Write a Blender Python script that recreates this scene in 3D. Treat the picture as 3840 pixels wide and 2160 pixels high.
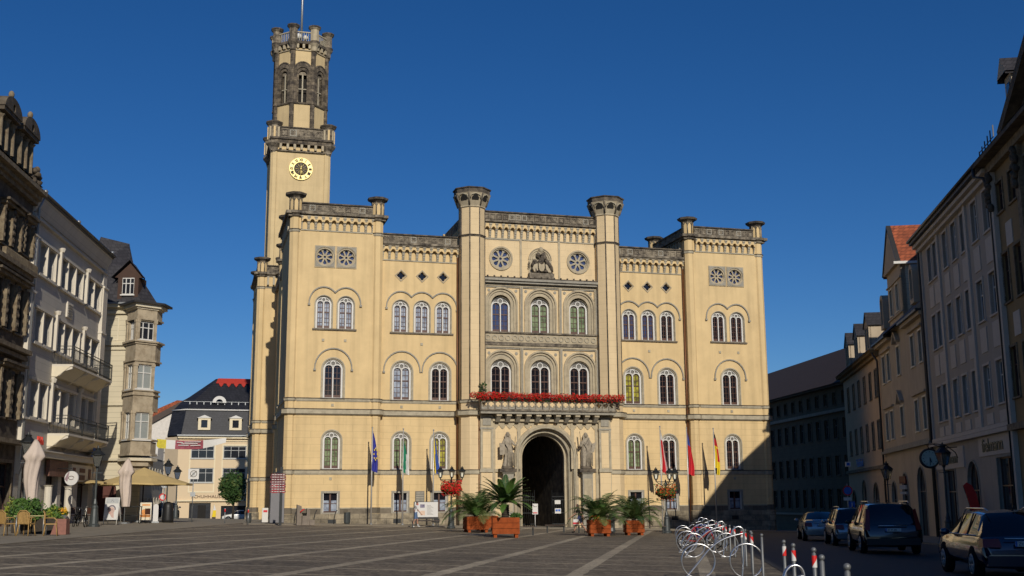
import bpy, math, random
from math import sin, cos, pi, radians, tan, atan2, sqrt
from mathutils import Vector, Matrix
from mathutils.geometry import tessellate_polygon
random.seed(7)
for o in list(bpy.data.objects): bpy.data.objects.remove(o)
sc = bpy.context.scene
COL = sc.collection
# ------------------------------------------------------------ camera, sky, sun, exposure
cd = bpy.data.cameras.new('camera'); cam = bpy.data.objects.new('camera', cd); COL.objects.link(cam)
cd.sensor_width = 36; cd.lens = 36*4280/3840; cd.clip_start = .1; cd.clip_end = 5000
cam.matrix_world = Matrix.Translation((0, 0, 1.6)) @ Matrix.Rotation(radians(90)+math.atan(804/4280), 4, 'X') @ Matrix.Rotation(-.0066, 4, 'Z')
sc.camera = cam
sc.view_settings.view_transform = 'Standard'; sc.view_settings.look = 'None'
sc.view_settings.exposure = 0.0; sc.view_settings.gamma = 1
TH = radians(15.45)                      # the town hall's front turns this far from the picture plane
TOSUN = Vector((sin(TH)-.012*cos(TH), -cos(TH)-.012*sin(TH), .5)).normalized()
EL = math.asin(TOSUN.z); AZ = atan2(TOSUN.x, TOSUN.y)
w = bpy.data.worlds.new('World'); sc.world = w; w.use_nodes = True
nt = w.node_tree; bg = nt.nodes['Background']
sky = nt.nodes.new('ShaderNodeTexSky'); sky.sky_type = 'NISHITA'; sky.sun_disc = False
sky.sun_elevation = EL; sky.sun_rotation = AZ; sky.altitude = 900; sky.air_density = 1.0; sky.dust_density = .2; sky.ozone_density = 7.0
hs = nt.nodes.new('ShaderNodeHueSaturation'); hs.inputs['Saturation'].default_value = 1.17; hs.inputs['Hue'].default_value = .506; nt.links.new(sky.outputs[0], hs.inputs['Color'])
nt.links.new(hs.outputs[0], bg.inputs[0]); bg.inputs[1].default_value = 0.065
sd = bpy.data.lights.new('sun', 'SUN'); sd.energy = 3.6; sd.angle = radians(.5); sd.color = (1, .93, .82)
sun = bpy.data.objects.new('sun', sd); COL.objects.link(sun); sun.rotation_euler = TOSUN.to_track_quat('Z', 'Y').to_euler()
sun.location = (0, -40, 60)
# ------------------------------------------------------------ the lie of the land
def G(X, Y):
    s = 1.0 if X < 0 else .72+.28*min(max((Y-60)/35., 0), 1)
    X = max(min(X, 45), -60); z = .15-.0045*min(max(Y, -20), 170)-.026*X*s
    if Y > 100: z -= (min(Y, 170)-100)*.02
    return z
# ------------------------------------------------------------ materials
MATS = {}
def mat(name, col, rough=.8, metal=0, var=.12, scale=3., bump=0., bscale=30., emit=None, joints=None, streak=0., spec=.5, col2=None, c2thr=.5, coat=0., trans=0.):
    """procedural material: base colour with broad and fine variation, optional masonry joints and rain streaks"""
    if name in MATS: return MATS[name]
    m = bpy.data.materials.new(name); m.use_nodes = True; t = m.node_tree; N = t.nodes; L = t.links
    b = N['Principled BSDF']; b.inputs['Roughness'].default_value = rough; b.inputs['Metallic'].default_value = metal
    b.inputs['Specular IOR Level'].default_value = spec
    if coat: b.inputs['Coat Weight'].default_value = coat; b.inputs['Coat Roughness'].default_value = .03
    if trans: b.inputs['Transmission Weight'].default_value = trans
    tc = N.new('ShaderNodeTexCoord')
    n1 = N.new('ShaderNodeTexNoise'); n1.inputs['Scale'].default_value = scale; n1.inputs['Detail'].default_value = 6; n1.inputs['Roughness'].default_value = .65
    L.new(tc.outputs['Object'], n1.inputs['Vector'])
    mr = N.new('ShaderNodeMapRange'); mr.inputs[1].default_value = .3; mr.inputs[2].default_value = .7; mr.inputs[3].default_value = 1-var; mr.inputs[4].default_value = 1+var
    L.new(n1.outputs[0], mr.inputs[0])
    src = mr.outputs[0]
    base = N.new('ShaderNodeRGB'); base.outputs[0].default_value = (*col, 1); bc = base.outputs[0]
    if col2:
        n2 = N.new('ShaderNodeTexNoise'); n2.inputs['Scale'].default_value = scale*.8; n2.inputs['Detail'].default_value = 8; n2.inputs['Roughness'].default_value = .7
        mp = N.new('ShaderNodeMapping'); mp.inputs['Location'].default_value = (13, 7, 3); L.new(tc.outputs['Object'], mp.inputs[0]); L.new(mp.outputs[0], n2.inputs['Vector'])
        r2 = N.new('ShaderNodeMapRange'); r2.inputs[1].default_value = c2thr-.12; r2.inputs[2].default_value = c2thr+.12; L.new(n2.outputs[0], r2.inputs[0])
        mx = N.new('ShaderNodeMix'); mx.data_type = 'RGBA'; L.new(r2.outputs[0], mx.inputs[0]); L.new(bc, mx.inputs[6]); mx.inputs[7].default_value = (*col2, 1); bc = mx.outputs[2]
    mul = N.new('ShaderNodeVectorMath'); mul.operation = 'SCALE'; L.new(bc, mul.inputs[0]); L.new(src, mul.inputs['Scale']); out = mul.outputs[0]
    if streak:
        n3 = N.new('ShaderNodeTexNoise'); n3.inputs['Scale'].default_value = 1.0; n3.inputs['Detail'].default_value = 5
        mp = N.new('ShaderNodeMapping'); mp.inputs['Scale'].default_value = (2.2, 2.2, .12); L.new(tc.outputs['Object'], mp.inputs[0]); L.new(mp.outputs[0], n3.inputs['Vector'])
        r3 = N.new('ShaderNodeMapRange'); r3.inputs[1].default_value = .45; r3.inputs[2].default_value = .75; r3.inputs[3].default_value = 1; r3.inputs[4].default_value = 1-streak; L.new(n3.outputs[0], r3.inputs[0])
        s3 = N.new('ShaderNodeVectorMath'); s3.operation = 'SCALE'; L.new(out, s3.inputs[0]); L.new(r3.outputs[0], s3.inputs['Scale']); out = s3.outputs[0]
    hgt = None
    if joints:
        bw, bh, ms, dark, z0, z1, vary = joints
        sp = N.new('ShaderNodeSeparateXYZ'); L.new(tc.outputs['Object'], sp.inputs[0])
        ad = N.new('ShaderNodeMath'); ad.operation = 'ADD'; L.new(sp.outputs[0], ad.inputs[0]); L.new(sp.outputs[1], ad.inputs[1])
        cb = N.new('ShaderNodeCombineXYZ'); L.new(ad.outputs[0], cb.inputs[0]); L.new(sp.outputs[2], cb.inputs[1])
        br = N.new('ShaderNodeTexBrick'); br.inputs['Scale'].default_value = 1; br.inputs['Brick Width'].default_value = bw; br.inputs['Row Height'].default_value = bh
        br.inputs['Mortar Size'].default_value = ms; br.inputs['Mortar Smooth'].default_value = .4
        br.inputs['Color1'].default_value = (1-vary, 1-vary, 1-vary, 1); br.inputs['Color2'].default_value = (1+vary, 1+vary, 1+vary, 1); br.inputs['Mortar'].default_value = (dark, dark, dark, 1)
        L.new(cb.outputs[0], br.inputs['Vector'])
        j = br.outputs[0]
        if z1 is not None:
            c1 = N.new('ShaderNodeMath'); c1.operation = 'LESS_THAN'; L.new(sp.outputs[2], c1.inputs[0]); c1.inputs[1].default_value = z1
            mj = N.new('ShaderNodeMix'); mj.data_type = 'RGBA'; L.new(c1.outputs[0], mj.inputs[0]); mj.inputs[6].default_value = (1, 1, 1, 1); L.new(j, mj.inputs[7]); j = mj.outputs[2]
        mm = N.new('ShaderNodeVectorMath'); mm.operation = 'MULTIPLY'; L.new(out, mm.inputs[0]); L.new(j, mm.inputs[1]); out = mm.outputs[0]
    L.new(out, b.inputs['Base Color'])
    if bump:
        nb = N.new('ShaderNodeTexNoise'); nb.inputs['Scale'].default_value = bscale; nb.inputs['Detail'].default_value = 4; L.new(tc.outputs['Object'], nb.inputs['Vector'])
        bp = N.new('ShaderNodeBump'); bp.inputs['Strength'].default_value = bump; bp.inputs['Distance'].default_value = .02; L.new(nb.outputs[0], bp.inputs['Height']); L.new(bp.outputs[0], b.inputs['Normal'])
    if emit: b.inputs['Emission Color'].default_value = (*emit[:3], 1); b.inputs['Emission Strength'].default_value = emit[3]
    MATS[name] = m; return m
# ------------------------------------------------------------ mesh builder
class M:
    def __init__(s): s.v = []; s.f = []; s.mi = []; s.mats = []; s.sm = []
    def mid(s, m):
        if m not in s.mats: s.mats.append(m)
        return s.mats.index(m)
    def add(s, vs, fs, m, smooth=False):
        k = len(s.v); i = s.mid(m); s.v += [tuple(p) for p in vs]
        for f in fs: s.f.append([k+q for q in f]); s.mi.append(i); s.sm.append(smooth)
        return s
    def box(s, x0, x1, y0, y1, z0, z1, m):
        return s.add([(x0,y0,z0),(x1,y0,z0),(x1,y1,z0),(x0,y1,z0),(x0,y0,z1),(x1,y0,z1),(x1,y1,z1),(x0,y1,z1)],
                     [(0,3,2,1),(4,5,6,7),(0,1,5,4),(1,2,6,5),(2,3,7,6),(3,0,4,7)], m)
    def hexa(s, b, t, m): return s.add(list(b)+list(t), [(0,3,2,1),(4,5,6,7),(0,1,5,4),(1,2,6,5),(2,3,7,6),(3,0,4,7)], m)
    def lathe(s, cx, cy, prof, m, n=8, rot=None, smooth=False, sy=1.):
        rot = pi/n if rot is None else rot
        vs = []; fs = []
        for r, z in prof:
            for k in range(n): a = rot+2*pi*k/n; vs.append((cx+r*cos(a), cy+r*sy*sin(a), z))
        for i in range(len(prof)-1):
            for k in range(n): fs.append((i*n+k, i*n+(k+1) % n, (i+1)*n+(k+1) % n, (i+1)*n+k))
        fs.append(tuple(range(n))[::-1]); q = (len(prof)-1)*n; fs.append(tuple(range(q, q+n)))
        return s.add(vs, fs, m, smooth)
    def tube(s, path, r, m, n=6, closed=False, smooth=True, rr=None):
        P = [Vector(p) for p in path]; c = len(P); vs = []; fs = []; up = Vector((0, 0, 1)); prev = None
        for i, p in enumerate(P):
            a = P[i-1] if i or closed else P[0]; b = P[(i+1) % c] if i < c-1 or closed else P[-1]
            d = (b-a)
            if d.length < 1e-9: d = Vector((0, 0, 1))
            d.normalize()
            if prev is None:
                q = up if abs(d.z) < .95 else Vector((1, 0, 0)); u = d.cross(q).normalized()
            else:
                u = (prev-d*prev.dot(d)); u = u.normalized() if u.length > 1e-6 else d.orthogonal().normalized()
            prev = u; w = d.cross(u); R = rr[i] if rr else r
            for k in range(n): t = 2*pi*k/n; vs.append(p+u*R*cos(t)+w*R*sin(t))
        for i in range(c if closed else c-1):
            for k in range(n): j = (i+1) % c; fs.append((i*n+k, i*n+(k+1) % n, j*n+(k+1) % n, j*n+k))
        if not closed: fs.append(tuple(range(n))[::-1]); fs.append(tuple(range((c-1)*n, c*n)))
        return s.add(vs, fs, m, smooth)
    def plate(s, outer, holes, y0, y1, m, mside=None, back=False, ax='y'):
        """flat polygon (x,z) with holes standing at y0..y1, with its edges and the reveals of its holes"""
        loops = [outer]+list(holes)
        tri = tessellate_polygon([[Vector((p[0], p[1], 0)) for p in l] for l in loops])
        fl = [p for l in loops for p in l]; n = len(fl)
        P = (lambda x, z, y: (x, y, z)) if ax == 'y' else ((lambda x, z, y: (y, x, z)) if ax == 'x' else (lambda x, z, y: (x, z, y)))
        s.add([P(x, z, y0) for x, z in fl], [tuple(t) for t in tri], m)
        if back: s.add([P(x, z, y1) for x, z in fl], [tuple(t)[::-1] for t in tri], m)
        for l in loops:
            c = len(l)
            s.add([P(x, z, y0) for x, z in l]+[P(x, z, y1) for x, z in l], [(i, (i+1) % c, c+(i+1) % c, c+i) for i in range(c)], mside or m)
        return s
    def band(s, pts, w, y0, y1, m):
        """a moulding of width w following a line in the x-z plane"""
        n = len(pts); A = []; B = []
        for i, (x, z) in enumerate(pts):
            a = pts[max(i-1, 0)]; b = pts[min(i+1, n-1)]; dx = b[0]-a[0]; dz = b[1]-a[1]; l = sqrt(dx*dx+dz*dz) or 1
            nx, nz = -dz/l*w/2, dx/l*w/2; A.append((x+nx, z+nz)); B.append((x-nx, z-nz))
        vs = [(x, y0, z) for x, z in A]+[(x, y0, z) for x, z in B]+[(x, y1, z) for x, z in A]+[(x, y1, z) for x, z in B]
        fs = []
        for i in range(n-1): fs += [(i, i+1, n+i+1, n+i), (i, i+1, 2*n+i+1, 2*n+i), (n+i, n+i+1, 3*n+i+1, 3*n+i)]
        fs += [(0, n, 3*n, 2*n), (n-1, 2*n-1, 4*n-1, 3*n-1)]
        return s.add(vs, fs, m)
    def xf(s, mtx, k=0):
        for i in range(k, len(s.v)): s.v[i] = tuple(mtx @ Vector(s.v[i]))
        return s
    def ell(s, c, r, m, nu=10, nv=7, jit=0):
        vs = []; fs = []
        for i in range(nv+1):
            t = pi*i/nv
            for k in range(nu):
                a = 2*pi*k/nu; q = 1+random.uniform(-jit, jit)
                vs.append((c[0]+r[0]*sin(t)*cos(a)*q, c[1]+r[1]*sin(t)*sin(a)*q, c[2]+r[2]*cos(t)*q))
        for i in range(nv):
            for k in range(nu): fs.append((i*nu+k, i*nu+(k+1) % nu, (i+1)*nu+(k+1) % nu, (i+1)*nu+k))
        return s.add(vs, fs, m, True)
    def build(s, name, parent=None, loc=None, rot=None, label=None, cat=None, group=None, kind=None):
        me = bpy.data.meshes.new(name); me.from_pydata(s.v, [], s.f)
        for m in s.mats: me.materials.append(m)
        me.polygons.foreach_set('material_index', s.mi); me.polygons.foreach_set('use_smooth', s.sm)
        me.update()
        o = bpy.data.objects.new(name, me); COL.objects.link(o)
        if parent: o.parent = parent
        if loc is not None: o.location = loc
        if rot is not None: o.rotation_euler = (0, 0, rot)
        return tag(o, label, cat, group, kind)
def tag(o, label=None, cat=None, group=None, kind=None):
    if label: o['label'] = label
    if cat: o['category'] = cat
    if group: o['group'] = group
    if kind: o['kind'] = kind
    return o
def thing(name, label, cat, loc=(0, 0, 0), rot=0, group=None):
    o = bpy.data.objects.new(name, None); COL.objects.link(o); o.location = loc; o.rotation_euler = (0, 0, rot); o.empty_display_size = .3
    return tag(o, label, cat, group)
KIDS = {}
def copy(o, parent=None, loc=None, rot=None, label=None):
    """a copy of a thing or part together with its parts"""
    c = o.copy(); COL.objects.link(c)
    if parent is not None: c.parent = parent
    if loc is not None: c.location = loc
    if rot is not None: c.rotation_euler = (0, 0, rot)
    if label: c['label'] = label
    for ch in KIDSOF(o): copy(ch, c)
    return c
def KIDSOF(o): return [q for q in bpy.data.objects if q.parent == o]
def circ(cx, cz, r, n=24, a0=0, a1=2*pi, sx=1.): 
    full = abs(a1-a0-2*pi) < 1e-6; k = n if full else n+1
    return [(cx+r*sx*cos(a0+(a1-a0)*i/n), cz+r*sin(a0+(a1-a0)*i/n)) for i in range(k)]
def arch(cx, z0, a, zs, n=14): return [(cx-a, z0), (cx+a, z0)]+circ(cx, zs, a, n, 0, pi)
def rect(x0, x1, z0, z1): return [(x0, z0), (x1, z0), (x1, z1), (x0, z1)]
def quatre(cx, cz, r, n=5, rot=0):
    """a four-lobed opening"""
    P = []
    for q in range(4):
        a = rot+q*pi/2; x = cx+cos(a)*r*.52; z = cz+sin(a)*r*.52
        P += [(x+r*.46*cos(a-1.9+3.8*i/n), z+r*.46*sin(a-1.9+3.8*i/n)) for i in range(n+1)]
    return P
def petal(cx, cz, a, r0, r1, w, n=6):
    """a petal opening of a rose window"""
    d = (cos(a), sin(a)); e = (-d[1], d[0]); rc = r1-w; P = [(cx+d[0]*r0, cz+d[1]*r0)]
    for i in range(n+1): t = -pi/2+pi*i/n; P.append((cx+d[0]*(rc+w*cos(t))+e[0]*w*sin(t), cz+d[1]*(rc+w*cos(t))+e[1]*w*sin(t)))
    return P
def text(s, size, m, parent, name='lettering', loc=(0, 0, 0), rotx=pi/2, rotz=0, ext=.02, align='LEFT', sx=1., label=None):
    c = bpy.data.curves.new(name, 'FONT'); c.body = s; c.size = size; c.extrude = ext; c.align_x = align; c.resolution_u = 3
    t = bpy.data.objects.new(name, c); COL.objects.link(t)
    bpy.context.view_layer.update()
    me = bpy.data.meshes.new_from_object(t.evaluated_get(bpy.context.evaluated_depsgraph_get())); bpy.data.objects.remove(t)
    me.materials.clear(); me.materials.append(m)
    o = bpy.data.objects.new(name, me); COL.objects.link(o); o.parent = parent; o.location = loc; o.rotation_euler = (rotx, 0, rotz); o.scale = (sx, 1, 1)
    return tag(o, label)
# ------------------------------------------------------------ palette
YEL = mat('yellow_stucco', (.66, .485, .245), .9, var=.09, scale=.6, streak=.18, joints=(2.1, .5, .010, .66, 0, 8.25, .014))
PALE = mat('pale_stucco', (.68, .52, .30), .9, var=.06, scale=.6, streak=.10, joints=(1.1, .5, .008, .7, 0, 40, .012))
TAN = mat('tan_stucco', (.55, .40, .20), .9, var=.06, scale=.7, streak=.1, joints=(.9, .5, .011, .6, 0, 8.25, .03))
TOWY = mat('tower_stucco', (.60, .455, .24), .9, var=.08, scale=.5, streak=.16, joints=(2.0, .9, .006, .85, 0, 60, .03))
STONE = mat('sandstone', (.43, .36, .24), .9, var=.15, scale=2.2, bump=.3, streak=.2, col2=(.32, .26, .18), c2thr=.6)
WSTONE = mat('weathered_stone', (.27, .225, .16), .95, var=.3, scale=2.5, bump=.5, streak=.35, col2=(.055, .045, .036), c2thr=.52)
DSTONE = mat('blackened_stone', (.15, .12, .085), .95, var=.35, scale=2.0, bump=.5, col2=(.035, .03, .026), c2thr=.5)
BSTONE = mat('patchy_blackened_blocks', (.17, .135, .09), .95, var=.3, scale=2.0, bump=.5, col2=(.05, .04, .032), c2thr=.5, joints=(.5, .42, .02, .4, 0, 99, .35))
LSTONE = mat('pale_trim_stone', (.40, .35, .25), .85, var=.15, scale=3, streak=.15, col2=(.25, .21, .15), c2thr=.62)
GSTONE = mat('grey_stone', (.30, .275, .22), .9, var=.2, scale=4, streak=.15)
PLINTH = mat('rough_plinth_blocks', (.30, .25, .17), .95, var=.25, scale=2, bump=.6, col2=(.13, .11, .08), c2thr=.55, joints=(1.15, .46, .02, .45, 0, 99, .28))
DPL = mat('dark_plinth_band', (.15, .125, .09), .95, var=.25, scale=2.5, joints=(1.4, 2, .02, .5, 0, 99, .2))
WHITE = mat('white_paint', (.62, .60, .55), .6, var=.05, scale=5)
CREAM = mat('cream_paint', (.66, .58, .42), .7, var=.05, scale=3)
GREYP = mat('grey_panel', (.16, .15, .13), .7, var=.1)
BROWN = mat('brown_joinery', (.085, .035, .02), .5, var=.15)
GLASS = mat('dark_window_glass', (.012, .012, .016), .04, spec=.5, var=.3, scale=1.5)
GLSKY = mat('bluish_window_glass', (.05, .065, .14), .05, spec=.6, var=.35, scale=1.2)
CURTREF = mat('pale_curtains_and_painted_reflection', (.34, .38, .44), .25, spec=.5, var=.35, scale=2.2, col2=(.12, .14, .2), c2thr=.56)  # pale panes: curtains lower down, a painted bright reflection in the upper left windows
CURTG = mat('greenish_curtains_behind_glass', (.22, .28, .14), .25, spec=.5, var=.3, scale=2.2, col2=(.07, .09, .04), c2thr=.54)
CURTY = mat('yellow_blind_behind_glass', (.42, .38, .04), .3, spec=.5, var=.2, scale=2, col2=(.05, .05, .02), c2thr=.54)
COPPER = mat('brown_copper_pipe', (.16, .06, .02), .5, metal=.3, var=.2)
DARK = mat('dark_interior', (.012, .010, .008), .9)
IRON = mat('dark_iron', (.02, .022, .022), .5, metal=.3, var=.2)
LAMPP = mat('grey_green_lamp_paint', (.055, .062, .06), .45, metal=.2, var=.15, scale=8)
GOLD = mat('gilding', (.72, .58, .22), .45, metal=.35, var=.08, scale=9)
STEEL = mat('brushed_steel', (.62, .62, .62), .3, metal=1, var=.05, scale=20)
GALV = mat('galvanised_steel', (.30, .31, .31), .45, metal=.6, var=.15, scale=12)
RED = mat('red_paint', (.60, .015, .012), .5, var=.06)
BLACKP = mat('black_plastic', (.012, .012, .012), .5)
LEAD = mat('dark_roof_tiles', (.018, .018, .022), .6, var=.35, scale=4, joints=(.4, .3, .03, .4, 0, 99, .25))
REDT = mat('red_roof_tiles', (.30, .075, .028), .85, var=.3, scale=3, joints=(.35, .3, .03, .45, 0, 99, .2))
SKIN = mat('skin', (.42, .22, .14), .6, var=.06)
OX = {}
# ------------------------------------------------------------ town hall
HO = Vector((-17.148, 86.0, 0))
hall = thing('town_hall', 'large yellow town hall with pale central block, clock tower and arched windows behind the square', 'town hall', (HO.x, HO.y, 0), TH)
Dv = Vector((cos(TH), sin(TH), 0)); Nv = Vector((-sin(TH), cos(TH), 0))
def HW(u, y): p = HO+Dv*u+Nv*y; return p.x, p.y           # hall frame to ground plan
W = 40.42
def win_arch(a, h, sw, pane=GLASS, ring=LSTONE, floors=2):
    """twin-light round-arched window, origin at the middle of its sill; a = half width of the opening, h = height to the crown"""
    o = M(); hs = h-a
    o.plate(arch(0, 0, a+sw, hs), [arch(0, .0, a+sw*.45, hs)], -.05, .1, ring)
    o.plate(arch(0, 0, a+sw*.5, hs), [arch(0, .0, a, hs)], .04, .24, ring)
    o.box(-a-sw, a+sw, -.10, .2, -.1, -.004, DPL)
    f = M(); rl = (a-.10-.07)/2; cx = rl+.035+.0; y = .14
    zl = hs-.02+ (a-.1)*.08
    lan = [arch(-cx, .05, rl, zl, 10), arch(cx, .05, rl, zl, 10)]
    up = []; lo = []; R = a-.09; rr = rl+.075; n = 14
    for i in range(n+1):
        x = -R*.94+2*R*.94*i/n
        zc = max([zl+sqrt(max(rr*rr-(x-c)**2, 0)) for c in (-cx, cx) if abs(x-c) < rr] or [zl])
        zt = hs+sqrt(max(R*R-x*x, 0))
        if zt-zc > .015: lo.append((x, zc)); up.append((x, zt))
    tym = lo+up[::-1]
    f.plate(arch(0, 0, a-.005, hs), lan+[tym], y, y+.1, WHITE)
    rc = R*.27; zc = hs+R-rc-.03
    f.plate(circ(0, zc, rc+.045, 14), [circ(0, zc, rc-.02, 14)], y-.03, y+.04, WHITE)
    f.box(-.045, .045, y-.05, y+.02, 0, zl+.05, WHITE)
    k = M(); k.plate(tym, [], y+.045, y+.09, GREYP)
    c = M(); yb = y+.12
    for sx in (-1, 1):
        x0 = sx*cx-rl; x1 = sx*cx+rl; xm = sx*cx
        c.box(x0, x1, yb, yb+.05, .05, .26, BROWN); c.box(x0, x1, yb-.01, yb+.05, h*.50, h*.50+.09, BROWN)
        c.box(x0, x0+.05, yb, yb+.04, .26, zl+.1, BROWN); c.box(x1-.05, x1, yb, yb+.04, .26, zl+.1, BROWN)
        c.box(xm-.02, xm+.02, yb+.002, yb+.04, .26, zl+rl, BROWN)
        for q in (.2, .34, .66, .80): c.box(x0+.05, x1-.05, yb+.004, yb+.035, h*q-.015, h*q+.015, BROWN)
    p = M(); p.plate(arch(0, 0, a-.01, hs), [], yb+.045, yb+.06, pane)
    ro = o.build('window', hall); f.build('frame', ro); k.build('tympanum', ro); c.build('casement', ro); p.build('pane', ro)
    return ro
PV = {}
def paneset(o, m):
    for ch in KIDSOF(o):
        if ch.name.startswith('pane'):
            key = (ch.data.name, m.name)
            if key not in PV:
                d = ch.data.copy(); d.materials[0] = m; PV[key] = d
            ch.data = PV[key]
T2 = win_arch(.61, 2.52, .11); T1 = win_arch(.75, 2.96, .18); T0 = win_arch(.66, 2.80, .17)
T2c = win_arch(.79, 2.86, .02); T1c = win_arch(.86, 3.35, .02)
USED = set()
def put(t, u, y, z, pane=None):
    if t not in USED: USED.add(t); o = t; o.location = (u, y, z)
    else: o = copy(t, hall, (u, y, z))
    if pane: paneset(o, pane)
    return o
def win_base(w=.55, h=1.42, sw=.16):
    o = M(); o.plate(rect(-w-sw, w+sw, -.02, h+sw), [rect(-w, w, 0, h)], -.05, .22, GSTONE); o.box(-w-sw, w+sw, -.08, .1, -.14, -.024, GSTONE)
    f = M(); f.box(-w, -w+.05, .0, .16, 0, h, WHITE); f.box(w-.05, w, .0, .16, 0, h, WHITE)
    f.box(-.06, .06, .14, .2, 0, h, BROWN); f.box(-w+.05, w-.05, .14, .2, 0, .08, BROWN); f.box(-w+.05, w-.05, .15, .2, h*.45, h*.45+.04, BROWN)
    p = M(); p.box(-w, w, .2, .22, 0, h, GLASS); cu = M()
    for s_ in (-1, 1): cu.box(s_*w*.52-.2, s_*w*.52+.2, .19, .197, .1, h*.62, CURTREF)
    r = o.build('window', hall, label='small square-headed basement window with grey stone surround'); f.build('frame', r); p.build('pane', r); cu.build('curtain', r); return r
TB = win_base()
def halls(y, x0, x1, z0, z1, holes, m, th=.35, ob=None):
    ob.plate(rect(x0, x1, z0, z1), holes, y, y+th, m)
HX = lambda u: W-u
def mir(f):
    """run for the left and, mirrored, the right half of the front"""
    for s in (0, 1): f((lambda u: u) if s == 0 else (lambda u: W-u), s)
def XR(X, a, b): p, q = X(a), X(b); return (min(p, q), max(p, q))
def frieze(o, x0, x1, y, zb, zc, n):
    pitch = (x1-x0)/n
    o.box(x0, x1, y-.07, y+.02, zb-.1, zb, LSTONE)
    top = zc-.06; loop = [(x0, zc), (x0, zc-.45)]
    for i in range(n):
        a = x0+i*pitch+.11; b = x0+(i+1)*pitch-.11; c = (a+b)/2; r = (b-a)/2
        loop += [(a, zc-.42)]+[(c-r*cos(pi*k/6), zc-.42+r*sin(pi*k/6)*1.05) for k in range(1, 6)]+[(b, zc-.42)]
    loop += [(x1, zc-.45), (x1, zc)]
    o.plate(loop, [], y-.36, y-.1, YEL)
    for i in range(n+1):
        x = x0+i*pitch; xa = max(x-.1, x0); xb = min(x+.1, x1)
        o.hexa([(xa, y-.10, zb+.02), (xb, y-.10, zb+.02), (xb, y+.02, zb+.02), (xa, y+.02, zb+.02)], [(xa, y-.40, zc-.1), (xb, y-.40, zc-.1), (xb, y+.02, zc-.1), (xa, y+.02, zc-.1)], LSTONE)
        o.box(xa-.03, xb+.03, y-.44, y+.02, zc-.1, zc, LSTONE)
        for q in range(4): z = zb+.15+q*.2; o.box(xa+.03, xb-.03, y-.12-.07*q-.06, y, z, z+.11, GSTONE)
def parapet(o, x0, x1, y, z0, z1, n, par=None):
    o = M()
    o.box(x0, x1, y-.12, y+.14, z0, z1-.1, WSTONE); o.box(x0, x1, y-.24, y+.2, z1-.1, z1, DSTONE)
    p = (x1-x0)/n; s = min(p, z1-z0-.1)*.42; zc = (z0+z1-.1)/2
    for i in range(n):
        c = x0+(i+.5)*p
        o.plate(rect(c-s, c+s, zc-s, zc+s), [quatre(c, zc, s*.92, 4, pi/4)], y-.17, y-.122, random.choice([WSTONE, GSTONE, DSTONE, WSTONE]))
    return o.build('parapet', par or hall)
def cornice(o, x0, x1, y0, y1, z0, z1, k=.42):
    k += .1
    h = z1-z0; o.box(x0-k*.6, x1+k*.6, y0-k*.6, y1+k*.6, z0, z0+h*.45, WSTONE); o.box(x0-k, x1+k, y0-k, y1+k, z0+h*.45, z1, WSTONE)
def belt(o, x0, x1, y, z0, z1, k, m=LSTONE, cap=DSTONE):
    o = M()
    o.box(x0, x1, y-k, y+.1, z0, z1-.05, m); o.box(x0, x1, y-k-.05, y+.1, z1-.05, z1, cap); o.box(x0, x1, y-k*.5, y+.1, z0-.07, z0, m)
    return o.build('string_course', hall)
C8 = 1/cos(pi/8)
def pier(cx, cy, r, ztop=24.0, capz=25.5, m=YEL, side=TAN, name='corner_pier'):
    """octagonal corner turret with its rings and flared cap"""
    o = M(); R = r*C8
    o.lathe(cx, cy, [(R+.12, -1.4), (R+.12, .84), (R+.06, .86), (R+.06, 1.3), (R, 1.32), (R, ztop)], m)
    for f in range(len(o.f)): pass
    o.lathe(cx, cy, [(R+.13, -1.41), (R+.13, .84)], PLINTH); o.lathe(cx, cy, [(R+.08, .845), (R+.08, 1.3)], DPL)
    for z0, z1, k in ((3.81, 4.12, .10), (8.3, 8.69, .25), (9.31, 9.51, .1), (22.42, 22.6, .07)):
        o.lathe(cx, cy, [(R+k*.5, z0-.07), (R+k, z0), (R+k, z1-.05)], LSTONE); o.lathe(cx, cy, [(R+k+.05, z1-.05), (R+k+.04, z1)], DSTONE)
    o.lathe(cx, cy, [(R+.12, ztop-.42), (R+.22, ztop-.25), (R+.36, ztop-.2), (R+.38, ztop)], WSTONE)
    o.lathe(cx, cy, [(R+.02, ztop), (R+.02, capz-.4)], m)
    for k in range(8):
        a = pi/8+k*pi/4; x = cx+(R+.03)*cos(a); y = cy+(R+.03)*sin(a); o.tube([(x, y, ztop), (x, y, capz-.35)], .05, WSTONE, 4)
        a0 = a; a1 = a+pi/4; 
        P = [(cx+(R+.03)*(cos(a0)*(1-t)+cos(a1)*t), cy+(R+.03)*(sin(a0)*(1-t)+sin(a1)*t)) for t in (0, .25, .5, .75, 1)]
        z = capz-.4; o.tube([(P[0][0], P[0][1], z-.28), (P[1][0], P[1][1], z-.12), (P[2][0], P[2][1], z-.03), (P[3][0], P[3][1], z-.12), (P[4][0], P[4][1], z-.28)], .04, WSTONE, 4)
    o.lathe(cx, cy, [(R+.03, capz-.45), (R+.10, capz-.35), (R+.28, capz-.22), (R+.36, capz-.2), (R+.42, capz-.05), (R+.3, capz)], DSTONE)
    return o.build(name, hall)
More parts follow.
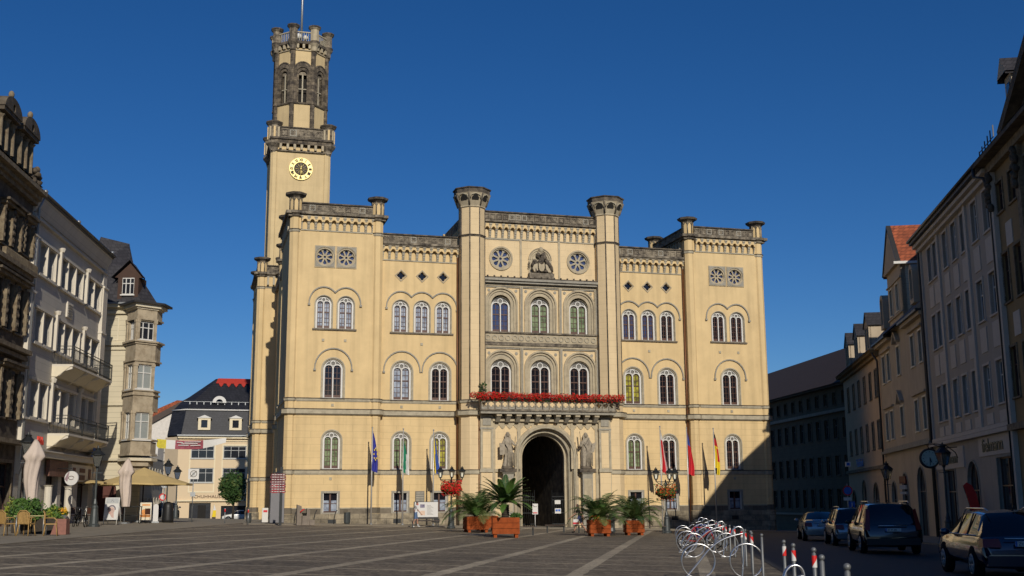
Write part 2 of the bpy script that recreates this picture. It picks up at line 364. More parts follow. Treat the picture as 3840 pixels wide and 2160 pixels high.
# --- side pavilions, wings
G2 = 24.0
wall = M(); frz = M(); cor = M(); bel = M(); plin = M(); hood = M()
def ell_hood(o, cs, a, h, z, y):
    o = M()
    pts = []
    for i, c in enumerate(cs):
        lo = c-a if i == 0 else (cs[i-1]+c)/2; hi = c+a if i == len(cs)-1 else (cs[i+1]+c)/2
        t0 = math.acos(max(-1, (lo-c)/a)); t1 = math.acos(min(1, (hi-c)/a))
        for k in range(15): t = t0+(t1-t0)*k/14; pts.append((c+a*cos(t), z+h*sin(t)**.92 if sin(t) > 0 else z))
    o.band(pts, .1, y-.11, y+.02, GSTONE)
    for x in (pts[0][0], pts[-1][0]): o.box(x-.1, x+.1, y-.14, y+.02, z-.12, z+.02, GSTONE)
    o.build('hood_moulding', hall)
def side(X, s):
    global plin, cor, frz
    P1, P2 = (CURTREF, CURTREF) if s == 0 else (GLASS, GLASS)  # upper panes on the left carry the painted pale reflection
    x0, x1 = XR(X, .3, 7.0); y = .12
    u2 = [X(2.74), X(4.44)]
    holes = [arch(u, 14.85, .71, 14.85+1.91) for u in u2]+[arch(X(3.57), 9.51, .90, 9.51+2.21), arch(X(3.57), 4.17, .81, 6.31)]
    holes += [rect(X(3.57)-.7, X(3.57)+.7, .95, 2.5)]+[circ(X(q), 20.5, .68, 24) for q in (2.74, 4.41)]
    wall.plate(rect(x0, x1, .82, 24.0), holes, y, y+.4, YEL)
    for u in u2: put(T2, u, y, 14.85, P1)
    put(T1, X(3.57), y, 9.51, GLASS if s == 0 else GLASS); put(T0, X(3.57), y, 4.17, CURTG if s == 0 else GLASS); put(TB, X(3.57), y, .95)
    lg = M(); lg.box(min(u2)-.85, max(u2)+.85, y-.12, y+.05, 14.72, 14.846, DPL); lg.build('window_ledge', hall)
    ell_hood(hood, sorted(u2), 1.14, 1.36, 16.74, y); ell_hood(hood, [X(3.57)], 1.42, 1.62, 11.7, y)
    f0, f1 = XR(X, .84, 6.42); frieze(frz, f0, f1, y, 22.6, 23.6, 10)
    bx0, bx1 = XR(X, 0, 7.28)
    cornice(cor, bx0+.12, bx1-.12, .22, 8.2, 23.58, 24.0, .36); parapet(cor, f0, f1, .2, 24.0, 24.76, 10)
    cor.box(bx0+.2, bx0+.45, .9, 7.6, 24.0, 24.76, WSTONE); cor.box(bx1-.45, bx1-.2, .9, 7.6, 24.0, 24.76, WSTONE); cor.box(bx0, bx1, 7.9, 8.2, 24.0, 24.76, WSTONE)
    for bx in (bx0+.325, bx1-.325): cor.box(bx-.2, bx+.2, .9, 7.6, 24.66, 24.78, DSTONE)
    wall.box(bx0+.06, bx0+.4, .55, 8.1, -1.4, 24, TAN); wall.box(bx1-.4, bx1-.06, .55, 8.1, -1.4, 24, TAN); wall.box(bx0, bx1, 7.9, 8.1, 15, 24, TAN)
    for k in range(12):
        z = 23.0; yy = 1.1+k*.56
        for bx in ((bx0-.12, bx0+.06) if 1 else 0,): cor.box(bx[0], bx[1], yy, yy+.2, 22.65, 23.58, LSTONE)
    for z0, z1, k in ((3.81, 4.12, .08), (8.3, 8.69, .22), (9.31, 9.51, .08)):
        belt(bel, *XR(X, .84, 6.42), y, z0, z1, k); cor.box(bx0+.06-k, bx0+.1, .8, 7.6, z0, z1, LSTONE)
    plin.box(x0, x1, y-.12, y+.3, -1.4, .84, PLINTH)
    for a, b in ((x0, X(3.57)-.71), (X(3.57)+.71, x1)): plin.box(a, b, y-.06, y+.3, .84, 1.22, DPL); plin.box(a, b, y-.09, y+.3, 1.22, 1.3, LSTONE)
    for cx, cy in ((X(.42), .42), (X(6.86), .42), (X(6.86), 7.9), (X(.42), 7.9)): pier(cx, cy, .42)
    # roundels
    for q in (2.74, 4.41): roundel(X(q), 20.5, y)
    plin.build('plinth', hall); plin = M(); cor.build('cornice', hall); cor = M(); frz.build('arched_frieze', hall); frz = M()
    # wing
    y = .8; x0, x1 = XR(X, 7.1, 13.6)
    u2 = [X(8.85), X(10.56), X(12.27)]; u1 = [X(9.0), X(12.05)]
    holes = [arch(u, 14.86, .71, 14.86+1.91) for u in u2]+[arch(u, 9.51, .90, 11.72) for u in u1]+[arch(u, 4.17, .81, 6.31) for u in u1]
    holes += [rect(u-.7, u+.7, .95, 2.5) for u in u1]+[[(u-.36, 19.42), (u, 19.06), (u+.36, 19.42), (u, 19.78)] for u in u2]
    wall.plate(rect(x0, x1, .82, 22.0), holes, y, y+.4, YEL)
    for i, u in enumerate(u2):
        put(T2, u, y, 14.86, CURTREF if s == 0 else (GLSKY if X(0) == W and i > 0 else GLASS)); diamond(u, 19.42, y)  # left wing: reflected brightness is put into the pane colour
    for i, u in enumerate(u1):
        put(T1, u, y, 9.51, [CURTREF, GLASS][i] if s == 0 else [GLASS, CURTY][i]); put(T0, u, y, 4.17, [CURTG, CURTY][i] if s == 0 else [GLASS, CURTG][i]); put(TB, u, y, .95)
    lg = M(); lg.box(min(u2)-.85, max(u2)+.85, y-.12, y+.05, 14.73, 14.856, DPL); lg.build('window_ledge', hall)
    ell_hood(hood, sorted(u2), 1.14, 1.34, 16.78, y); ell_hood(hood, sorted(u1), 1.44, 1.62, 11.72, y)
    f0, f1 = XR(X, 7.32, 13.45); frieze(frz, f0, f1, y, 20.68, 21.72, 11)
    cor.box(f0, f1, y-.46, y+.3, 21.72, 21.84, WSTONE); cor.box(f0, f1, y-.54, y+.3, 21.84, 22.02, WSTONE); cor.box(x0, x1, y+.3, 12, 21.6, 21.9, LEAD)
    parapet(cor, f0, f1, y+.08, 22.02, 22.8, 11)
    for z0, z1, k in ((3.81, 4.12, .08), (8.3, 8.69, .22), (9.31, 9.51, .08)): belt(bel, f0, f1, y, z0, z1, k)
    plin.box(x0, x1, y-.12, y+.3, -1.4, .84, PLINTH)
    e = sorted([f0]+[q for u in u1 for q in (u-.71, u+.71)]+[f1])
    for i in (0, 2, 4): plin.box(e[i], e[i+1], y-.06, y+.3, .84, 1.22, DPL); plin.box(e[i], e[i+1], y-.09, y+.3, 1.22, 1.3, LSTONE)
    for u in [X(3.7)]+[X(8.75), X(11.75)]:
        yy = .0 if abs(X(u)-3.7) < .01 else .68
        plin.box(u-.3, u+.3, yy-.012, yy+.1, .1, .42, IRON)
    plin.build('plinth', hall); plin = M(); cor.build('cornice', hall); cor = M(); frz.build('arched_frieze', hall); frz = M()
def tracery(cx, cz, R, y, m, n=8):
    o = M()
    w = R*.26; holes = [petal(cx, cz, 2*pi*k/n+pi/2, R*.27, R*.93, w*.82) for k in range(n)]+[circ(cx, cz, R*.15, 10)]
    o.plate(circ(cx, cz, R, 32), holes, y, y+.1, m)
    return o
def roundel(cx, cz, y):
    o = M(); o.plate(rect(cx-.80, cx+.80, cz-.87, cz+.87), [circ(cx, cz, .72, 28)], y-.06, y+.1, STONE)
    o.plate(rect(cx-.72, cx+.72, cz-.79, cz+.79), [circ(cx, cz, .76, 28)], y-.09, y-.05, GSTONE)
    o.plate(circ(cx, cz, .73, 28), [circ(cx, cz, .62, 28)], y-.02, y+.2, STONE)
    r = o.build('roundel_window', hall); tracery(cx, cz, .64, y+.12, STONE).build('tracery', r)
    p = M(); p.plate(circ(cx, cz, .64, 20), [], y+.26, y+.28, GLSKY); p.build('pane', r)
def diamond(cx, cz, y):
    o = M(); k = .51; sq = lambda k: [(cx-k, cz), (cx, cz-k), (cx+k, cz), (cx, cz+k)]
    o.plate(sq(k), [sq(k-.11)], y-.05, y+.2, STONE); o.plate(sq(k-.1), [quatre(cx, cz, .335, 5, 0)], y+.06, y+.16, STONE)
    r = o.build('diamond_window', hall); p = M(); p.plate(sq(k-.1), [], y+.2, y+.22, GLASS); p.build('pane', r)
mir(side)
# --- central block
y = .1; cu = [16.9, 20.2, 23.5]
holes = [arch(u, 15.04, 1.375, 17.33) for u in cu]+[arch(u, 9.5, 1.40, 12.2) for u in cu]+[circ(u, 21.07, .86, 30) for u in (cu[0], cu[2])]
wall.plate(rect(15.3, 25.1, 8.3, 24.2), holes, y, y+.3, PALE)
frieze(frz, 15.42, 25.0, y, 22.75, 23.87, 18)
cornice(cor, 15.3, 25.1, y, 9, 23.87, 24.16, .36); parapet(cor, 15.42, 25.0, y+.05, 24.16, 24.98, 18)
for bx in (14.3, 26.12): cor.box(bx-.15, bx+.15, .9, 9, 23.0, 24.98, WSTONE)
wall.box(14.0, 14.3, .9, 9, 10, 24.0, TAN); wall.box(26.1, 26.4, .9, 9, 10, 24, TAN); wall.box(14, 26.4, 9, 9.3, 15, 24.98, TAN)
cor.build('cornice', hall); cor = M(); frz.build('arched_frieze', hall)
ctr = M()
for u in cu:
    for z0, zs, a, R in ((15.04, 17.27, .81, 1.375), (9.5, 11.99, .88, 1.40)):
        zz = 17.33 if z0 > 12 else 12.2
        ctr.plate(arch(u, z0, R, zz), [arch(u, z0, R-.14, zz-.0)], y-.12, y+.2, STONE)
        ctr.plate(arch(u, z0, R-.12, zz), [arch(u, z0, R-.3, zz-.03)], y+.02, y+.2, STONE)
        ctr.plate(arch(u, z0, R-.12, zz), [arch(u, z0, a+.16, zs+.02)], y+.12, y+.3, LSTONE)
        ctr.plate(arch(u, z0, a+.2, zs+.02), [arch(u, z0, a, zs)], y+.06, y+.3, STONE)
    put(T2c, u, y+.16, 15.04, GLSKY if u < 18 else CURTG); put(T1c, u, y+.16, 9.42, GLASS)
for zb, zt, rz in ((9.5, 13.95, 13.35), (15.04, 18.94, 18.45)):
    for u in (15.47, 18.55, 21.85, 24.93):
        o_ = ctr; o_.box(u-.13, u+.13, y-.2, y+.02, zb, zt-.15, STONE); o_.box(u-.05, u+.05, y-.26, y-.2, zb, zt-.2, GSTONE)
    ctr.box(15.42, 25.0, y-.16, y+.02, zt-.17, zt, STONE)
    for a_, b_ in ((15.6, 18.42), (18.68, 21.72), (21.98, 24.8)):
        ctr.box(a_, b_, y-.1, y+.02, zt-.27, zt-.17, GSTONE)
        for x in (a_+.28, b_-.28):
            k0 = len(ctr.v); ctr.plate(circ(x, rz-.02, .12, 12), [], y-.05, y+.02, GSTONE)
# band between the floors with its row of roundels
ctr.box(15.42, 25.0, y-.14, y+.02, 14.22, 14.92, STONE); ctr.box(15.42, 25.0, y-.28, y+.02, 14.92, 15.04, WSTONE); ctr.box(15.42, 25.0, y-.24, y+.02, 13.95, 14.2, WSTONE)
for k in range(17): ctr.plate(circ(15.75+k*.556, 14.56, .23, 12), [circ(15.75+k*.556, 14.56, .15, 8)], y-.2, y-.13, LSTONE)
# upper ledge
ctr.box(15.42, 25.0, y-.45, y+.02, 18.98, 19.16, GSTONE); ctr.box(15.42, 25.0, y-.6, y+.02, 19.16, 19.34, GSTONE); ctr.box(15.42, 25.0, y-.5, y+.02, 19.34, 19.46, DSTONE)
for k in range(17): ctr.box(15.6+k*.56, 15.72+k*.56, y-.55, y-.43, 19.46, 19.56, DSTONE)
for u in (18.56, 21.84): ctr.box(u-.09, u+.09, y-.08, y+.02, 19.5, 22.66, STONE)
ctr.box(15.42, 18.47, y-.05, y+.02, 22.6, 22.75, GSTONE)
ctr.build('window_arcade', hall)
for u in (cu[0], cu[2]):
    o = M(); o.plate(circ(u, 21.07, .99, 36), [circ(u, 21.07, .86, 32)], y-.1, y+.1, STONE); o.plate(circ(u, 21.07, .88, 36), [circ(u, 21.07, .76, 32)], y+.0, y+.2, STONE)
    r = o.build('rose_window', hall); tracery(u, 21.07, .78, y+.14, LSTONE).build('tracery', r)
    p = M(); p.plate(circ(u, 21.07, .78, 24), [], y+.27, y+.29, GLSKY); p.build('pane', r)
# carved coat of arms
o = M(); u = 20.2
o.plate(circ(u, 21.1, .98, 24, 0, pi)+[(u-.98, 19.9), (u+.98, 19.9)][::1], [], y-.06, y+.02, STONE)
for r_ in (.96, .8, .64): o.band([(u+r_*cos(pi*k/16), 21.1+r_*sin(pi*k/16)) for k in range(17)], .06, y-.14, y-.05, STONE)
o.box(u-1.05, u+1.05, y-.55, y-.05, 19.46, 19.9, WSTONE)
random.seed(3)
for k in range(46):
    t = random.uniform(0, 1); hw = .98*(1-t*.78); x = u+random.uniform(-hw, hw); z = 20.1+t*1.55
    o.ell((x, y-.2-random.uniform(0, .18), z), (random.uniform(.1, .2), .14, random.uniform(.12, .26)), DSTONE, 7, 5, .12)
o.ell((u+.02, y-.3, 21.86), (.2, .2, .27), STONE, 9, 7, .08); o.ell((u-.02, y-.24, 21.62), (.27, .16, .2), STONE, 8, 6, .1)
o.plate([(u-.25, 20.75), (u, 20.62), (u+.25, 20.75), (u+.25, 20.35), (u+.16, 20.12), (u, 20.05), (u-.16, 20.12), (u-.25, 20.35)], [], y-.52, y-.2, STONE)
o.plate([(u-.75, 20.3), (u-.62, 20.6), (u-.33, 20.72), (u-.3, 20.15), (u-.6, 20.0)], [], y-.46, y-.2, STONE)
o.plate([(u+.34, 20.68), (u+.5, 20.62), (u+.85, 20.0), (u+.6, 20.0), (u+.4, 20.25)], [], y-.46, y-.2, STONE)
for k in range(5): o.tube([(u+.3+.13*k, y-.15, 21.45-.16*k), (u+.45+.13*k, y-.25, 20.9-.1*k), (u+.55+.12*k, y-.2, 20.1)], .07, DSTONE, 5)
for z in (20.42, 20.62, 20.8): o.tube([(u-1.0+.07*cos(2*pi*q/8)+.06*(z-20.4), y-.2, z+.07*sin(2*pi*q/8)) for q in range(8)], .025, DSTONE, 4, closed=True)
o.build('carved_coat_of_arms', hall); random.seed(11)
# octagonal turrets of the centre
def turret(cx):
    o = M(); r = .97; R = r*C8
    o.lathe(cx, 0, [(R, 1.3), (R, 25.0)], PALE)
    o.lathe(cx, 0, [(R+.12, -1.41), (R+.12, .84)], PLINTH); o.lathe(cx, 0, [(R+.06, .845), (R+.06, 1.3)], DPL)
    for z0, z1, k in ((3.81, 4.12, .10), (8.3, 8.69, .3), (9.31, 9.51, .1), (22.62, 22.72, .06)):
        o.lathe(cx, 0, [(R+k*.5, z0-.07), (R+k, z0), (R+k, z1-.05)], LSTONE if z0 < 20 else DSTONE); o.lathe(cx, 0, [(R+k+.05, z1-.05), (R+k+.04, z1)], DSTONE)
    for k in range(8):
        a = pi/8+k*pi/4; x = cx+(R-.01)*cos(a); yy = (R-.01)*sin(a); o.tube([(x, yy, 9.51), (x, yy, 25.0)], .055, DSTONE, 6)
    o.build('turret_shaft', hall)
    c = M(); z = 25.0
    c.lathe(cx, 0, [(R+.02, z-.06), (R+.1, z), (R+.04, z+.1), (R+.42, z+1.05), (R+.45, z+1.1)], STONE)
    c.lathe(cx, 0, [(R+.44, z+1.1), (R+.44, z+1.45)], DSTONE); c.lathe(cx, 0, [(R+.52, z+1.45), (R+.56, z+1.53), (R+.3, z+1.6)], DSTONE)
    for k in range(8):
        a = pi/8+k*pi/4; b = a+pi/4
        P = lambda q, rr, zz: (cx+rr*(cos(a)*(1-q)+cos(b)*q), rr*(sin(a)*(1-q)+sin(b)*q), zz)
        c.tube([P(0, R+.1, z+.1), P(0, R+.46, z+1.1)], .07, WSTONE, 5)
        c.tube([P(.08, R+.28, z+.6), P(.16, R+.42, z+.88), P(.5, R+.46, z+1.02), P(.84, R+.42, z+.88), P(.92, R+.28, z+.6)], .05, LSTONE, 5)
        n_ = 9; top = [P(.2+.6*i/n_, R+.30+.115*sin(pi*i/n_), z+.68+.24*sin(pi*i/n_)) for i in range(n_+1)]
        q_ = [P(.22, R+.235, z+.5), P(.78, R+.235, z+.5)]
        k0 = len(c.v); c.add(top+q_[::-1], [tuple(range(len(top)+2))], DARK)
    c.build('turret_cap', hall)
turret(14.46); turret(25.96)
# --- portal with balcony
por = M(); yp = -.9; PX0, PX1 = 14.85, 25.55; pc = 20.2
por.plate(rect(15.6, 24.8, -.4-1, 8.3), [arch(pc, -1.35, 2.6, 5.03, 26)], yp, yp+.5, PALE)
for xa, xb in ((PX0, 15.85), (24.55, PX1)):
    por.box(xa, xb, -1.2, -.1, -1.4, 8.3, STONE); por.box(xa+.2, xb-.2, -1.215, -1.1, 4.25, 7.0, PALE); por.box(xa+.17, xb-.17, -1.27, -1.2, 7.5, 8.15, GSTONE); por.box(xa-.04, xb+.04, -1.25, -.1, 7.2, 7.32, GSTONE)
    por.box(xa-.05, xb+.05, -1.3, -.1, 3.9, 4.15, LSTONE); por.box(xa-.05, xb+.05, -1.3, -.1, -1.41, .9, PLINTH)
    for xx in (xa, xb-.14): por.box(xx, xx+.14, -1.26, -1.2, 4.15, 7.2, LSTONE)
    por.box(xa+.06, xb-.06, -1.21, -1.1, 1.0, 3.85, PALE)
steps = [(2.62, 2.42, -1.08), (2.46, 2.22, -.86), (2.28, 2.10, -.62), (2.13, 1.92, -.42), (1.96, 1.74, -.2)]
for ro, ri, yy in steps:
    por.plate(arch(pc, -1.38, ro, 5.03, 26), [arch(pc, -1.37, ri, 5.03, 26)], yy, yy+.35, STONE)
for ri, yy in ((2.34, -1.02), (2.02, -.56)):
    por.tube([(pc-ri, yy, -1)]+[(pc-ri*cos(pi*k/20), yy, 5.03+ri*sin(pi*k/20)) for k in range(21)]+[(pc+ri, yy, -1)], .09, LSTONE, 6)
por.box(15.85, 24.55, yp-.06, yp+.05, 7.72, 7.85, STONE)
for u in (18.0, 22.4): por.box(u-.14, u+.14, yp-.1, yp+.02, 4.15, 7.75, STONE)
for u in (15.98, 24.42): por.box(u-.12, u+.12, yp-.08, yp+.02, -.4, 7.75, STONE)
for a_, b_ in ((16.1, 17.86), (18.14, 19.3), (21.1, 22.26), (22.54, 24.3)):   # hanging tracery
    n_ = max(2, round((b_-a_)/.55)); p_ = (b_-a_)/n_; loop = [(a_, 7.72)]
    for i in range(n_):
        c_ = a_+(i+.5)*p_; loop += [(c_-p_*.5, 7.25), (c_-p_*.34, 7.28), (c_-p_*.32, 7.36), (c_-p_*.16, 7.4), (c_-p_*.1, 7.5), (c_, 7.54), (c_+p_*.1, 7.5), (c_+p_*.16, 7.4), (c_+p_*.32, 7.36), (c_+p_*.34, 7.28)]
    loop += [(b_, 7.25), (b_, 7.72)]; por.plate(loop, [], yp-.06, yp+.02, STONE)
por.box(16.0, 17.9, yp-.14, yp+.05, 3.92, 4.15, STONE); por.box(22.5, 24.4, yp-.14, yp+.05, 3.92, 4.15, STONE)
for k in range(11):
    u = pc+.8*(k-5); por.box(u-.2, u+.2, -1.85, yp, 8.18, 8.36, STONE); por.hexa([(u-.16, -1.3, 7.75), (u+.16, -1.3, 7.75), (u+.16, yp, 7.75), (u-.16, yp, 7.75)], [(u-.17, -1.8, 8.18), (u+.17, -1.8, 8.18), (u+.17, yp, 8.18), (u-.17, yp, 8.18)], GSTONE)
for k in range(12):
    u = pc+.8*(k-5.5); por.plate([(u-.2, 7.82), (u+.2, 7.82), (u+.2, 8.0), (u+.1, 8.1), (u-.1, 8.1), (u-.2, 8.0)] if 0 else [(u-.26, 7.82), (u+.26, 7.82), (u+.2, 8.02), (u, 8.1), (u-.2, 8.02)], [], yp-.3, yp-.02, STONE)
por.build('portal', hall)
bal = M(); bal.box(14.7, 25.72, -1.95, -.1, 8.36, 8.56, GSTONE); bal.box(14.62, 25.8, -2.05, -.1, 8.56, 8.70, WSTONE); bal.build('balcony_slab', hall)
blu = M(); n_ = 20; p_ = (25.7-14.72)/n_
blu.plate(rect(14.72, 25.7, 8.7, 9.5), [quatre(14.72+(i+.5)*p_, 9.1, .25, 5, 0) for i in range(n_)], -1.95, -1.83, GSTONE, back=True)
for i in range(n_+1): blu.box(14.72+i*p_-.045, 14.72+i*p_+.045, -1.99, -1.8, 8.7, 9.5, WSTONE)
for i in range(n_):
    c_ = 14.72+(i+.5)*p_; blu.tube([(c_+.245*cos(2*pi*k/10), -1.96, 9.1+.245*sin(2*pi*k/10)) for k in range(10)], .03, LSTONE, 4, closed=True)
blu.box(14.68, 25.74, -2.02, -1.76, 9.5, 9.58, STONE)
for xx in (14.72, 25.55): blu.box(xx, xx+.15, -1.8, -.9, 8.7, 9.55, STONE)
blu.build('balustrade', hall)
# passage behind the arch
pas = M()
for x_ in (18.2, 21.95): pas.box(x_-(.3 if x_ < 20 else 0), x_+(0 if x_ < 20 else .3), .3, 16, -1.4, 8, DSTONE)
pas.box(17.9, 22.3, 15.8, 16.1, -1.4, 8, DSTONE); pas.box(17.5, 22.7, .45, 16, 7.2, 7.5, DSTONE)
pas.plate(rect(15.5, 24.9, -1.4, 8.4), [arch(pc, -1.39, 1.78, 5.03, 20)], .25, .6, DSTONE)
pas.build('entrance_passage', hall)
def gate(x, sgn):
    g = M(); w_ = 1.0; z0 = -.25
    for k in range(7): g.tube([(x+sgn*w_*k/6, .0, z0), (x+sgn*w_*k/6, .0, 2.55 if k in (0, 6) else 2.35)], .022, IRON, 4)
    for z_ in (z0+.15, .75, 1.75, 2.0): g.box(min(x, x+sgn*w_), max(x, x+sgn*w_), -.03, .03, z_, z_+.05, IRON)
    return g.build('iron_gate', hall)
gate(18.5, 1); gg = gate(21.95, -1)
s_ = M(); s_.box(21.15, 21.62, -.1, -.05, 1.45, 1.75, WHITE); s_.box(21.15, 21.65, -.1, -.05, .72, 1.12, WHITE); s_.box(21.2, 21.38, -.11, -.1, .88, 1.04, mat('sign_blue', (.03, .12, .45), .5)); s_.box(21.42, 21.6, -.11, -.1, .88, 1.04, MATS['sign_blue']); s_.build('notice_sign', gg)
# statue pedestals
for u in (17.0, 23.45):
    o = M(); o.box(u-.42, u+.42, -1.5, yp, -1.4, 3.8, GSTONE); o.box(u-.32, u+.32, -1.53, -1.5, .9, 3.4, STONE); o.box(u-.5, u+.5, -1.6, yp, 3.8, 3.9, GSTONE); o.box(u-.72, u+.62, -1.7, yp, 3.9, 4.16, DSTONE); o.build('statue_pedestal', hall)
# rear pavilion on the left flank, flank wall and its turrets
wall.box(.8, 1.1, 8, 25, -1.4, 22, TAN)
for cx, cy in ((.85, 11.9), (.95, 18.9)): pier(cx, cy, .42)
cor.box(.55, 1.2, 8, 25, 22, 22.8, WSTONE)
wall.box(-1.05, 7, 25.15, 33, -1.4, 24, YEL); cornice(cor, -.95, 6.8, 25.35, 33, 23.6, 24.0, .4); parapet(cor, -.3, 5, 25.3, 24.0, 24.76, 9)
for k in range(8): cor.box(-.25+k*.55, -.05+k*.55, 24.9, 25.2, 22.75, 23.6, LSTONE)
for z0, z1, k in ((3.81, 4.12, .08), (8.3, 8.69, .22), (9.31, 9.51, .08), (22.5, 22.62, .06)): belt(bel, -.3, 4, 25.15, z0, z1, k); cor.box(-1.05-k, -1.0, 25.6, 32.4, z0, z1, LSTONE)
cor.box(-1.2, -1.0, 26, 32, 24, 24.76, WSTONE)
for cx, cy in ((-.74, 25.45), (1.3, 24.9), (-.74, 32.6)): pier(cx, cy, .42)
wall.box(1.1, 39.3, 12, 12.3, 10, 21.9, TAN); wall.box(39.0, 39.6, 8, 26, -1.4, 22, TAN)
wall.build('wall', hall); cor.build('cornice', hall)
# rain pipes beside the turrets
for u, yy, zt in ((13.42, .62, 21.6), (33.05, .62, 21.6), (14.78, -.98, 8.2)):
    o = M(); o.tube([(u, yy, -1.2), (u, yy, zt)], .07 if yy > 0 else .05, COPPER, 6); o.build('rain_pipe', hall)
o = M(); o.box(10.15, 10.85, .66, .79, 1.3, 2.5, GREYP); 
for k in range(6): o.box(10.2, 10.8, .645, .66, 1.4+k*.18, 1.52+k*.18, GSTONE)
o.build('memorial_plaque', hall)
o = M()
for u, z in ((2.74, 13.95), (4.44, 13.95), (3.57, 8.98), (3.55, 3.45)): 
    for X in ((lambda q: q), (lambda q: W-q)): o.box(X(u)-.1, X(u)+.1, .07, .121, z-.1, z+.1, LSTONE)
for u, z in ((10.56, 13.95), (9.0, 8.98), (12.05, 8.98)):
    for X in ((lambda q: q), (lambda q: W-q)): o.box(X(u)-.1, X(u)+.1, .75, .801, z-.1, z+.1, LSTONE)
o.build('vent_plate', hall)
# --- tower
ty = 29.0; tx0, tx1 = -.1, 6.1; tc_ = 3.0; 
t = M(); t.box(tx0+.12, tx1-.12, ty+.1, ty+6.2, 20, 38.4, TOWY)
for cx, cy in ((tx0+.42, ty+.42), (tx1-.42, ty+.42), (tx0+.42, ty+5.8), (tx1-.42, ty+5.8)): t.lathe(cx, cy, [(.42*C8, 20), (.42*C8, 38.6)], TOWY)
tr = t.build('tower', hall)
t = M(); t.box(tx0, tx1, ty-.12, ty+6.3, 37.75, 37.9, WSTONE)
for k in range(7): t.box(tx0+.85+k*.72, tx0+1.1+k*.72, ty-.35, ty+.1, 37.95, 38.5, STONE)
t.box(tx0-.05, tx1+.05, ty-.35, ty+6.4, 38.5, 38.95, BSTONE); t.box(tx0-.15, tx1+.15, ty-.5, ty+6.6, 38.95, 39.15, DSTONE)
parapet(t, tx0+.9, tx1-.9, ty-.15, 39.15, 40.35, 5, tr)
t.box(tx0+.1, tx0+.35, ty+1, ty+5.5, 39.15, 40.3, WSTONE); t.box(tx1-.35, tx1-.1, ty+1, ty+5.5, 39.15, 40.3, WSTONE)
t.build('gallery', tr)
for cx, cy in ((tx0+.3, ty+.3), (tx1-.3, ty+.3), (tx0+.3, ty+5.9), (tx1-.3, ty+5.9)):
    t = M(); t.lathe(cx, cy, [(.35, 37.6), (.5, 38.1), (.82, 38.5), (.82, 38.7), (.66, 38.75), (.66, 40.5), (.75, 40.55), (.88, 40.8), (.8, 40.9)], WSTONE); 
    for k in range(8): a = k*pi/4; t.box(cx+.6*cos(a)-.1, cx+.6*cos(a)+.1, cy+.6*sin(a)-.1, cy+.6*sin(a)+.1, 38.95, 40.3, STONE if k % 2 else YEL)
    t.lathe(cx, cy, [(.7, 40.5), (.92, 40.78), (.92, 40.86), (.7, 40.95)], DSTONE); t.build('corner_turret', tr)
oy = ty+.6+2.62; ri = 2.62; Ro = ri*C8
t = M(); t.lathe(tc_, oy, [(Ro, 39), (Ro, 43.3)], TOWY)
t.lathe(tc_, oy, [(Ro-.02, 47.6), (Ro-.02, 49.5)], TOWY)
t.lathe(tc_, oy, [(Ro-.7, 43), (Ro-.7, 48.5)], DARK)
hw = ri*tan(pi/8)
for k in range(8):
    A = Matrix.Translation((tc_, oy, 0)) @ Matrix.Rotation(k*pi/4, 4, 'Z')
    k0 = len(t.v)
    t.plate([(-hw, 43.3), (hw, 43.3), (hw, 47.7)]+circ(0, 47.0, .98, 10, .3, pi-.3)+[(-hw, 47.7)], [arch(0, 43.4, .42, 46.6, 10)], -ri-.04, -ri+.4, BSTONE)
    t.plate(arch(0, 43.35, .95, 46.9, 12), [arch(0, 43.4, .62, 46.75, 12)], -ri-.16, -ri+.1, BSTONE)
    t.plate(arch(0, 43.35, .66, 46.75, 12), [arch(0, 43.4, .42, 46.6, 12)], -ri-.02, -ri+.2, WSTONE)
    t.band([(-.95*cos(pi*i/12), 46.9+1.02*sin(pi*i/12)) for i in range(13)], .12, -ri-.22, -ri, DSTONE)
    t.plate(rect(-hw, hw, 47.7, 48.2), [arch(0, 47.71, .9, 47.72, 10)] if 0 else [], -ri-.0, -ri+.1, TOWY)
    t.box(-.07, .07, -ri+.1, -ri+.2, 43.4, 46.6, LSTONE); t.box(-.42, .42, -ri+.08, -ri+.2, 44.9, 45.0, LSTONE); t.box(-.4, .4, -ri+.15, -ri+.2, 46.55, 46.9, WSTONE)
    t.box(-hw, hw, -ri-.14, -ri+.1, 43.25, 43.38, DSTONE)
    for q in (-.62, 0, .62): t.box(q-.12, q+.12, -ri-.28, -ri, 49.45, 49.95, STONE)
    t.box(-hw-.05, hw+.05, -ri-.1, -ri+.1, 49.25, 49.36, STONE); t.box(-hw-.1, hw+.1, -ri-.34, -ri+.3, 49.95, 50.25, DSTONE)
    for q in range(7): t.box(-.72+q*.24-.03, -.72+q*.24+.03, -ri-.22, -ri-.14, 50.3, 51.2, LSTONE)
    t.box(-.85, .85, -ri-.26, -ri-.1, 51.2, 51.32, LSTONE)
    t.xf(A, k0)
t.build('octagon_storey', tr)
for k in range(8):
    a = pi/8+k*pi/4; x = tc_+(Ro-.02)*cos(a); yy = oy+(Ro-.02)*sin(a); t = M()
    t.lathe(x, yy, [(.26, 40.0), (.26, 43.2), (.32, 43.25), (.32, 43.4), (.28, 43.45), (.28, 49.3)], BSTONE, 8)
    x = tc_+(Ro+.1)*cos(a); yy = oy+(Ro+.1)*sin(a)
    t.lathe(x, yy, [(.28, 49.2), (.34, 49.3), (.36, 49.7), (.56, 50.0), (.58, 50.3), (.46, 50.35), (.46, 51.6), (.62, 51.75), (.66, 51.95), (.5, 52.05)], WSTONE if k % 3 else STONE, 8)
    t.lathe(x, yy, [(.57, 50.02), (.6, 50.3)], DSTONE); t.lathe(x, yy, [(.5, 51.65), (.7, 51.85), (.7, 51.98), (.4, 52.06)], DSTONE)
    t.build('pinnacle_pier', tr)
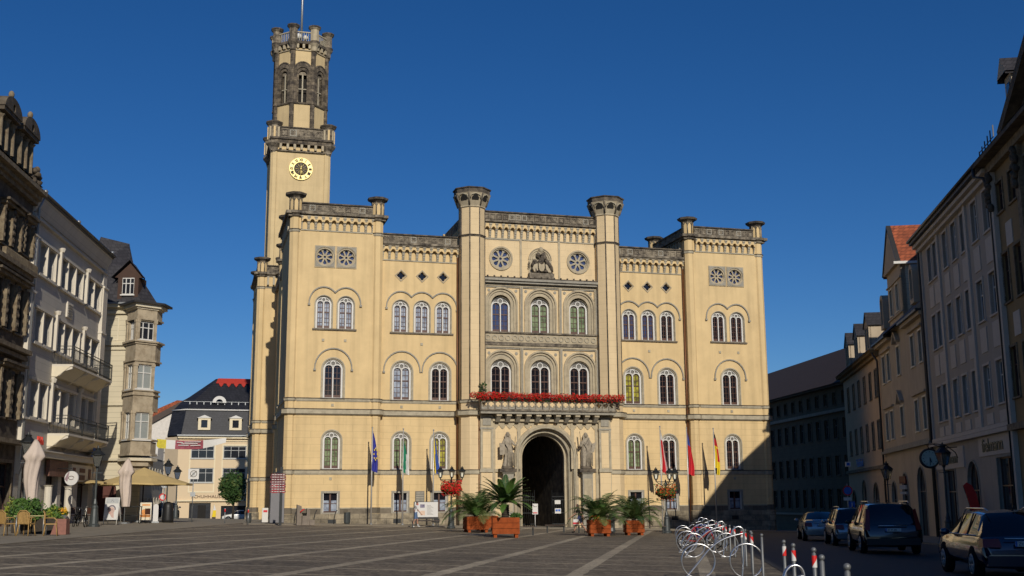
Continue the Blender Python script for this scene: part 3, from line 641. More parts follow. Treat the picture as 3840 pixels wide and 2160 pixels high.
t = M(); t.lathe(tc_, oy, [(Ro+.2, 50.1), (Ro+.2, 50.3)], DSTONE); t.tube([(tc_-.1, oy-.5, 50.3), (tc_-.1, oy-.5, 61)], .13, GALV, 8); t.ell((tc_-.4, oy-.5, 51.7), (.35, .35, .35), WHITE); t.ell((tc_+.35, oy-.5, 51.6), (.3, .3, .3), WHITE); t.build('mast', tr)
# clock
ck = M(); cx, cz, cy = 3.03, 35.95, ty+.1
ck.plate(circ(cx, cz, 1.2, 40), [circ(cx, cz, .72, 32)], cy-.16, cy-.04, GOLD)
r = ck.build('clock_dial', hall); d = M()
DKC = mat('dark_clock_centre', (.05, .035, .02), .7)
d.plate(circ(cx, cz, .73, 32), [], cy-.07, cy-.02, DKC)
for k in range(12):
    a = k*pi/6; d.tube([(cx+.2*cos(a), cy-.1, cz+.2*sin(a)), (cx+.62*cos(a), cy-.1, cz+.62*sin(a))], .03, STONE if k % 2 else GOLD, 4)
d.build('clock_centre', r)
ROM = ['XII', 'I', 'II', 'III', 'IIII', 'V', 'VI', 'VII', 'VIII', 'IX', 'X', 'XI']
for k, s in enumerate(ROM):
    a = pi/2-k*pi/6; c = bpy.data.curves.new('n', 'FONT'); c.body = s; c.size = .40; c.offset = .02; c.align_x = 'CENTER'; c.align_y = 'CENTER'; c.extrude = .01; c.resolution_u = 2
    o = bpy.data.objects.new('n', c); COL.objects.link(o); bpy.context.view_layer.update()
    me = bpy.data.meshes.new_from_object(o.evaluated_get(bpy.context.evaluated_depsgraph_get())); bpy.data.objects.remove(o); me.materials.clear(); me.materials.append(DKC)
    n = bpy.data.objects.new('numeral', me); COL.objects.link(n); n.parent = r
    n.matrix_local = Matrix.Translation((cx+.95*cos(a), cy-.175, cz+.95*sin(a))) @ Matrix.Rotation(pi/2, 4, 'X') @ Matrix.Rotation(a-pi/2, 4, 'Z') @ Matrix.Diagonal((.8, 1, 1, 1))
h = M(); h.tube([(cx, cy-.22, cz+.1), (cx-.03, cy-.22, cz-1.0)], .035, GOLD, 4); h.tube([(cx, cy-.24, cz-.1), (cx+.12, cy-.24, cz-.62)], .06, GOLD, 4, rr=[.03, .07]); h.ell((cx, cy-.22, cz), (.12, .08, .12), GOLD); h.ell((cx+.02, cy-.22, cz+.2), (.07, .05, .14), GOLD)
h.build('clock_hand', r)
# ------------------------------------------------------------ ground
def pave_mat():
    m = bpy.data.materials.new('dark_setts_with_pale_strips'); m.use_nodes = True; t = m.node_tree; N = t.nodes; L = t.links; b = N['Principled BSDF']
    tc = N.new('ShaderNodeTexCoord'); sp = N.new('ShaderNodeSeparateXYZ')
    nw = N.new('ShaderNodeTexNoise'); nw.inputs['Scale'].default_value = 1.2; nw.inputs['Detail'].default_value = 2; L.new(tc.outputs['Object'], nw.inputs['Vector'])
    L.new(tc.outputs['Object'], sp.inputs[0])
    def math(op, a, c=None, d=None):
        n = N.new('ShaderNodeMath'); n.operation = op
        for i, v in enumerate((a, c, d)):
            if v is None: continue
            if isinstance(v, (int, float)): n.inputs[i].default_value = v
            else: L.new(v, n.inputs[i])
        return n.outputs[0]
    def strip(nx, ny, off, per, half):
        d = math('ADD', math('MULTIPLY', sp.outputs[0], nx), math('MULTIPLY', sp.outputs[1], ny))
        d = math('ADD', d, math('MULTIPLY', math('SUBTRACT', nw.outputs[0], .5), .12))
        q = math('PINGPONG', math('SUBTRACT', d, off), per/2)
        return math('LESS_THAN', q, half)
    a = strip(.989, -.146, -2.47, 2.92, .18); c = strip(.225, .974, 25.5, 2.7, .085)
    s = math('MAXIMUM', a, c)
    sq = strip(.292, .956, 20.6, 120, 0)
    v = N.new('ShaderNodeTexVoronoi'); v.inputs['Scale'].default_value = 8.0; v.feature = 'F1'; L.new(tc.outputs['Object'], v.inputs['Vector'])
    v2 = N.new('ShaderNodeTexVoronoi'); v2.inputs['Scale'].default_value = 8.0; v2.feature = 'DISTANCE_TO_EDGE'; L.new(tc.outputs['Object'], v2.inputs['Vector'])
    cr = N.new('ShaderNodeValToRGB'); cr.color_ramp.elements[0].color = (.070, .055, .036, 1); cr.color_ramp.elements[1].color = (.215, .172, .115, 1)
    sv = N.new('ShaderNodeSeparateColor'); L.new(v.outputs['Color'], sv.inputs[0]); L.new(sv.outputs[0], cr.inputs[0])
    n1 = N.new('ShaderNodeTexNoise'); n1.inputs['Scale'].default_value = .25; n1.inputs['Detail'].default_value = 8; L.new(tc.outputs['Object'], n1.inputs['Vector'])
    n2 = N.new('ShaderNodeTexNoise'); n2.inputs['Scale'].default_value = 2.5; n2.inputs['Detail'].default_value = 6; L.new(tc.outputs['Object'], n2.inputs['Vector'])
    mx = N.new('ShaderNodeMix'); mx.data_type = 'RGBA'; L.new(s, mx.inputs[0]); L.new(cr.outputs[0], mx.inputs[6]); mx.inputs[7].default_value = (.34, .285, .20, 1)
    f = math('MULTIPLY', math('MULTIPLY_ADD', n1.outputs[0], 1.5, .25), math('MULTIPLY_ADD', n2.outputs[0], .9, .55))
    f = math('MULTIPLY', f, math('MULTIPLY_ADD', math('MINIMUM', math('MULTIPLY', v2.outputs['Distance'], 12), 1), .45, .55))
    sc_ = N.new('ShaderNodeVectorMath'); sc_.operation = 'SCALE'; L.new(mx.outputs[2], sc_.inputs[0]); L.new(f, sc_.inputs['Scale']); L.new(sc_.outputs[0], b.inputs['Base Color'])
    b.inputs['Roughness'].default_value = .8
    bp = N.new('ShaderNodeBump'); bp.inputs['Strength'].default_value = .7; bp.inputs['Distance'].default_value = .02; L.new(math('MINIMUM', v2.outputs['Distance'], .12), bp.inputs['Height']); L.new(bp.outputs[0], b.inputs['Normal'])
    return m
PAVE = pave_mat()
def frange(a, b, s):
    r = []; x = a
    while x < b-1e-6: r.append(x); x += s
    return r+[b]
def sheet(name, xs, ys, dz, m, f=lambda x, y: (x, y), skirt=0):
    o = M(); vs = []; nx = len(xs); ny = len(ys)
    for y in ys:
        for x in xs: X, Y = f(x, y); vs.append((X, Y, G(X, Y)+dz))
    fs = [(j*nx+i, j*nx+i+1, (j+1)*nx+i+1, (j+1)*nx+i) for j in range(ny-1) for i in range(nx-1)]
    o.add(vs, fs, m)
    if skirt:
        ring = [i for i in range(nx)]+[j*nx+nx-1 for j in range(1, ny)]+[(ny-1)*nx+i for i in range(nx-2, -1, -1)]+[j*nx for j in range(ny-2, 0, -1)]
        c = len(ring); o.add([vs[i] for i in ring]+[(vs[i][0], vs[i][1], vs[i][2]-skirt) for i in ring], [(i, (i+1) % c, c+(i+1) % c, c+i) for i in range(c)], m)
    return o.build(name, kind='structure')
sheet('ground', sorted(set([-2000, -300, -120, 2000, 300, 120]+frange(-60, 60, 3)+[45])), sorted(set([-600, -100, 600, 3000]+frange(-20, 220, 4)+[95, 170])), 0, PAVE)
SLAB = mat('grey_paving_slabs', (.24, .205, .15), .85, var=.14, scale=1.5, bump=.2, joints=None, col2=(.17, .145, .105), c2thr=.6)
ASPH = mat('asphalt', (.055, .05, .045), .85, var=.15, scale=2, bump=.3)
sheet('pavement', frange(0, 15, 1.5), frange(10, 110, 3), .03, SLAB, lambda a, b: (-16.0-.067*(b-36.7)-a, b), skirt=.1)
sheet('street', [k/12 for k in range(13)], frange(-20, 125, 3), .012, mat('street_setts_darkened_as_shade', (.035, .032, .028), .75, var=.35, scale=6, bump=.5, bscale=9), lambda a, b: ((2.6+.137*b)*(1-a)+(13.2+.1495*b)*a, b))  # street strip, its setts coloured extra dark to deepen the shade there
def hallw(a, b): x, y = HW(a, b); return x, y
sheet('pavement', frange(-3, 44, 1.5), frange(-6.5, 1, 1.5), .035, SLAB, hallw, skirt=.1)
sheet('pavement', frange(1.2, 5.5, .8), frange(-30, 112, 3), .09, SLAB, lambda a, b: (25.4+.1495*(b-68)+1.5-a, b), skirt=.2)
# ------------------------------------------------------------ houses
WG = mat('white_grey_render', (.50, .46, .39), .9, var=.06, scale=.6, streak=.08, joints=(1.2, .42, .012, .72, 0, 99, .01))
WGS = mat('smooth_white_render', (.62, .56, .45), .85, var=.06, scale=1)
BEI = mat('beige_render', (.44, .355, .25), .9, var=.1, scale=.6, streak=.1)
PNK = mat('pink_render', (.60, .43, .27), .9, var=.08, scale=.6, streak=.08)
GRY = mat('light_grey_render', (.37, .32, .26), .9, var=.07, scale=.7, streak=.08)
LGR = mat('pale_panel_render', (.52, .455, .375), .9, var=.06)
OCH = mat('ochre_render', (.25, .17, .075), .9, var=.12, scale=.6, streak=.1)
DKG = mat('grey_stone_render', (.125, .105, .07), .9, var=.12, scale=.8, joints=(1.0, .45, .015, .7, 0, 99, .05))
ORN = mat('dark_carved_sandstone', (.12, .095, .065), .95, var=.4, scale=2, bump=.6, col2=(.05, .035, .022), c2thr=.52)
ORN2 = mat('brown_carved_sandstone', (.22, .175, .11), .95, var=.35, scale=4, bump=.6, col2=(.12, .08, .045), c2thr=.55)
BAYS = mat('bay_sandstone', (.42, .345, .235), .9, var=.15, scale=2, bump=.3, streak=.15, col2=(.24, .18, .11), c2thr=.6)
CRM = mat('cream_render', (.58, .51, .36), .9, var=.05, scale=1, joints=(99, .36, .02, .72, 0, 99, .0))
SHOE = mat('light_ochre_render', (.64, .50, .32), .9, var=.04, scale=.6)
SHOEW = mat('pale_cream_trim', (.72, .62, .42), .85, var=.04)
GLH = mat('house_window_glass', (.02, .022, .028), .06, spec=.5, var=.3)
BLIND = mat('window_blind', (.30, .32, .30), .5, var=.08, joints=(99, .06, .008, .6, 0, 99, 0))
GUT = mat('dark_gutter', (.05, .045, .04), .5, metal=.3)
DROOF = mat('dark_grey_roof', (.035, .032, .034), .6, var=.3, scale=3, joints=(.35, .28, .03, .5, 0, 99, .2))
def window(root, x, z, w, h, y=0., frame=WHITE, sur=None, sw=.12, bars=(1, 1), depth=.2, pane=GLH, ft=.06, label=None, arched=False):
    """window part (its surround) with frame and pane below it, origin at the sill's middle"""
    key = (root.name, w, h, frame.name, sur.name if sur else '', sw, bars, pane.name, arched, depth)
    if key in OX: return copy(OX[key], root, (x, y, z))
    hw = w/2; o = M()
    sh = (lambda k, zb=0: arch(0, -zb, hw+k, h-hw, 10)) if arched else (lambda k, zb=0: rect(-hw-k, hw+k, -zb, h+k))
    if sur: o.plate(sh(sw, .0), [sh(.0, -.001)], -.05, .06, sur)
    o.box(-hw-sw-.03, hw+sw+.03, -.1, .06, -.09, -.003, sur or frame)
    f = M(); f.plate(sh(.0, 0), [sh(-ft, -ft)], depth-.06, depth, frame)
    for i in range(bars[0]): c = -hw+w*(i+1)/(bars[0]+1); f.box(c-.03, c+.03, depth-.075, depth-.01, ft, h-ft, frame)
    for i in range(bars[1]): c = h*(.66 if bars[1] == 1 else (i+1)/(bars[1]+1)); f.box(-hw+ft, hw-ft, depth-.07, depth-.012, c-.03, c+.03, frame)
    p = M(); p.plate(sh(-.01, -.01), [], depth-.02, depth-.005, pane)
    r = o.build('window', root, (x, y, z), label=label); f.build('frame', r); p.build('pane', r); OX[key] = r
    return r
def facade(root, x0, x1, z0, z1, wins, m, y=0., th=.3, name='wall'):
    """wall with real openings; wins = (x, z, w, h[, arched])"""
    o = M(); hs = [arch(q[0], q[1], q[2]/2, q[1]+q[3]-q[2]/2, 10) if len(q) > 4 and q[4] else rect(q[0]-q[2]/2, q[0]+q[2]/2, q[1], q[1]+q[3]) for q in wins]
    o.plate(rect(x0, x1, z0, z1), hs, y, y+th, m); return o
def gable(o, x0, x1, y0, y1, z0, zr, m, mw, ov=.25, axis='x'):
    """pitched roof; ridge runs along the given axis"""
    if axis == 'x':
        yc = (y0+y1)/2; v = [(x0, y0-ov, z0), (x1, y0-ov, z0), (x1, yc, zr), (x0, yc, zr), (x0, y1+ov, z0), (x1, y1+ov, z0)]
        o.add(v, [(0, 1, 2, 3), (3, 2, 5, 4)], m); o.add([(p[0], p[1], p[2]-.15) for p in v], [(0, 1, 2, 3), (3, 2, 5, 4)], m)
        o.add([v[0], v[3], v[4]], [(0, 1, 2)], mw); o.add([v[1], v[2], v[5]], [(0, 1, 2)], mw)
    else:
        xc = (x0+x1)/2; v = [(x0-ov, y0, z0), (x0-ov, y1, z0), (xc, y1, zr), (xc, y0, zr), (x1+ov, y0, z0), (x1+ov, y1, z0)]
        o.add(v, [(0, 1, 2, 3), (3, 2, 5, 4)], m); o.add([(p[0], p[1], p[2]-.15) for p in v], [(0, 1, 2, 3), (3, 2, 5, 4)], m)
        o.add([v[0], v[3], v[4]], [(0, 1, 2)], mw); o.add([v[1], v[2], v[5]], [(0, 1, 2)], mw)
def shell(root, x0, x1, y0, y1, z0, z1, m, name='outer_wall'):
    o = M(); o.box(x0, x0+.25, y0, y1, z0, z1, m); o.box(x1-.25, x1, y0, y1, z0, z1, m); o.box(x0, x1, y1-.25, y1, z0, z1, m); return o.build(name, root)
AL = radians(-6.3); PL = Vector((-25.7, 62, 0)); AR = radians(8.5); PR = Vector((25.426, 68, 0))
RL = pi/2-AL                     # left row: local x runs away from the camera
RR_ = -pi/2-AR                   # right row: local x runs towards the camera (x = -u)
def LW(u, y=0): return PL.x+sin(AL)*u-cos(AL)*y, PL.y+cos(AL)*u+ -sin(AL)*y*-1*-1 if 0 else PL.y+cos(AL)*u+sin(-AL)*-y*-1*-1
def rowpt(P, ang, u, out):        # out = metres in front of the facade
    s = 1 if ang < 0 else -1
    return P.x+sin(ang)*u+s*cos(ang)*out, P.y+cos(ang)*u-s*sin(ang)*out
# --- white house on the left
h = thing('white_house', 'white-grey town house with balconies, long strips of deep windows and shops below', 'house', PL, RL)
x0, x1 = -3.45, 12.7; wins = []; fins = []
for z, hh in ((13.95, 1.62), (10.25, 1.68), (6.25, 1.85)):
    for a, b, n in ((-2.0, 1.35, 2), (2.1, 7.2, 3), (8.05, 11.8, 2)):
        p_ = (b-a)/n
        for i in range(n): wins.append((a+(i+.5)*p_-.1, z, p_-.62, hh))
shop = [(-.9, .35, 2.6, 3.7), (3.4, .35, 2.4, 3.7), (6.6, .35, 2.6, 3.7), (10.2, .35, 2.6, 3.7)]
o = facade(h, x0, x1, -.5, 17.6, wins+shop, WG, th=.45); o.build('wall', h)
for q in wins: window(h, q[0], q[1], q[2], q[3], 0, BROWN, WGS, .05, (1, 0), .42)
for q in shop: window(h, q[0], q[1], q[2], q[3], 0, BROWN, None, .05, (1, 1), .4)
o = M()
for z, hh in ((13.95, 1.62), (10.25, 1.68), (6.25, 1.85)):
    for a, b, n in ((-2.0, 1.35, 2), (2.1, 7.2, 3), (8.05, 11.8, 2)):
        p_ = (b-a)/n
        for i in range(n):
            c = a+(i+1)*p_-.1; o.box(c-.27, c+.18, -.02, .34, z, z+hh, WGS); o.box(c-.27, c-.19, -.14, -.02, z, z+hh, WGS)
        o.box(a-.1, b+.1, -.16, .02, z-.2, z-.1, WGS); o.box(a-.1, b+.1, -.14, .02, z+hh+.06, z+hh+.2, WGS)
    for c in (1.75, 7.65): o.box(c-.12, c+.12, -.22, .02, z-.1, z+hh+.25, WGS); o.lathe(c, -.2, [(.13, z+hh+.25), (.2, z+hh+.45), (.1, z+hh+.5)], WGS, 8)
o.build('window_pier', h)
for a, b in ((-3.4, -2.7), (11.6, 12.68)):
    o = M(); o.box(a, b, -.22, 0, 9.3, 15.6, WGS); o.box(a+.12, b-.12, -.15, 0, 15.6, 16.9, WG); o.box(a+.1, b-.1, -.2, 0, 3.9, 9.3, WGS); o.hexa([(a+.2, -.15, 3.2), (b-.2, -.15, 3.2), (b-.2, 0, 3.2), (a+.2, 0, 3.2)], [(a+.1, -.3, 3.9), (b-.1, -.3, 3.9), (b-.1, 0, 3.9), (a+.1, 0, 3.9)], WGS)
    for z in (9.3, 12.6, 15.6, 6.0): o.box(a-.04, b+.03, -.28, 0, z, z+.12, WGS)
    o.build('pilaster', h)
o = M(); o.box(x0, x1, -.2, 0, 16.6, 16.7, WG); o.hexa([(x0, -.06, 16.95), (x1, -.06, 16.95), (x1, .2, 16.95), (x0, .2, 16.95)], [(x0, -.42, 17.75), (x1, -.42, 17.75), (x1, .2, 17.75), (x0, .2, 17.75)], WG); o.box(x0, x1, -.5, .2, 17.75, 17.85, GUT); o.build('cornice', h)
o = M(); o.tube([(x0, -.52, 17.93), (x1, -.52, 17.93)], .09, GUT, 8)
for q in (-3.2, 3.5, 12.0): o.ell((q, -.52, 18.05), (.14, .12, .12), GALV)
o.build('gutter', h)
o = M(); gable(o, x0, x1, -.2, 12, 17.9, 22.0, DROOF, WG); o.build('roof', h); shell(h, x0, x1, .1, 12, -.5, 17.8, WG)
o = M(); o.box(3.9, 5.1, -.1, 0, 12.45, 13.35, WGS)
for k in range(5): o.box(4.05, 4.95, -.13, -.1, 12.55+k*.15, 12.62+k*.15, GSTONE)
o.build('relief_panel', h)
o = M(); o.box(-1.8, 12.3, -.5, 0, 4.15, 4.45, CREAM); o.box(-1.8, 12.3, -.58, 0, 4.45, 4.52, WGS); o.build('shop_cornice', h)
for zb, zt in ((9.42, 10.45), (5.55, 6.55)):
    o = M(); a, b = 1.9, 11.2; o.box(a, b, -1.15, 0, zb-.12, zb, WGS)
    prof = [(-1.1, zb-.12), (-1.1, zb-.25), (-.7, zb-.38), (-.45, zb-.62), (0, zb-.85), (0, zb-.12)]
    for s in ((a+.05, a+.35), (b-.35, b-.05), ((a+b)/2-1.4, (a+b)/2-1.1), ((a+b)/2+1.1, (a+b)/2+1.4)): o.plate(prof, [], s[0], s[1], WGS, back=True, ax='x')
    o.hexa([(a, -.3, zb-.7), (b, -.3, zb-.7), (b, 0, zb-.7), (a, 0, zb-.7)], [(a, -1.0, zb-.12), (b, -1.0, zb-.12), (b, 0, zb-.12), (a, 0, zb-.12)], CREAM)
    r = o.build('balcony', h); o = M()
    for z in (zb+.12, zt-.18, zt): o.box(a, b, -1.13, -1.09, z-.02, z+.02, IRON); o.box(a, a+.04, -1.1, 0, z-.02, z+.02, IRON); o.box(b-.04, b, -1.1, 0, z-.02, z+.02, IRON)
    for k in range(47): x = a+k*.2; o.box(x-.012, x+.012, -1.12, -1.10, zb, zt-.1, IRON)
    for k in range(6): o.box(a+.01, a+.03, -1.1+k*.2, -1.08+k*.2, zb, zt-.1, IRON)
    for x in (a+.02, 4.9, 8.1, b-.02): o.box(x-.03, x+.03, -1.14, -1.08, zb, zt+.02, IRON)
    o.build('railing', r)
SGN = mat('red_neon_lettering', (.65, .05, .03), .5); SBL = mat('blue_lettering', (.03, .13, .45), .5); SBR = mat('brown_sign_board', (.16, .07, .045), .7, var=.4, scale=4)
text('Nah', .62, SGN, h, 'shop_lettering', (-2.0, -.62, 4.75), rotz=0, ext=.04)
text('opt', .6, SBL, h, 'shop_lettering', (9.7, -.62, 4.9)); o = M(); o.box(9.6, 10.7, -.6, -.56, 4.55, 4.85, SBL); o.box(10.8, 11.6, -.6, -.56, 4.55, 5.1, CREAM); o.build('shop_sign', h)
o = M(); o.box(1.7, 5.4, -.3, -.1, 3.2, 4.1, SBR); o.box(6.2, 11.0, -.3, -.1, 3.0, 4.0, CREAM); o.box(6.5, 7.0, -.34, -.3, 3.2, 3.8, SBR); o.box(8.0, 9.2, -.34, -.3, 3.55, 3.8, SBR); o.box(8.0, 9.2, -.34, -.3, 3.1, 3.4, SBR); o.box(10.1, 10.6, -.34, -.3, 3.2, 3.8, SBR); o.build('fascia_board', h)
o = M(); o.lathe(1.55, -.35, [(.2, .2), (.2, 2.6), (.3, 2.7)], WGS, 10); o.lathe(5.6, -.35, [(.2, .2), (.2, 2.6), (.3, 2.7)], WGS, 10); o.build('shop_column', h)
# --- ornate house at the left edge
h = thing('ornate_house', 'dark ornate sandstone house with dormers and carved window frames at the left edge', 'house', PL, RL)
x0, x1 = -22, -3.47; wins = [(-4.35, 14.35, 1.0, 1.6), (-6.35, 14.2, .95, 1.75), (-7.6, 14.2, .95, 1.75), (-4.6, 10.2, 1.0, 2.3), (-6.3, 10.2, 1.0, 2.3), (-7.9, 10.2, 1.0, 2.3), (-4.6, 5.9, 1.0, 2.3), (-6.3, 5.9, 1.0, 2.3), (-5.2, .3, 2.6, 3.4), (-9.5, .3, 2.6, 3.4)]
o = facade(h, x0, x1, -.5, 18.1, wins, ORN, th=.4); o.build('wall', h)
for q in wins: window(h, q[0], q[1], q[2], q[3], 0, BROWN, ORN2, .16, (1, 1), .3)
for q in wins[:8]:
    x, z, w_, hh = q; o = M()
    for s in (-1, 1):
        o.box(x+s*(w_/2+.24)-.11, x+s*(w_/2+.24)+.11, -.24, 0, z, z+hh, ORN2)
        for k in range(5): o.ell((x+s*(w_/2+.24), -.26, z+.3+k*hh/5), (.08, .04, .13), ORN, 6, 5, .25)
    o.box(x-w_/2-.4, x+w_/2+.4, -.45, 0, z+hh+.3, z+hh+.42, ORN); o.box(x-w_/2-.3, x+w_/2+.3, -.3, 0, z+hh+.15, z+hh+.3, ORN2)
    o.build('carved_window_dressing', h)
o = M()
for z, k in ((17.2, .25), (17.42, .42), (17.66, .7), (13.3, .45), (9.2, .5), (4.6, .6), (8.9, .3), (13.1, .3)): o.box(x0, x1, -k, 0, z, z+.22, ORN if z > 17.9 else ORN2)
for k in range(40): o.box(-8-.0+k*.13, -7.93+k*.13, -.3, -.1, 13.55, 14.0, ORN2)
o.build('cornice', h)
o = M(); gable(o, x0, x1, -.2, 14, 18.2, 22.8, DROOF, ORN); o.build('roof', h); shell(h, x0, x1-.02, .1, 14, -.5, 18.1, ORN)
for xc, wd in ((-6.3, 2.1), (-9.3, 2.1)):
    o = M(); z0 = 18.2; a, b = xc-wd/2, xc+wd/2
    for s in (a, b-.3, xc-.15): o.box(s, s+.3, -.3, -.02, z0, z0+1.9, ORN2); o.lathe(s+.15, -.3, [(.13, z0+.2), (.1, z0+1.6), (.2, z0+1.75)], ORN2, 8)
    o.box(a, b, 0, 2.5, z0, z0+1.9, ORN); o.box(a-.2, b+.2, -.55, 2.5, z0+1.9, z0+2.1, ORN)
    o.plate([(a-.25, z0+2.1), (b+.25, z0+2.1)]+[(xc+(wd/2+.25)*cos(pi*k/12), z0+2.1+.75*sin(pi*k/12)) for k in range(1, 12)], [(circ(xc, z0+2.35, .2, 10))], -.6, -.1, ORN)
    o.plate([(a-.25, z0+2.1), (b+.25, z0+2.1)]+[(xc+(wd/2+.25)*cos(pi*k/12), z0+2.1+.75*sin(pi*k/12)) for k in range(1, 12)], [], -.1, 3.2, LEAD, back=True)
    o.ell((xc, -.4, z0+3.05), (.14, .14, .2), ORN2); r = o.build('dormer', h)
    p = M(); p.box(a+.3, b-.3, -.06, -.02, z0, z0+1.85, GLH); p.build('pane', r)
o = M()
for k in range(14): o.ell((-4.7+random.uniform(-.5, .4), -.3+random.uniform(-.25, .2), 18.0+random.uniform(0, .75)), (.18, .18, .16), ORN, 6, 5, .2)
o.ell((-4.55, -.4, 18.85), (.16, .16, .2), ORN); o.build('roof_figure', h)
o = M(); o.tube([(-3.05, -.45, 17.9), (-3.05, -.2, 17.2), (-3.05, -.2, .4)], .08, GALV, 8); o.build('rain_pipe', h)
# --- corner house with oriel
hc = thing('corner_house', 'cream corner house with sandstone oriel and steep dark roof behind the white house', 'house', (0, 0, 0), 0)
A_ = (-27.06, 79.24); B_ = (-25.95, 78.0); C_ = (-24.93, 79.12); XL = -30.5
g0 = -.2
o = M()
o.plate(rect(XL, -26.2, g0, 15.6), [arch(-28.0, g0+.1, .75, 2.6, 12), arch(-25.2, 0, .3, 1, 6) if 0 else arch(-29.9, g0+.1, .4, 2.6, 8)], 79.5, 79.9, CRM)
o.box(-26.2, -25.75, 79.5, 79.9, g0, 15.6, CRM); o.build('wall', hc)
o = M(); o.hexa([(-25.76, 79.9, g0), (-25.75, 79.5, g0), (-28.3, 86, g0), (-28.7, 86, g0)], [(-25.76, 79.9, 15.6), (-25.75, 79.5, 15.6), (-28.3, 86, 15.6), (-28.7, 86, 15.6)], CRM); o.build('side_wall', hc)
o = M(); o.box(-28.7, -27.3, 79.86, 79.95, g0, 3.4, mat('red_brown_door', (.10, .03, .02), .6)); o.build('door', hc)
o = M()
for z, k in ((15.3, .35), (14.85, .18), (12.6, .22), (12.3, .1), (8.4, .15), (4.6, .25)): o.box(XL, A_[0]+.3, 79.5-k, 79.5, z, z+.2, CRM if z < 15 else CREAM)
o.box(XL, A_[0]+.4, 78.95, 79.5, 15.5, 15.62, GALV)
for a, b in ((-28.6, -27.7),): o.plate(rect(a, b, 12.95, 14.6), [rect(a+.08, b-.08, 13.03, 14.52)], 79.46, 79.5, CREAM)
o.build('cornice', hc)
def poly_prism(o, P, z0, z1, m, k=0., c=(-25.9, 79.3)):
    Q = [(c[0]+(x-c[0])*(1+k), c[1]+(y-c[1])*(1+k)) for x, y in P]; n = len(Q)
    o.add([(x, y, z0) for x, y in Q]+[(x, y, z1) for x, y in Q], [tuple(range(n))[::-1], tuple(range(n, 2*n))]+[(i, (i+1) % n, n+(i+1) % n, n+i) for i in range(n)], m)
OP = [A_, B_, C_, (-24.9, 80.2), (-27.2, 80.2)]
o = M()
for z0, z1 in ((8.9, 9.35), (11.2, 12.75), (14.15, 15.0), (7.95, 8.9), (4.9, 5.85)): poly_prism(o, OP, z0, z1, BAYS)
for z in (15.0, 12.55, 9.3, 9.0, 14.25, 11.35, 5.9, 4.9): poly_prism(o, OP, z, z+.12, BAYS if z < 15 else CREAM, .1)
poly_prism(o, OP, 12.68, 12.8, BAYS, .22); poly_prism(o, OP, 15.12, 15.35, CREAM, .28); poly_prism(o, OP, 15.35, 15.5, GUT, .55)
poly_prism(o, OP, 4.55, 4.75, CREAM, .12); poly_prism(o, OP, 4.2, 4.55, BAYS, -.1); poly_prism(o, OP, 3.8, 4.2, BAYS, -.4)
def bwall(P, Q, z0, z1, ww, m, zz):
    P = Vector((*P, 0)); Q = Vector((*Q, 0)); L = (Q-P).length; k0 = len(o.v)
    o.plate(rect(0, L, z0, z1), [rect(L/2-ww/2, L/2+ww/2, zz[0], zz[1])], 0, .2, m)
    for e in (0, L-.22): o.box(e, e+.22, -.06, 0, z0, z1-.2, m); o.box(e-.03, e+.25, -.09, 0, z1-.2, z1, m)
    T = Matrix.Translation(P) @ Matrix.Rotation(atan2((Q-P).y, (Q-P).x), 4, 'Z'); o.xf(T, k0); return P, Q, L
BW = []
for z0, z1, zz in ((12.8, 14.25, (12.85, 14.15)), (9.42, 11.2, (9.45, 11.15)), (6.0, 7.95, (6.0, 7.85))):
    for P, Q, ww in ((A_, B_, .8), (B_, C_, 1.3)): BW.append((bwall(P, Q, z0, z1, ww, BAYS, zz), ww, zz))
o.build('oriel', hc)
for (P, Q, L), ww, zz in BW:
    c = P.lerp(Q, .5); a = atan2((Q-P).y, (Q-P).x)
    w_ = window(hc, c.x, zz[0], ww, zz[1]-zz[0], c.y, WHITE, None, .02, (2, 1) if zz[0] > 12 else (1, 1), .18, pane=GLH if zz[0] > 12 else BLIND, ft=.09)
    w_.location = (c.x, c.y, zz[0]); w_.rotation_euler = (0, 0, a)
o = M()
r0 = [(-30.5, 79.2, 15.6), (-26.1, 79.0, 15.6), (-25.2, 80.0, 15.6), (-27.9, 86, 15.6), (-30.5, 86, 15.6)]
mid = [(-30.5, 80.4, 18.4), (-27.45, 80.4, 18.6), (-27.4, 81, 18.6), (-29.1, 85.6, 18.6), (-30.5, 85.6, 18.6)]; tp = [(-30.3, 82.0, 21.05), (-28.15, 82.0, 20.5), (-28.45, 83, 20.5), (-29.4, 85, 20.5), (-30.3, 85, 21)]
V = r0+mid+tp; F = [(i, (i+1) % 5, 5+(i+1) % 5, 5+i) for i in range(5)]+[(5+i, 5+(i+1) % 5, 10+(i+1) % 5, 10+i) for i in range(5)]+[(10, 11, 12, 13, 14)]
o.add(V, F, DROOF); o.box(-33, -30.6, 80.5, 86, 15.5, 20.2, DROOF); o.build('roof', hc)
o = M(); o.box(-27.85, -27.55, 79.2, 80.6, 15.75, 17.5, mat('dark_timber', (.06, .03, .018), .8)); o.box(-26.7, -26.4, 79.2, 80.9, 15.75, 17.5, MATS['dark_timber'])
o.plate([(-28.1, 17.45), (-27.0, 18.5), (-26.0, 17.4), (-26.4, 17.4), (-26.5, 17.3), (-27.8, 17.4)], [], 79.25, 79.4, MATS['dark_timber'])
o.add([(-28.3, 79.0, 17.4), (-27.05, 79.0, 18.65), (-27.25, 81, 18.65), (-28.3, 81, 17.4)], [(0, 1, 2, 3)], DROOF); o.add([(-25.9, 79.0, 17.3), (-27.05, 79.0, 18.65), (-27.25, 81, 18.65), (-26.25, 80.2, 17.3)], [(0, 1, 2, 3)], DROOF)
r = o.build('dormer', hc); window(hc, -27.13, 16.2, .9, 1.2, 79.2, WHITE, None, .02, (2, 1), .1)
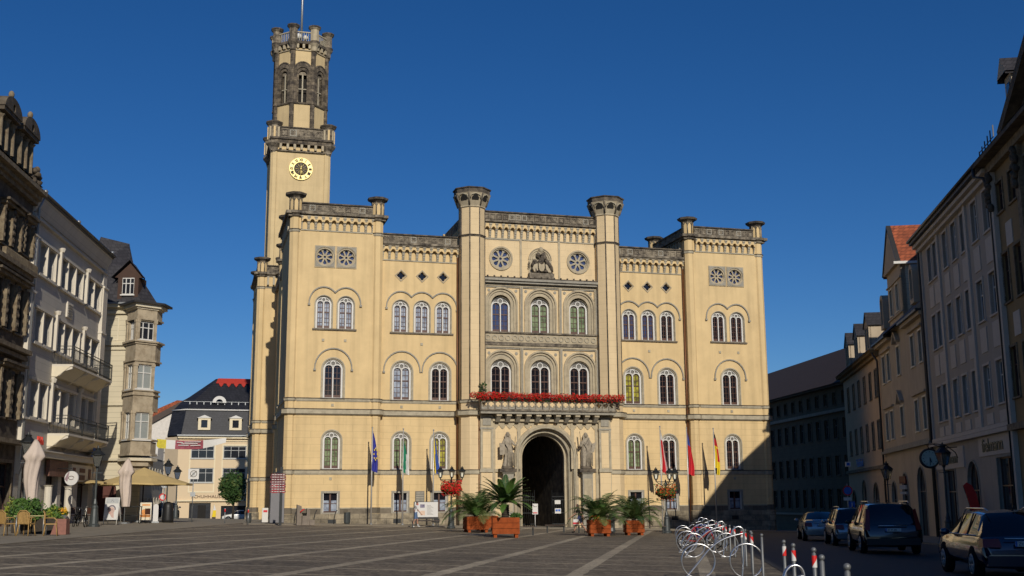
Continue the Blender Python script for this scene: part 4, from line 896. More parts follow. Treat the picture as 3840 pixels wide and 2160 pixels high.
# --- shoe shop building at the back
OS = Vector((-42.71, 150, 0))
h = thing('shoe_shop_building', 'pale ochre corner building with dark mansard roof and red ridge ornament behind the lime tree', 'building', OS, TH)
wins = [(q, z, 2.95, 1.62) for q in (2.2, 6.3) for z in (7.5,)]+[(q, 4.4, 2.95, 1.88) for q in (2.2, 6.3)]+[(2.15, -.6, 2.7, 2.4), (6.6, -.6, 3.6, 2.0)]
o = facade(h, -.9, 13, -1.4, 10.3, wins, SHOE); o.hexa([(-2.6, 2.5, -1.4), (-.9, 0, -1.4), (-.9, 12, -1.4), (-2.6, 12, -1.4)], [(-2.6, 2.5, 10.3), (-.9, 0, 10.3), (-.9, 12, 10.3), (-2.6, 12, 10.3)], SHOE); o.box(12.7, 13, 0, 12, -1, 10.3, SHOE); o.build('wall', h)
for q in wins[:4]: window(h, q[0], q[1], q[2], q[3], 0, mat('grey_window_frame', (.42, .42, .40), .6), None, .05, (2, 1), .15, ft=.1)
o = M()
for q in (2.2, 6.3): o.plate(rect(q-1.65, q+1.65, 3.1, 9.35), [rect(q-1.48, q+1.48, 3.3, 9.15)], -.05, 0, SHOEW)
o.box(-.9, 13, -.3, 0, 2.0, 2.16, SHOEW); o.box(-.9, 13, -.12, 0, 9.75, 9.85, SHOEW); o.box(-1, 13.2, -.35, .1, 10.1, 10.4, SHOEW); o.box(-1.1, 13.3, -.6, .2, 10.4, 10.55, GALV); o.build('trim', h)
o = M(); a = -.6
r0 = [(-2.4, 2.2), (-.6, -.3), (13.2, -.3), (13.2, 12), (-2.4, 12)]; r1 = [(-1.9, 2.9), (-.1, .8), (13.2, .8), (13.2, 12), (-1.9, 12)]; r2 = [(-1.0, 4.4), (.6, 2.4), (13, 2.4), (13, 12), (-1.0, 12)]; r3 = [(3.6, 6.3), (3.9, 6.0), (13, 6), (13, 10), (3.6, 10)]
V = [(x, y, 10.5) for x, y in r0]+[(x, y, 13.85) for x, y in r1]+[(x, y, 15.0) for x, y in r2]+[(x, y, 18.6) for x, y in r3]
o.add(V, [(5*j+i, 5*j+(i+1) % 5, 5*j+5+(i+1) % 5, 5*j+5+i) for j in range(3) for i in range(5)]+[(15, 16, 17, 18, 19)], LEAD)
o.tube([(-1.9, 2.75, 13.9), (-.1, .65, 13.9), (13, .65, 13.9)], .1, WHITE, 6)
RR2 = mat('red_ridge_tiles', (.40, .03, .015), .7)
o.hexa([(3.6, 5.15, 17.9), (13, 5.15, 17.9), (13, 5.3, 17.9), (3.6, 5.3, 17.9)], [(3.9, 5.9, 18.66), (13, 5.9, 18.66), (13, 6.1, 18.66), (3.9, 6.1, 18.66)], RR2)
for k in range(9): x = 4.3+k; o.add([(x-.35, 5.1, 17.92), (x+.35, 5.1, 17.92), (x+.2, 4.85, 17.6), (x, 4.6, 17.35), (x-.2, 4.85, 17.6)], [(0, 1, 2, 3, 4)], RR2)
for k in range(14): x = .3+k*.9; o.box(x-.06, x+.06, 1.9, 2.0, 14.7, 15.1, GALV)
o.box(-.5, 13, 1.86, 1.9, 15.05, 15.1, GALV); o.build('roof', h)
for q in (2.25, 6.25):
    o = M(); o.plate(rect(q-.78, q+.78, 11.2, 12.75), [rect(q-.4, q+.4, 11.5, 12.5)], -.25, 0, SHOEW); o.box(q-.72, q+.72, 0, 1.2, 11.2, 12.75, SHOEW); o.plate([(q-.95, 12.75), (q+.95, 12.75), (q, 13.15)], [], -.35, 1.2, WHITE); r = o.build('dormer', h); p = M(); p.box(q-.4, q+.4, -.1, -.05, 11.5, 12.5, GLH); p.build('pane', r)
o = M(); o.plate(circ(4.1, 14.95, .9, 12, 0, pi, 1)[::1], [circ(4.1, 14.98, .45, 10, 0, pi)], 1.7, 2.2, WHITE); o.build('eyebrow_window', h)
text('SCHUHHAUS', .56, BROWN, h, 'lettering', (1.0, -.06, 2.42), sx=1.12)
o = M(); o.box(.8, 3.5, .25, .3, -.8, 1.85, GLH); o.box(1.9, 2.9, .2, .26, -.8, 1.5, DARK); o.box(4.8, 8.4, .25, .3, -.8, 1.4, GLH); o.build('shop_front', h)
# clapboard neighbour and white gabled house in the side street
h2 = thing('banded_house', 'narrow grey house with deep horizontal bands in the side street', 'house', OS, TH)
o = M(); o.hexa([(-6.5, 22, -1), (-6.3, 22, -1), (-2.0, 3.4, -1), (-2.2, 3.2, -1)][::-1], [(-6.5, 22, 9.2), (-6.3, 22, 9.2), (-2.0, 3.4, 9.2), (-2.2, 3.2, 9.2)][::-1], WG); o.build('wall', h2)
o = M(); o.plate(rect(-2.75, -1.2, -1, 9.2), [], 3.0, 3.3, WG)
for k in range(7): o.box(-2.8, -1.15, 2.9, 3.0, 1.4+k*1.15, 1.55+k*1.15, GREYP)
o.build('end_wall', h2)
h3 = thing('white_gabled_house', 'white gabled house end with red tiled roof behind the banner', 'house', OS, TH)
o = M(); o.plate([(-12, -1), (1.5, -1), (1.5, 15.9), (-.04, 16.1), (-4.95, 12.9), (-12, 8.9)], [], 14, 14.5, mat('white_house_wall', (.62, .58, .52), .9), back=True); o.build('gable_wall', h3)
o = M(); BE = mat('brown_roof_edge', (.07, .05, .04), .8)
o.hexa([(-12, 13.6, 8.6), (1.6, 13.6, 16.75), (1.6, 20, 16.75), (-12, 20, 8.6)], [(-12, 13.6, 9.6), (1.6, 13.6, 17.55), (1.6, 20, 17.55), (-12, 20, 9.6)], BE)
o.hexa([(-12, 18, 10.4), (-.4, 18, 16.5), (-.4, 26, 16.5), (-12, 26, 10.4)], [(-12, 18, 11.6), (-1.6, 18, 16.6), (-1.6, 26, 16.6), (-12, 26, 11.6)], REDT)
o.build('roof', h3); o = M(); o.box(-12, -5.2, 20, 26, 9, 16.1, GREYP); o.build('rear_block', h3)
h3b = thing('grey_balcony_house', 'pale grey house front with small balconies at the mouth of the side street', 'house', (-33.5, 104, 0), radians(100))
o = facade(h3b, 0, 16, -.8, 5.9, [(2+k*2, z, .9, 1.3) for k in range(7) for z in (.9, 3.7)], WG); o.build('wall', h3b)
for k in range(7):
    for z in (.9, 3.7): window(h3b, 2+k*2, z, .9, 1.3, 0, WHITE, WGS, .1)
o = M(); o.box(0, 16, .1, 8, 5.9, 6.1, DROOF); o.box(0, .3, 0, 8, -.8, 5.9, WG); o.build('roof', h3b)
# --- right row
def RX(u): return -u
def rwins(root, rows, m, sur, frame=WHITE, bars=(1, 1), sw=.12, pane=GLH):
    for x, z, w_, hh, *r in rows: window(root, x, z, w_, hh, 0, frame, sur, sw, bars, .2, pane=pane, arched=bool(r and r[0]))
h = thing('grey_house', 'light grey four-storey house with pale panels and an arched doorway on the shaded side', 'house', PR, RR_)
x0, x1 = -2.6, 14.9; gz = -.9; us = [.0, -1.5, -4.2, -6.4, -8.55, -11.0, -13.4]; ww = [1.05, 1.05, 1.1, 1.1, 1.1, 1.15, 1.15]
wins = [(-u+.1, z, w_, 2.05) for z in (14.6, 10.45, 6.15) for u, w_ in zip(us, ww)]
shop = [(10.6+2.5, -.4, 3.0, 4.0), (6.6, gz, 2.4, 4.5, True), (1.2, -.4, 2.6, 3.7)]
o = facade(h, x0, x1, gz-1, 17.5, wins+shop, GRY); o.build('wall', h); rwins(h, wins, GRY, LGR); rwins(h, shop, GRY, GSTONE, BROWN)
o = M()
for z in (13.0, 8.85, 4.95+.3):
    for i, u in enumerate(us): o.box(-u+.1-.6, -u+.1+.6, -.04, 0, z, z+(1.25 if z > 6 else .55), LGR)
for a in (x0, -2.6+4.9, 9.1-.0, x1-.6): o.box(a, a+.45, -.1, 0, 5.1, 17.4, LGR)
for z, k in ((4.75, .3), (5.0, .15), (16.9, .25), (17.15, .45), (17.38, .65)): o.box(x0, x1, -k, 0, z, z+.2, LGR if z < 17.3 else GUT)
o.build('cornice', h); o = M(); gable(o, x0, x1, -.3, 13, 17.55, 24.2, DROOF, GRY); o.build('roof', h); shell(h, x0, x1, .1, 13, gz-1, 17.5, GRY)
o = M(); o.box(x0+.1, 5.0, -.06, 0, 3.35, 4.5, LGR); o.box(8.4, x1-.3, -.06, 0, 3.75, 4.7, LGR); o.build('fascia_board', h)
INK = mat('dark_green_lettering', (.01, .035, .03), .5)
text('fielmann', .95, INK, h, 'lettering', (9.2, -.08, 3.95), ext=.02, sx=1.25); text('fielmann', .85, INK, h, 'lettering', (.2, -.08, 3.62), ext=.02, sx=1.2)
for q in (x0-.02, x1-.1): o = M(); o.tube([(q+.2, -.2, 17.3), (q+.2, -.15, 16.8), (q+.2, -.15, gz)], .08, GUT, 6); o.build('rain_pipe', h)
o = M(); o.tube([(x0, -.72, 17.62), (x1, -.72, 17.62)], .09, GUT, 6); o.build('gutter', h)
h = thing('ochre_house', 'dark ochre baroque house with tall pediment and carved capitals at the right edge', 'house', PR, RR_)
x0, x1 = 14.92, 34; wins = [(-u, z, 1.1, hh) for u in (-16.0, -18.1, -20.6, -23) for z, hh in ((14.9, 1.45), (10.6, 2.3), (6.2, 2.3))]+[(17.3, -.6, 2.0, 3.6), (21, -.6, 2.4, 3.6)]
o = facade(h, x0, x1, gz-1, 17.0, wins, OCH); o.build('wall', h); rwins(h, wins, OCH, ORN2, BROWN)
o = M(); o.box(x0, x1, -.3, 0, 17.0, 17.4, ORN2); o.box(x0-.4, x1, -.8, 0, 17.4, 17.6, ORN); o.box(x0, x1, -.3, 0, 4.7, 5.0, ORN2)
for q in (17.05, 19.35, 22): o.box(q-.5, q+.5, -.04, 0, 13.1, 14.2, LGR); o.box(q-.5, q+.5, -.04, 0, 8.9, 10, LGR)
o.plate([(19.6, 17.6), (34, 17.6), (26.8, 21.2)], [], -.2, .4, ORN, back=True); o.band([(19.0, 17.7), (26.8, 21.6)], .45, -.7, 0, ORN); o.band([(26.8, 21.6), (34, 18.0)], .45, -.7, 0, ORN)
o.build('cornice', h)
for q in (15.0, 19.5, 24.2):
    o = M(); o.box(q-.1, q+.45, -.22, 0, .2, 17.0, LGR if q < 16 else ORN2)
    for k in range(16): o.ell((q+.18+random.uniform(-.28, .28), -.3, 15.2+k*.11), (.16, .16, .16), ORN, 6, 5, .2)
    o.build('pilaster', h)
o = M(); o.plate([(x0-.1, 18.0), (34, 18.0), (34, 24.3), (22, 24.3)] if 0 else [(x0, 17.7), (34, 17.7), (34, 24.3), (x0, 24.3)], [], 6, 6.2, DROOF); gable(o, x0, x1, -.5, 13, 17.7, 24.6, DROOF, OCH); o.build('roof', h); shell(h, x0, x1, .1, 13, gz-1, 17.6, OCH)
o = M(); o.box(15.2, 16.3, .9, 3.0, 18.3, 21.7, BEI); gable(o, 15.1, 16.4, .6, 3.2, 21.7, 22.6, DROOF, BEI, .1, 'y'); o.box(15.5, 16.0, .86, .9, 19.6, 21.3, GLH); o.build('dormer', h)
o = M()
for k in range(6): o.box(12.2+k*.55, 12.25+k*.55, .2, .25, 18.4+.1*k, 19.0+.1*k, GUT)
o.box(12.2, 15, .2, .23, 18.9, 18.94, GUT); o.build('snow_guard', h)
o = M(); o.tube([(14.6, -.75, 17.6), (14.6, -.75, 17.0), (15.1, -.45, 16.8), (15.05, -.2, 16.2), (15.05, -.2, -1)], .09, GUT, 6); o.build('rain_pipe', h)
h = thing('beige_house', 'beige gabled house with red tiled gable roof between the grey and the pink house', 'house', PR, RR_)
x0, x1 = -20.2, -2.62
wins = [(-u, z, 1.0, 2.05) for u in (18.75, 16.5, 13.0, 9.6-.2, 7.2-.2, 4.2) for z in (10.25, 6.0)]
wins = [(-u, z, 1.05, 2.0) for u in (18.3, 16.2, 12.2, 7.0, 4.4) for z in (10.25, 6.0)]; wins += [(-12.2+.9+.3, 14.6, .95, 1.9), (-12.2-1.2, 14.6, .95, 1.9)]
door = [(-17.3, -.9, 1.9, 3.8, True), (-12.8, -.9, 2.2, 4.3, True), (-7.2, -.9, 2.5, 4.6, True)]
gx0, gx1 = -14.6, -9.2
o = M(); hs = [rect(q[0]-q[2]/2, q[0]+q[2]/2, q[1], q[1]+q[3]) for q in wins]+[arch(q[0], q[1], q[2]/2, q[1]+q[3]-q[2]/2, 10) for q in door]
o.plate([(x0, gz-1), (x1, gz-1), (x1, 13.3), (gx1, 13.3), (gx1, 17.8), ((gx0+gx1)/2, 20.7), (gx0, 17.8), (gx0, 13.3), (x0, 13.3)], hs, 0, .3, BEI); o.build('wall', h)
rwins(h, wins, BEI, CREAM); rwins(h, door, BEI, GSTONE, BROWN)
o = M()
for z, k in ((5.0, .3), (5.2, .12)): o.box(x0, x1, -k, 0, z-.0, z+.18, GSTONE)
for a, b in ((x0, gx0), (gx1, x1)): o.box(a, b, -.35, 0, 13.05, 13.27, BEI); o.box(a, b, -.55, 0, 13.27, 13.42, GUT)
o.box(gx0, gx1, -.25, 0, 17.7, 17.9, BEI); o.box(gx0, gx1, -.12, 0, 16.7, 16.8, BEI); o.box(gx0, gx1, -.12, 0, 14.3, 14.42, BEI)
gm = (gx0+gx1)/2; o.band([(gx0-.2, 17.72), (gm, 20.9)], .14, -.3, 0, GUT); o.band([(gm, 20.9), (gx1+.2, 17.72)], .14, -.3, 0, GUT); o.band([(gx0+.5, 18.0), (gm, 20.45)], .12, -.1, 0, CREAM); o.band([(gm, 20.45), (gx1-.5, 18.0)], .12, -.1, 0, CREAM); o.plate(circ(gm, 18.8, .3, 14), [circ(gm, 18.8, .2, 14)], -.05, 0, GUT)
for q, w_, z in ((-12.2, 1.2, 12.55), (-12.2, 1.2, 8.3)): o.band([(q-w_*.7, z), (q, z+.75), (q+w_*.7, z)], .22, -.3, 0, BEI)
for q, w_ in ((-17.2, 1.9), (-5.7, 2.2)): 
    for z in (12.5, 8.3): o.box(q-w_, q+w_, -.2, 0, z, z+.14, BEI)
o.build('cornice', h)
o = M(); gable(o, x0, x1, -.3, 12, 13.45, 20.0, DROOF, BEI); o.hexa([(gx1-.3, 0, 13.6), (gx1, 0, 13.6), (gx1, 6, 13.6), (gx1-.3, 6, 13.6)], [(gx1-.3, 0, 17.8), (gx1, 0, 17.8), (gx1, 6, 17.8), (gx1-.3, 6, 17.8)], CRM); o.box(gx0, gx0+.3, .01, 6, 13.6, 17.8, BEI)
gable(o, gx0-.1, gx1+.1, -.22, 7, 17.75, 20.95, REDT, BEI, .15, 'y'); o.box(gx1+.25, gx1+.4, -.5, 7, 17.55, 17.72, WHITE); o.build('roof', h); shell(h, x0, x1, .1, 12, gz-1, 13.6, BEI)
for q in (-17.2, -5.6): o = M(); o.plate(arch(q, 14.2, .6, 16.2), [arch(q, 14.5, .4, 16.1)], -.1, 2.2, BEI); o.box(q-.35, q+.35, .1, .15, 14.4, 16.2, GLH); o.build('dormer', h)
o = M(); o.tube([(x1-.1, -.15, 13.5), (x1-.1, -.15, gz)], .08, GUT, 6); o.build('rain_pipe', h)
h = thing('pink_house', 'pinkish house with three pointed dormers and arched ground floor openings on the shaded side', 'house', PR, RR_)
x0, x1 = -41, -20.22
wins = [(-u, z, .95, 2.1) for u in (22.3, 25.1, 28.2, 31.4, 34.6, 38) for z in (9.6, 5.6)]; door = [(-38.6+.6, -1, 2.3, 3.4, True), (-31.8, -1, 2.0, 4.2, True), (-25.6, -1, 2.6, 3.9, True)]
o = facade(h, x0, x1, gz-1, 12.9, wins+door, PNK); o.build('wall', h); rwins(h, wins, PNK, ORN2, BROWN); rwins(h, door, PNK, ORN2, BROWN)
o = M(); o.box(x0, x1, -.3, 0, 12.6, 12.85, OCH); o.box(x0, x1, -.65, 0, 12.85, 13.1, OCH); o.box(x0, x1, -.25, 0, 4.0, 4.25, ORN2); o.build('cornice', h)
o = M(); gable(o, x0, x1, -.5, 12, 13.1, 18.5, DROOF, PNK); o.hexa([(x0-.05, .2, 13.2), (x0+.1, .2, 13.2), (x0+.1, 6, 18.3), (x0-.05, 6, 18.3)], [(x0-.05, 0, 13.0), (x0+.1, 0, 13.0), (x0+.1, 6, 18.5), (x0-.05, 6, 18.5)], REDT); o.build('roof', h); shell(h, x0, x1, .1, 12, gz-1, 12.9, PNK)
for u in (36.5, 30.9, 24.8):
    o = M(); q = -u; o.plate([(q-1.1, 13.2), (q+1.1, 13.2), (q+1.1, 15.6), (q, 16.6), (q-1.1, 15.6)], [rect(q-.8, q-.12, 13.7, 15.4), rect(q+.12, q+.8, 13.7, 15.4)], -.1, .1, BEI); o.box(q-1.1, q-1.0, 0, 3, 13.2, 15.6, BEI); o.box(q+1.0, q+1.1, 0, 3, 13.2, 15.6, BEI)
    o.band([(q-1.25, 15.5), (q, 16.7)], .1, -.2, 2.8, DROOF); o.band([(q, 16.7), (q+1.25, 15.5)], .1, -.2, 2.8, DROOF); r = o.build('dormer', h); p = M(); p.box(q-.9, q+.9, .05, .09, 13.6, 15.45, GLH); p.build('pane', r)
text('Mobilfunk', 1.0, SBL, h, 'lettering', (-34.9, -.1, 4.45), sx=1.0)
o = M(); o.tube([(x1-.1, -.6, 13), (x1-.1, -.15, 12.2), (x1-.1, -.15, gz)], .08, GUT, 6); o.build('rain_pipe', h)
# dark house closing the street
h = thing('dark_street_house', 'long dark grey house with a brown roof closing the street on the right', 'house', (32.3, 108.8, 0), -pi/2+radians(6.6))
x0, x1 = -60, .5
wins = [(-2-k*2.3, z, 1.0, 1.8) for k in range(9) for z in (11.0, 6.9, 3.0)]
wins = [(-2-k*2.3, z, 1.0, 1.9) for k in range(22) for z in (7.6, 4.0, .8)]+[(-2-k*2.3, 10.9, .8, 1.2) for k in range(22)]
o = facade(h, x0, x1, -3, 12.6, wins, DKG); o.build('wall', h); rwins(h, wins, DKG, DKG, GREYP, (1, 1))
o = M(); o.box(x0, x1, -.4, 0, 10.1, 10.4, GSTONE); o.box(x0, x1, -.7, 0, 12.6, 12.8, GUT); o.box(x0, x1, -.3, 0, .1, .3, GSTONE); o.build('cornice', h)
o = M(); gable(o, x0, x1, -.6, 10, 12.8, 17.6, mat('brown_roof', (.045, .025, .016), .8, var=.2), DKG); o.build('roof', h); shell(h, x0, x1, .1, 10, -3, 12.6, DKG)
# row continues out of the picture on the right: its shadow falls across the square
h = thing('corner_block', 'tall plain grey house nearest the camera on the shaded side, mostly out of the picture', 'house', PR, RR_)
x0, x1 = 34.02, 84
wins = [(36+k*2.6, z, 1.1, 2.0) for k in range(18) for z in (12.0, 8.6, 5.2)]
o = facade(h, x0, x1, -1.5, 15.2, wins, GRY); o.build('wall', h); rwins(h, wins, GRY, LGR)
o = M(); gable(o, x0, x1, -.4, 13, 15.3, 20.3, DROOF, GRY); o.build('roof', h); shell(h, x0, x1, .1, 13, -1.5, 15.2, GRY)
# ------------------------------------------------------------ helpers for loose things
def at(X, Y, dz=0.): return (X, Y, G(X, Y)+dz)
def hat(u, y, dz=0.035): X, Y = HW(u, y); return (X, Y, G(X, Y)+dz)
TERR = mat('terracotta_boards', (.27, .058, .012), .8, var=.25, scale=5, spec=.2)
LEAFD = mat('dark_leaf', (.035, .075, .018), .5, var=.35, scale=6); LEAF = mat('mid_leaf', (.07, .14, .025), .5, var=.35, scale=6); LEAFY = mat('yellow_green_leaf', (.22, .26, .03), .5, var=.25, scale=6)
LEAFO = mat('olive_leaf', (.10, .13, .035), .55, var=.3, scale=6); BARK = mat('bark', (.04, .03, .02), .9, var=.3, scale=12)
GERA = mat('red_geranium', (.62, .02, .012), .6, var=.25, scale=14); GERB = mat('deep_red_geranium', (.32, .012, .012), .6, var=.25, scale=14); ORF = mat('orange_flower', (.65, .14, .02), .6, var=.25, scale=14); YELF = mat('yellow_flower', (.75, .45, .02), .6, var=.2, scale=14)
def leaves(o, n, fn, s, mats, wts=None, jit=.5):
    """n small leaf faces placed by fn()"""
    for _ in range(n):
        c = Vector(fn()); d = Vector((random.gauss(0, 1), random.gauss(0, 1), random.gauss(0, 1))).normalized(); e = d.orthogonal().normalized()
        k = s*random.uniform(1-jit, 1+jit); m = random.choices(mats, wts)[0]
        o.add([c-d*k, c+e*k*.5, c+d*k, c-e*k*.5], [(0, 1, 2, 3)], m)
def inball(c, r, shell_=.5):
    while 1:
        v = Vector((random.uniform(-1, 1), random.uniform(-1, 1), random.uniform(-1, 1)))
        if shell_ < v.length < 1: return (c[0]+v.x*r[0], c[1]+v.y*r[1], c[2]+v.z*r[2])
# ------------------------------------------------------------ flowers along the balcony
o = M(); random.seed(21)
cl = [(14.1+k*.2+random.uniform(-.05, .05), -2.12+random.uniform(-.05, .05), 9.66+random.uniform(-.06, .1)) for k in range(62)]
for c in cl: leaves(o, 125, lambda: inball(c, (.26, .3, .3), .35), .062, [GERA, GERB, LEAFD, LEAF], [.70, .14, .10, .06])
leaves(o, 350, lambda: (random.uniform(14.2, 26.3), -2.15, 9.3+random.uniform(0, .12)), .05, [GERA, LEAF, LEAFD], [.4, .3, .3])
b = o.build('geranium_row', None, (HO.x, HO.y, 0), TH, 'long row of bright red geraniums spilling over the stone balcony above the arch', 'flowers')
o = M(); o.box(14.3, 26.1, -2.2, -1.98, 9.42, 9.6, DARK); o.build('flower_box', b)
o = M(); leaves(o, 60, lambda: (15.0+random.uniform(-.25, .35), -1.2, 9.6+random.uniform(.3, 1.3)), .12, [LEAFD]); o.tube([(15.0, -1.2, 8.7), (15.05, -1.2, 10.7)], .03, BARK, 4)
o.build('balcony_shrub', None, (HO.x, HO.y, 0), TH, 'small dark leafy shrub at the left end of the balcony', 'plant')
# ------------------------------------------------------------ statues
STA = mat('statue_stone', (.34, .29, .215), .9, var=.2, scale=5, bump=.4, col2=(.17, .14, .105), c2thr=.6)
def statue(u, z, label, kind):
    o = M(); n = 40; rows = []
    prof = [(0, .36, .27), (.12, .38, .28), (.35, .34, .26), (.8, .31, .25), (1.25, .33, .25), (1.5, .31, .22), (1.75, .33, .21), (1.98, .37, .22), (2.12, .33, .18), (2.2, .16, .13), (2.3, .11, .11)]
    for i in range(len(prof)*3-2):
        j = min(i//3, len(prof)-2); f = i/3-j; a = prof[j]; b = prof[j+1]; rows.append(tuple(a[k]*(1-f)+b[k]*f for k in range(3)))
    vs = []; s = 1 if kind == 'L' else -1
    for zz, rx, ry in rows:
        fold = max(0, min(1, (1.9-zz)/1.2)); sway = .07*sin(zz*1.5)*s
        for k in range(n):
            t = 2*pi*k/n; q = 1+.10*fold*sin(7*t+zz*1.3*s+.8*sin(2*t))+.05*fold*sin(13*t-zz*2)
            vs.append((sway+rx*q*cos(t), ry*q*sin(t), .14+zz))
    R = len(rows); o.add(vs, [(i*n+k, i*n+(k+1) % n, (i+1)*n+(k+1) % n, (i+1)*n+k) for i in range(R-1) for k in range(n)], STA, True)
    o.ell((.03*s, -.03, 2.62), (.145, .17, .2), STA, 12, 9); o.ell((.03*s, .05, 2.66), (.165, .17, .19), STA, 10, 8, .05); o.ell((.03*s, -.19, 2.6), (.03, .04, .04), STA)
    for q in (-1, 1): o.tube([(.03*s+q*.14, .05, 2.62), (.03*s+q*.17, .0, 2.35), (.03*s+q*.2, .02, 2.12)], .08, STA, 7, rr=[.09, .08, .05])
    for k in range(5): o.tube([(-.25+.1*k, -.24, 1.95-.12*k*s), (-.05+.1*k, -.32, 1.6-.1*k), (.0+.1*k, -.28, 1.2), (-.1+.12*k, -.27, .2)], .05, STA, 5)
    o.lathe(0, 0, [(.46, 0), (.5, .06), (.4, .2)], DSTONE, 9, sy=.8)
    if kind == 'L':
        o.tube([(.3, -.05, 2.12), (.48, -.2, 1.85), (.62, -.32, 1.82), (.68, -.34, 2.0)], .08, STA, 7, rr=[.12, .1, .07, .05]); o.tube([(.58, -.3, .0+.1), (.72, -.36, 2.85)], .025, STA, 6); o.ell((.67, -.36, 2.0), (.06, .06, .08), STA)
        o.tube([(-.3, .0, 2.1), (-.5, -.12, 1.75), (-.45, -.3, 1.5)], .09, STA, 7); o.box(-.72, -.38, -.38, -.28, 1.05, 1.95, STA); o.box(-.66, -.3, -.30, -.1, 1.1, 1.9, STA)
    else:
        o.tube([(-.3, -.05, 2.1), (-.5, -.15, 1.75), (-.62, -.32, 1.75), (-.58, -.36, 2.05)], .08, STA, 7, rr=[.12, .1, .07, .05]); o.ell((-.58, -.37, 2.1), (.06, .05, .08), STA)
        o.tube([(-.55, -.38, 1.9), (-.66, -.38, 2.9)], .025, DSTONE, 5, rr=[.03, .02]); o.tube([(-.72, -.36, 1.3), (-.82, -.36, 2.45)], .03, DSTONE, 5)
        o.tube([(.3, .0, 2.1), (.42, -.15, 1.8), (.5, -.3, 1.7)], .1, STA, 7); o.hexa([(.28, -.36, 1.2), (.52, -.36, 1.3), (.52, -.28, 1.3), (.28, -.28, 1.2)], [(.38, -.36, 1.95), (.72, -.36, 2.1), (.72, -.28, 2.1), (.38, -.28, 1.95)], STA)
    X, Y = HW(u, -1.25); return o.build('statue', None, (X, Y, z), TH, label, 'statue', 'portal statues')
statue(17.0, 4.16, 'stone statue of a robed figure with tablet and tall staff, left of the arch', 'L')
statue(23.45, 4.16, 'stone statue of a long-haired draped figure raising an arm, right of the arch', 'R')
# ------------------------------------------------------------ flagpoles and hanging flags
POLE = mat('flagpole_aluminium', (.50, .48, .44), .4, metal=.4, var=.05)
FB = mat('flag_blue', (.03, .035, .28), .7, var=.08); FGR = mat('flag_green', (.01, .20, .10), .7, var=.08); FW = mat('flag_white', (.62, .60, .56), .7, var=.04)
FY = mat('flag_yellow', (.72, .52, .01), .7, var=.06); FUB = mat('flag_sky_blue', (.03, .08, .34), .7, var=.08); FR = mat('flag_red', (.52, .012, .02), .7, var=.08); FK = mat('flag_black', (.012, .012, .012), .7)
def flagpole(u, y, ztop, label):
    o = M(); X, Y = HW(u, y); z = G(X, Y)+.03; o.tube([(0, 0, 0), (0, 0, ztop-z)], .05, POLE, 8, rr=[.065, .04]); o.lathe(0, 0, [(.12, 0), (.12, .06), (.07, .1)], GALV, 8); o.ell((0, 0, ztop-z+.05), (.06, .06, .07), GALV)
    o.build('flagpole', None, (X, Y, z), TH, label, 'flagpole', 'flagpoles in front of the town hall'); return X, Y
def flag(u, y, zt, ln, cols, label, kind='v', wd=.52, seed=0, mirror=1):
    """limp flag: stripes run down the cloth ('v') or across it ('h')"""
    random.seed(seed); o = M(); nu = 12; nv = 22; P = []
    for j in range(nv+1):
        t = j/nv; wj = wd*(.12+.88*min(1, t*1.35)**.8)*(1-.10*max(0, t-.85)/.15)
        for i in range(nu+1):
            s = i/nu; x = .04+wj*s*(.75+.25*t)*mirror-(.0 if mirror > 0 else .04); yy = .11*sin(s*11+t*2.2+seed)*(.3+.7*t)+.05*sin(t*7+s*3); zz = zt-ln*t-(s*.28*(1-t) if kind == 'x' else s*.20)
            P.append((x+.07*sin(t*4+seed)*t, yy-.06, zz))
    F = {}
    for j in range(nv):
        for i in range(nu):
            s = (i+.5)/nu; t = (j+.5)/nv
            m = cols(s, t); F.setdefault(m, []).append((j*(nu+1)+i, j*(nu+1)+i+1, (j+1)*(nu+1)+i+1, (j+1)*(nu+1)+i))
    k = 0
    for m, fs in F.items():
        if k == 0: o.add(P, fs, m, True); k = 1
        else:
            i = o.mid(m)
            for f in fs: o.f.append(list(f)); o.mi.append(i); o.sm.append(True)
    X, Y = HW(u, y); return o.build('flag', None, (X, Y, 0), TH, label, 'flag', 'flags hanging from the flagpoles')
fl = [(6.36, -1.9, 7.11, 'left of the ground-floor window pair', 'first flagpole from the left, carrying the dark blue flag'),
      (8.70, -1.9, 7.04, '', 'second flagpole from the left, carrying the green and white flag'),
      (11.02, -1.9, 6.98, '', 'third flagpole from the left, beside the flower lamp, with the blue and yellow flag'),
      (29.4, -2.1, 7.43, '', 'flagpole behind the right flower lamp, carrying the white and red flag'),
      (31.7, -2.1, 7.35, '', 'flagpole at the brown rain pipe, carrying the red and blue flag'),
      (34.05, -2.1, 7.33, '', 'rightmost flagpole, carrying the black, red and yellow flag')]
for u, y, zt, _, lb in fl: flagpole(u, y, zt, lb)
e = flag(6.36, -1.9, 6.95, 2.95, lambda s, t: FB, 'limp dark blue flag with a ring of gold stars on the leftmost pole', seed=1, wd=.5)
o = M()
for k in range(8):
    a = k*pi/4; c = (.24+.13*cos(a), -.16, 5.2+.42*sin(a)); o.add([(c[0]+(.045 if q % 2 else .1)*sin(q*pi/5)*.6, c[1]-.05, c[2]+(.045 if q % 2 else .1)*cos(q*pi/5)) for q in range(10)], [tuple(range(10))], FY)
o.build('gold_star', e)
flag(8.70, -1.9, 6.2, 2.35, lambda s, t: FW if s > .72-.3*t and t > .35 else FGR, 'limp green and white flag in front of a ground-floor window', seed=2, wd=.5)
flag(11.02, -1.9, 6.75, 2.9, lambda s, t: FUB if s > .45-.15*t and (t > .12 or s > .3) else FY, 'limp blue and yellow flag to the left of the flower lamp', seed=3, wd=.46, mirror=1)
for k in (1,):
    pass
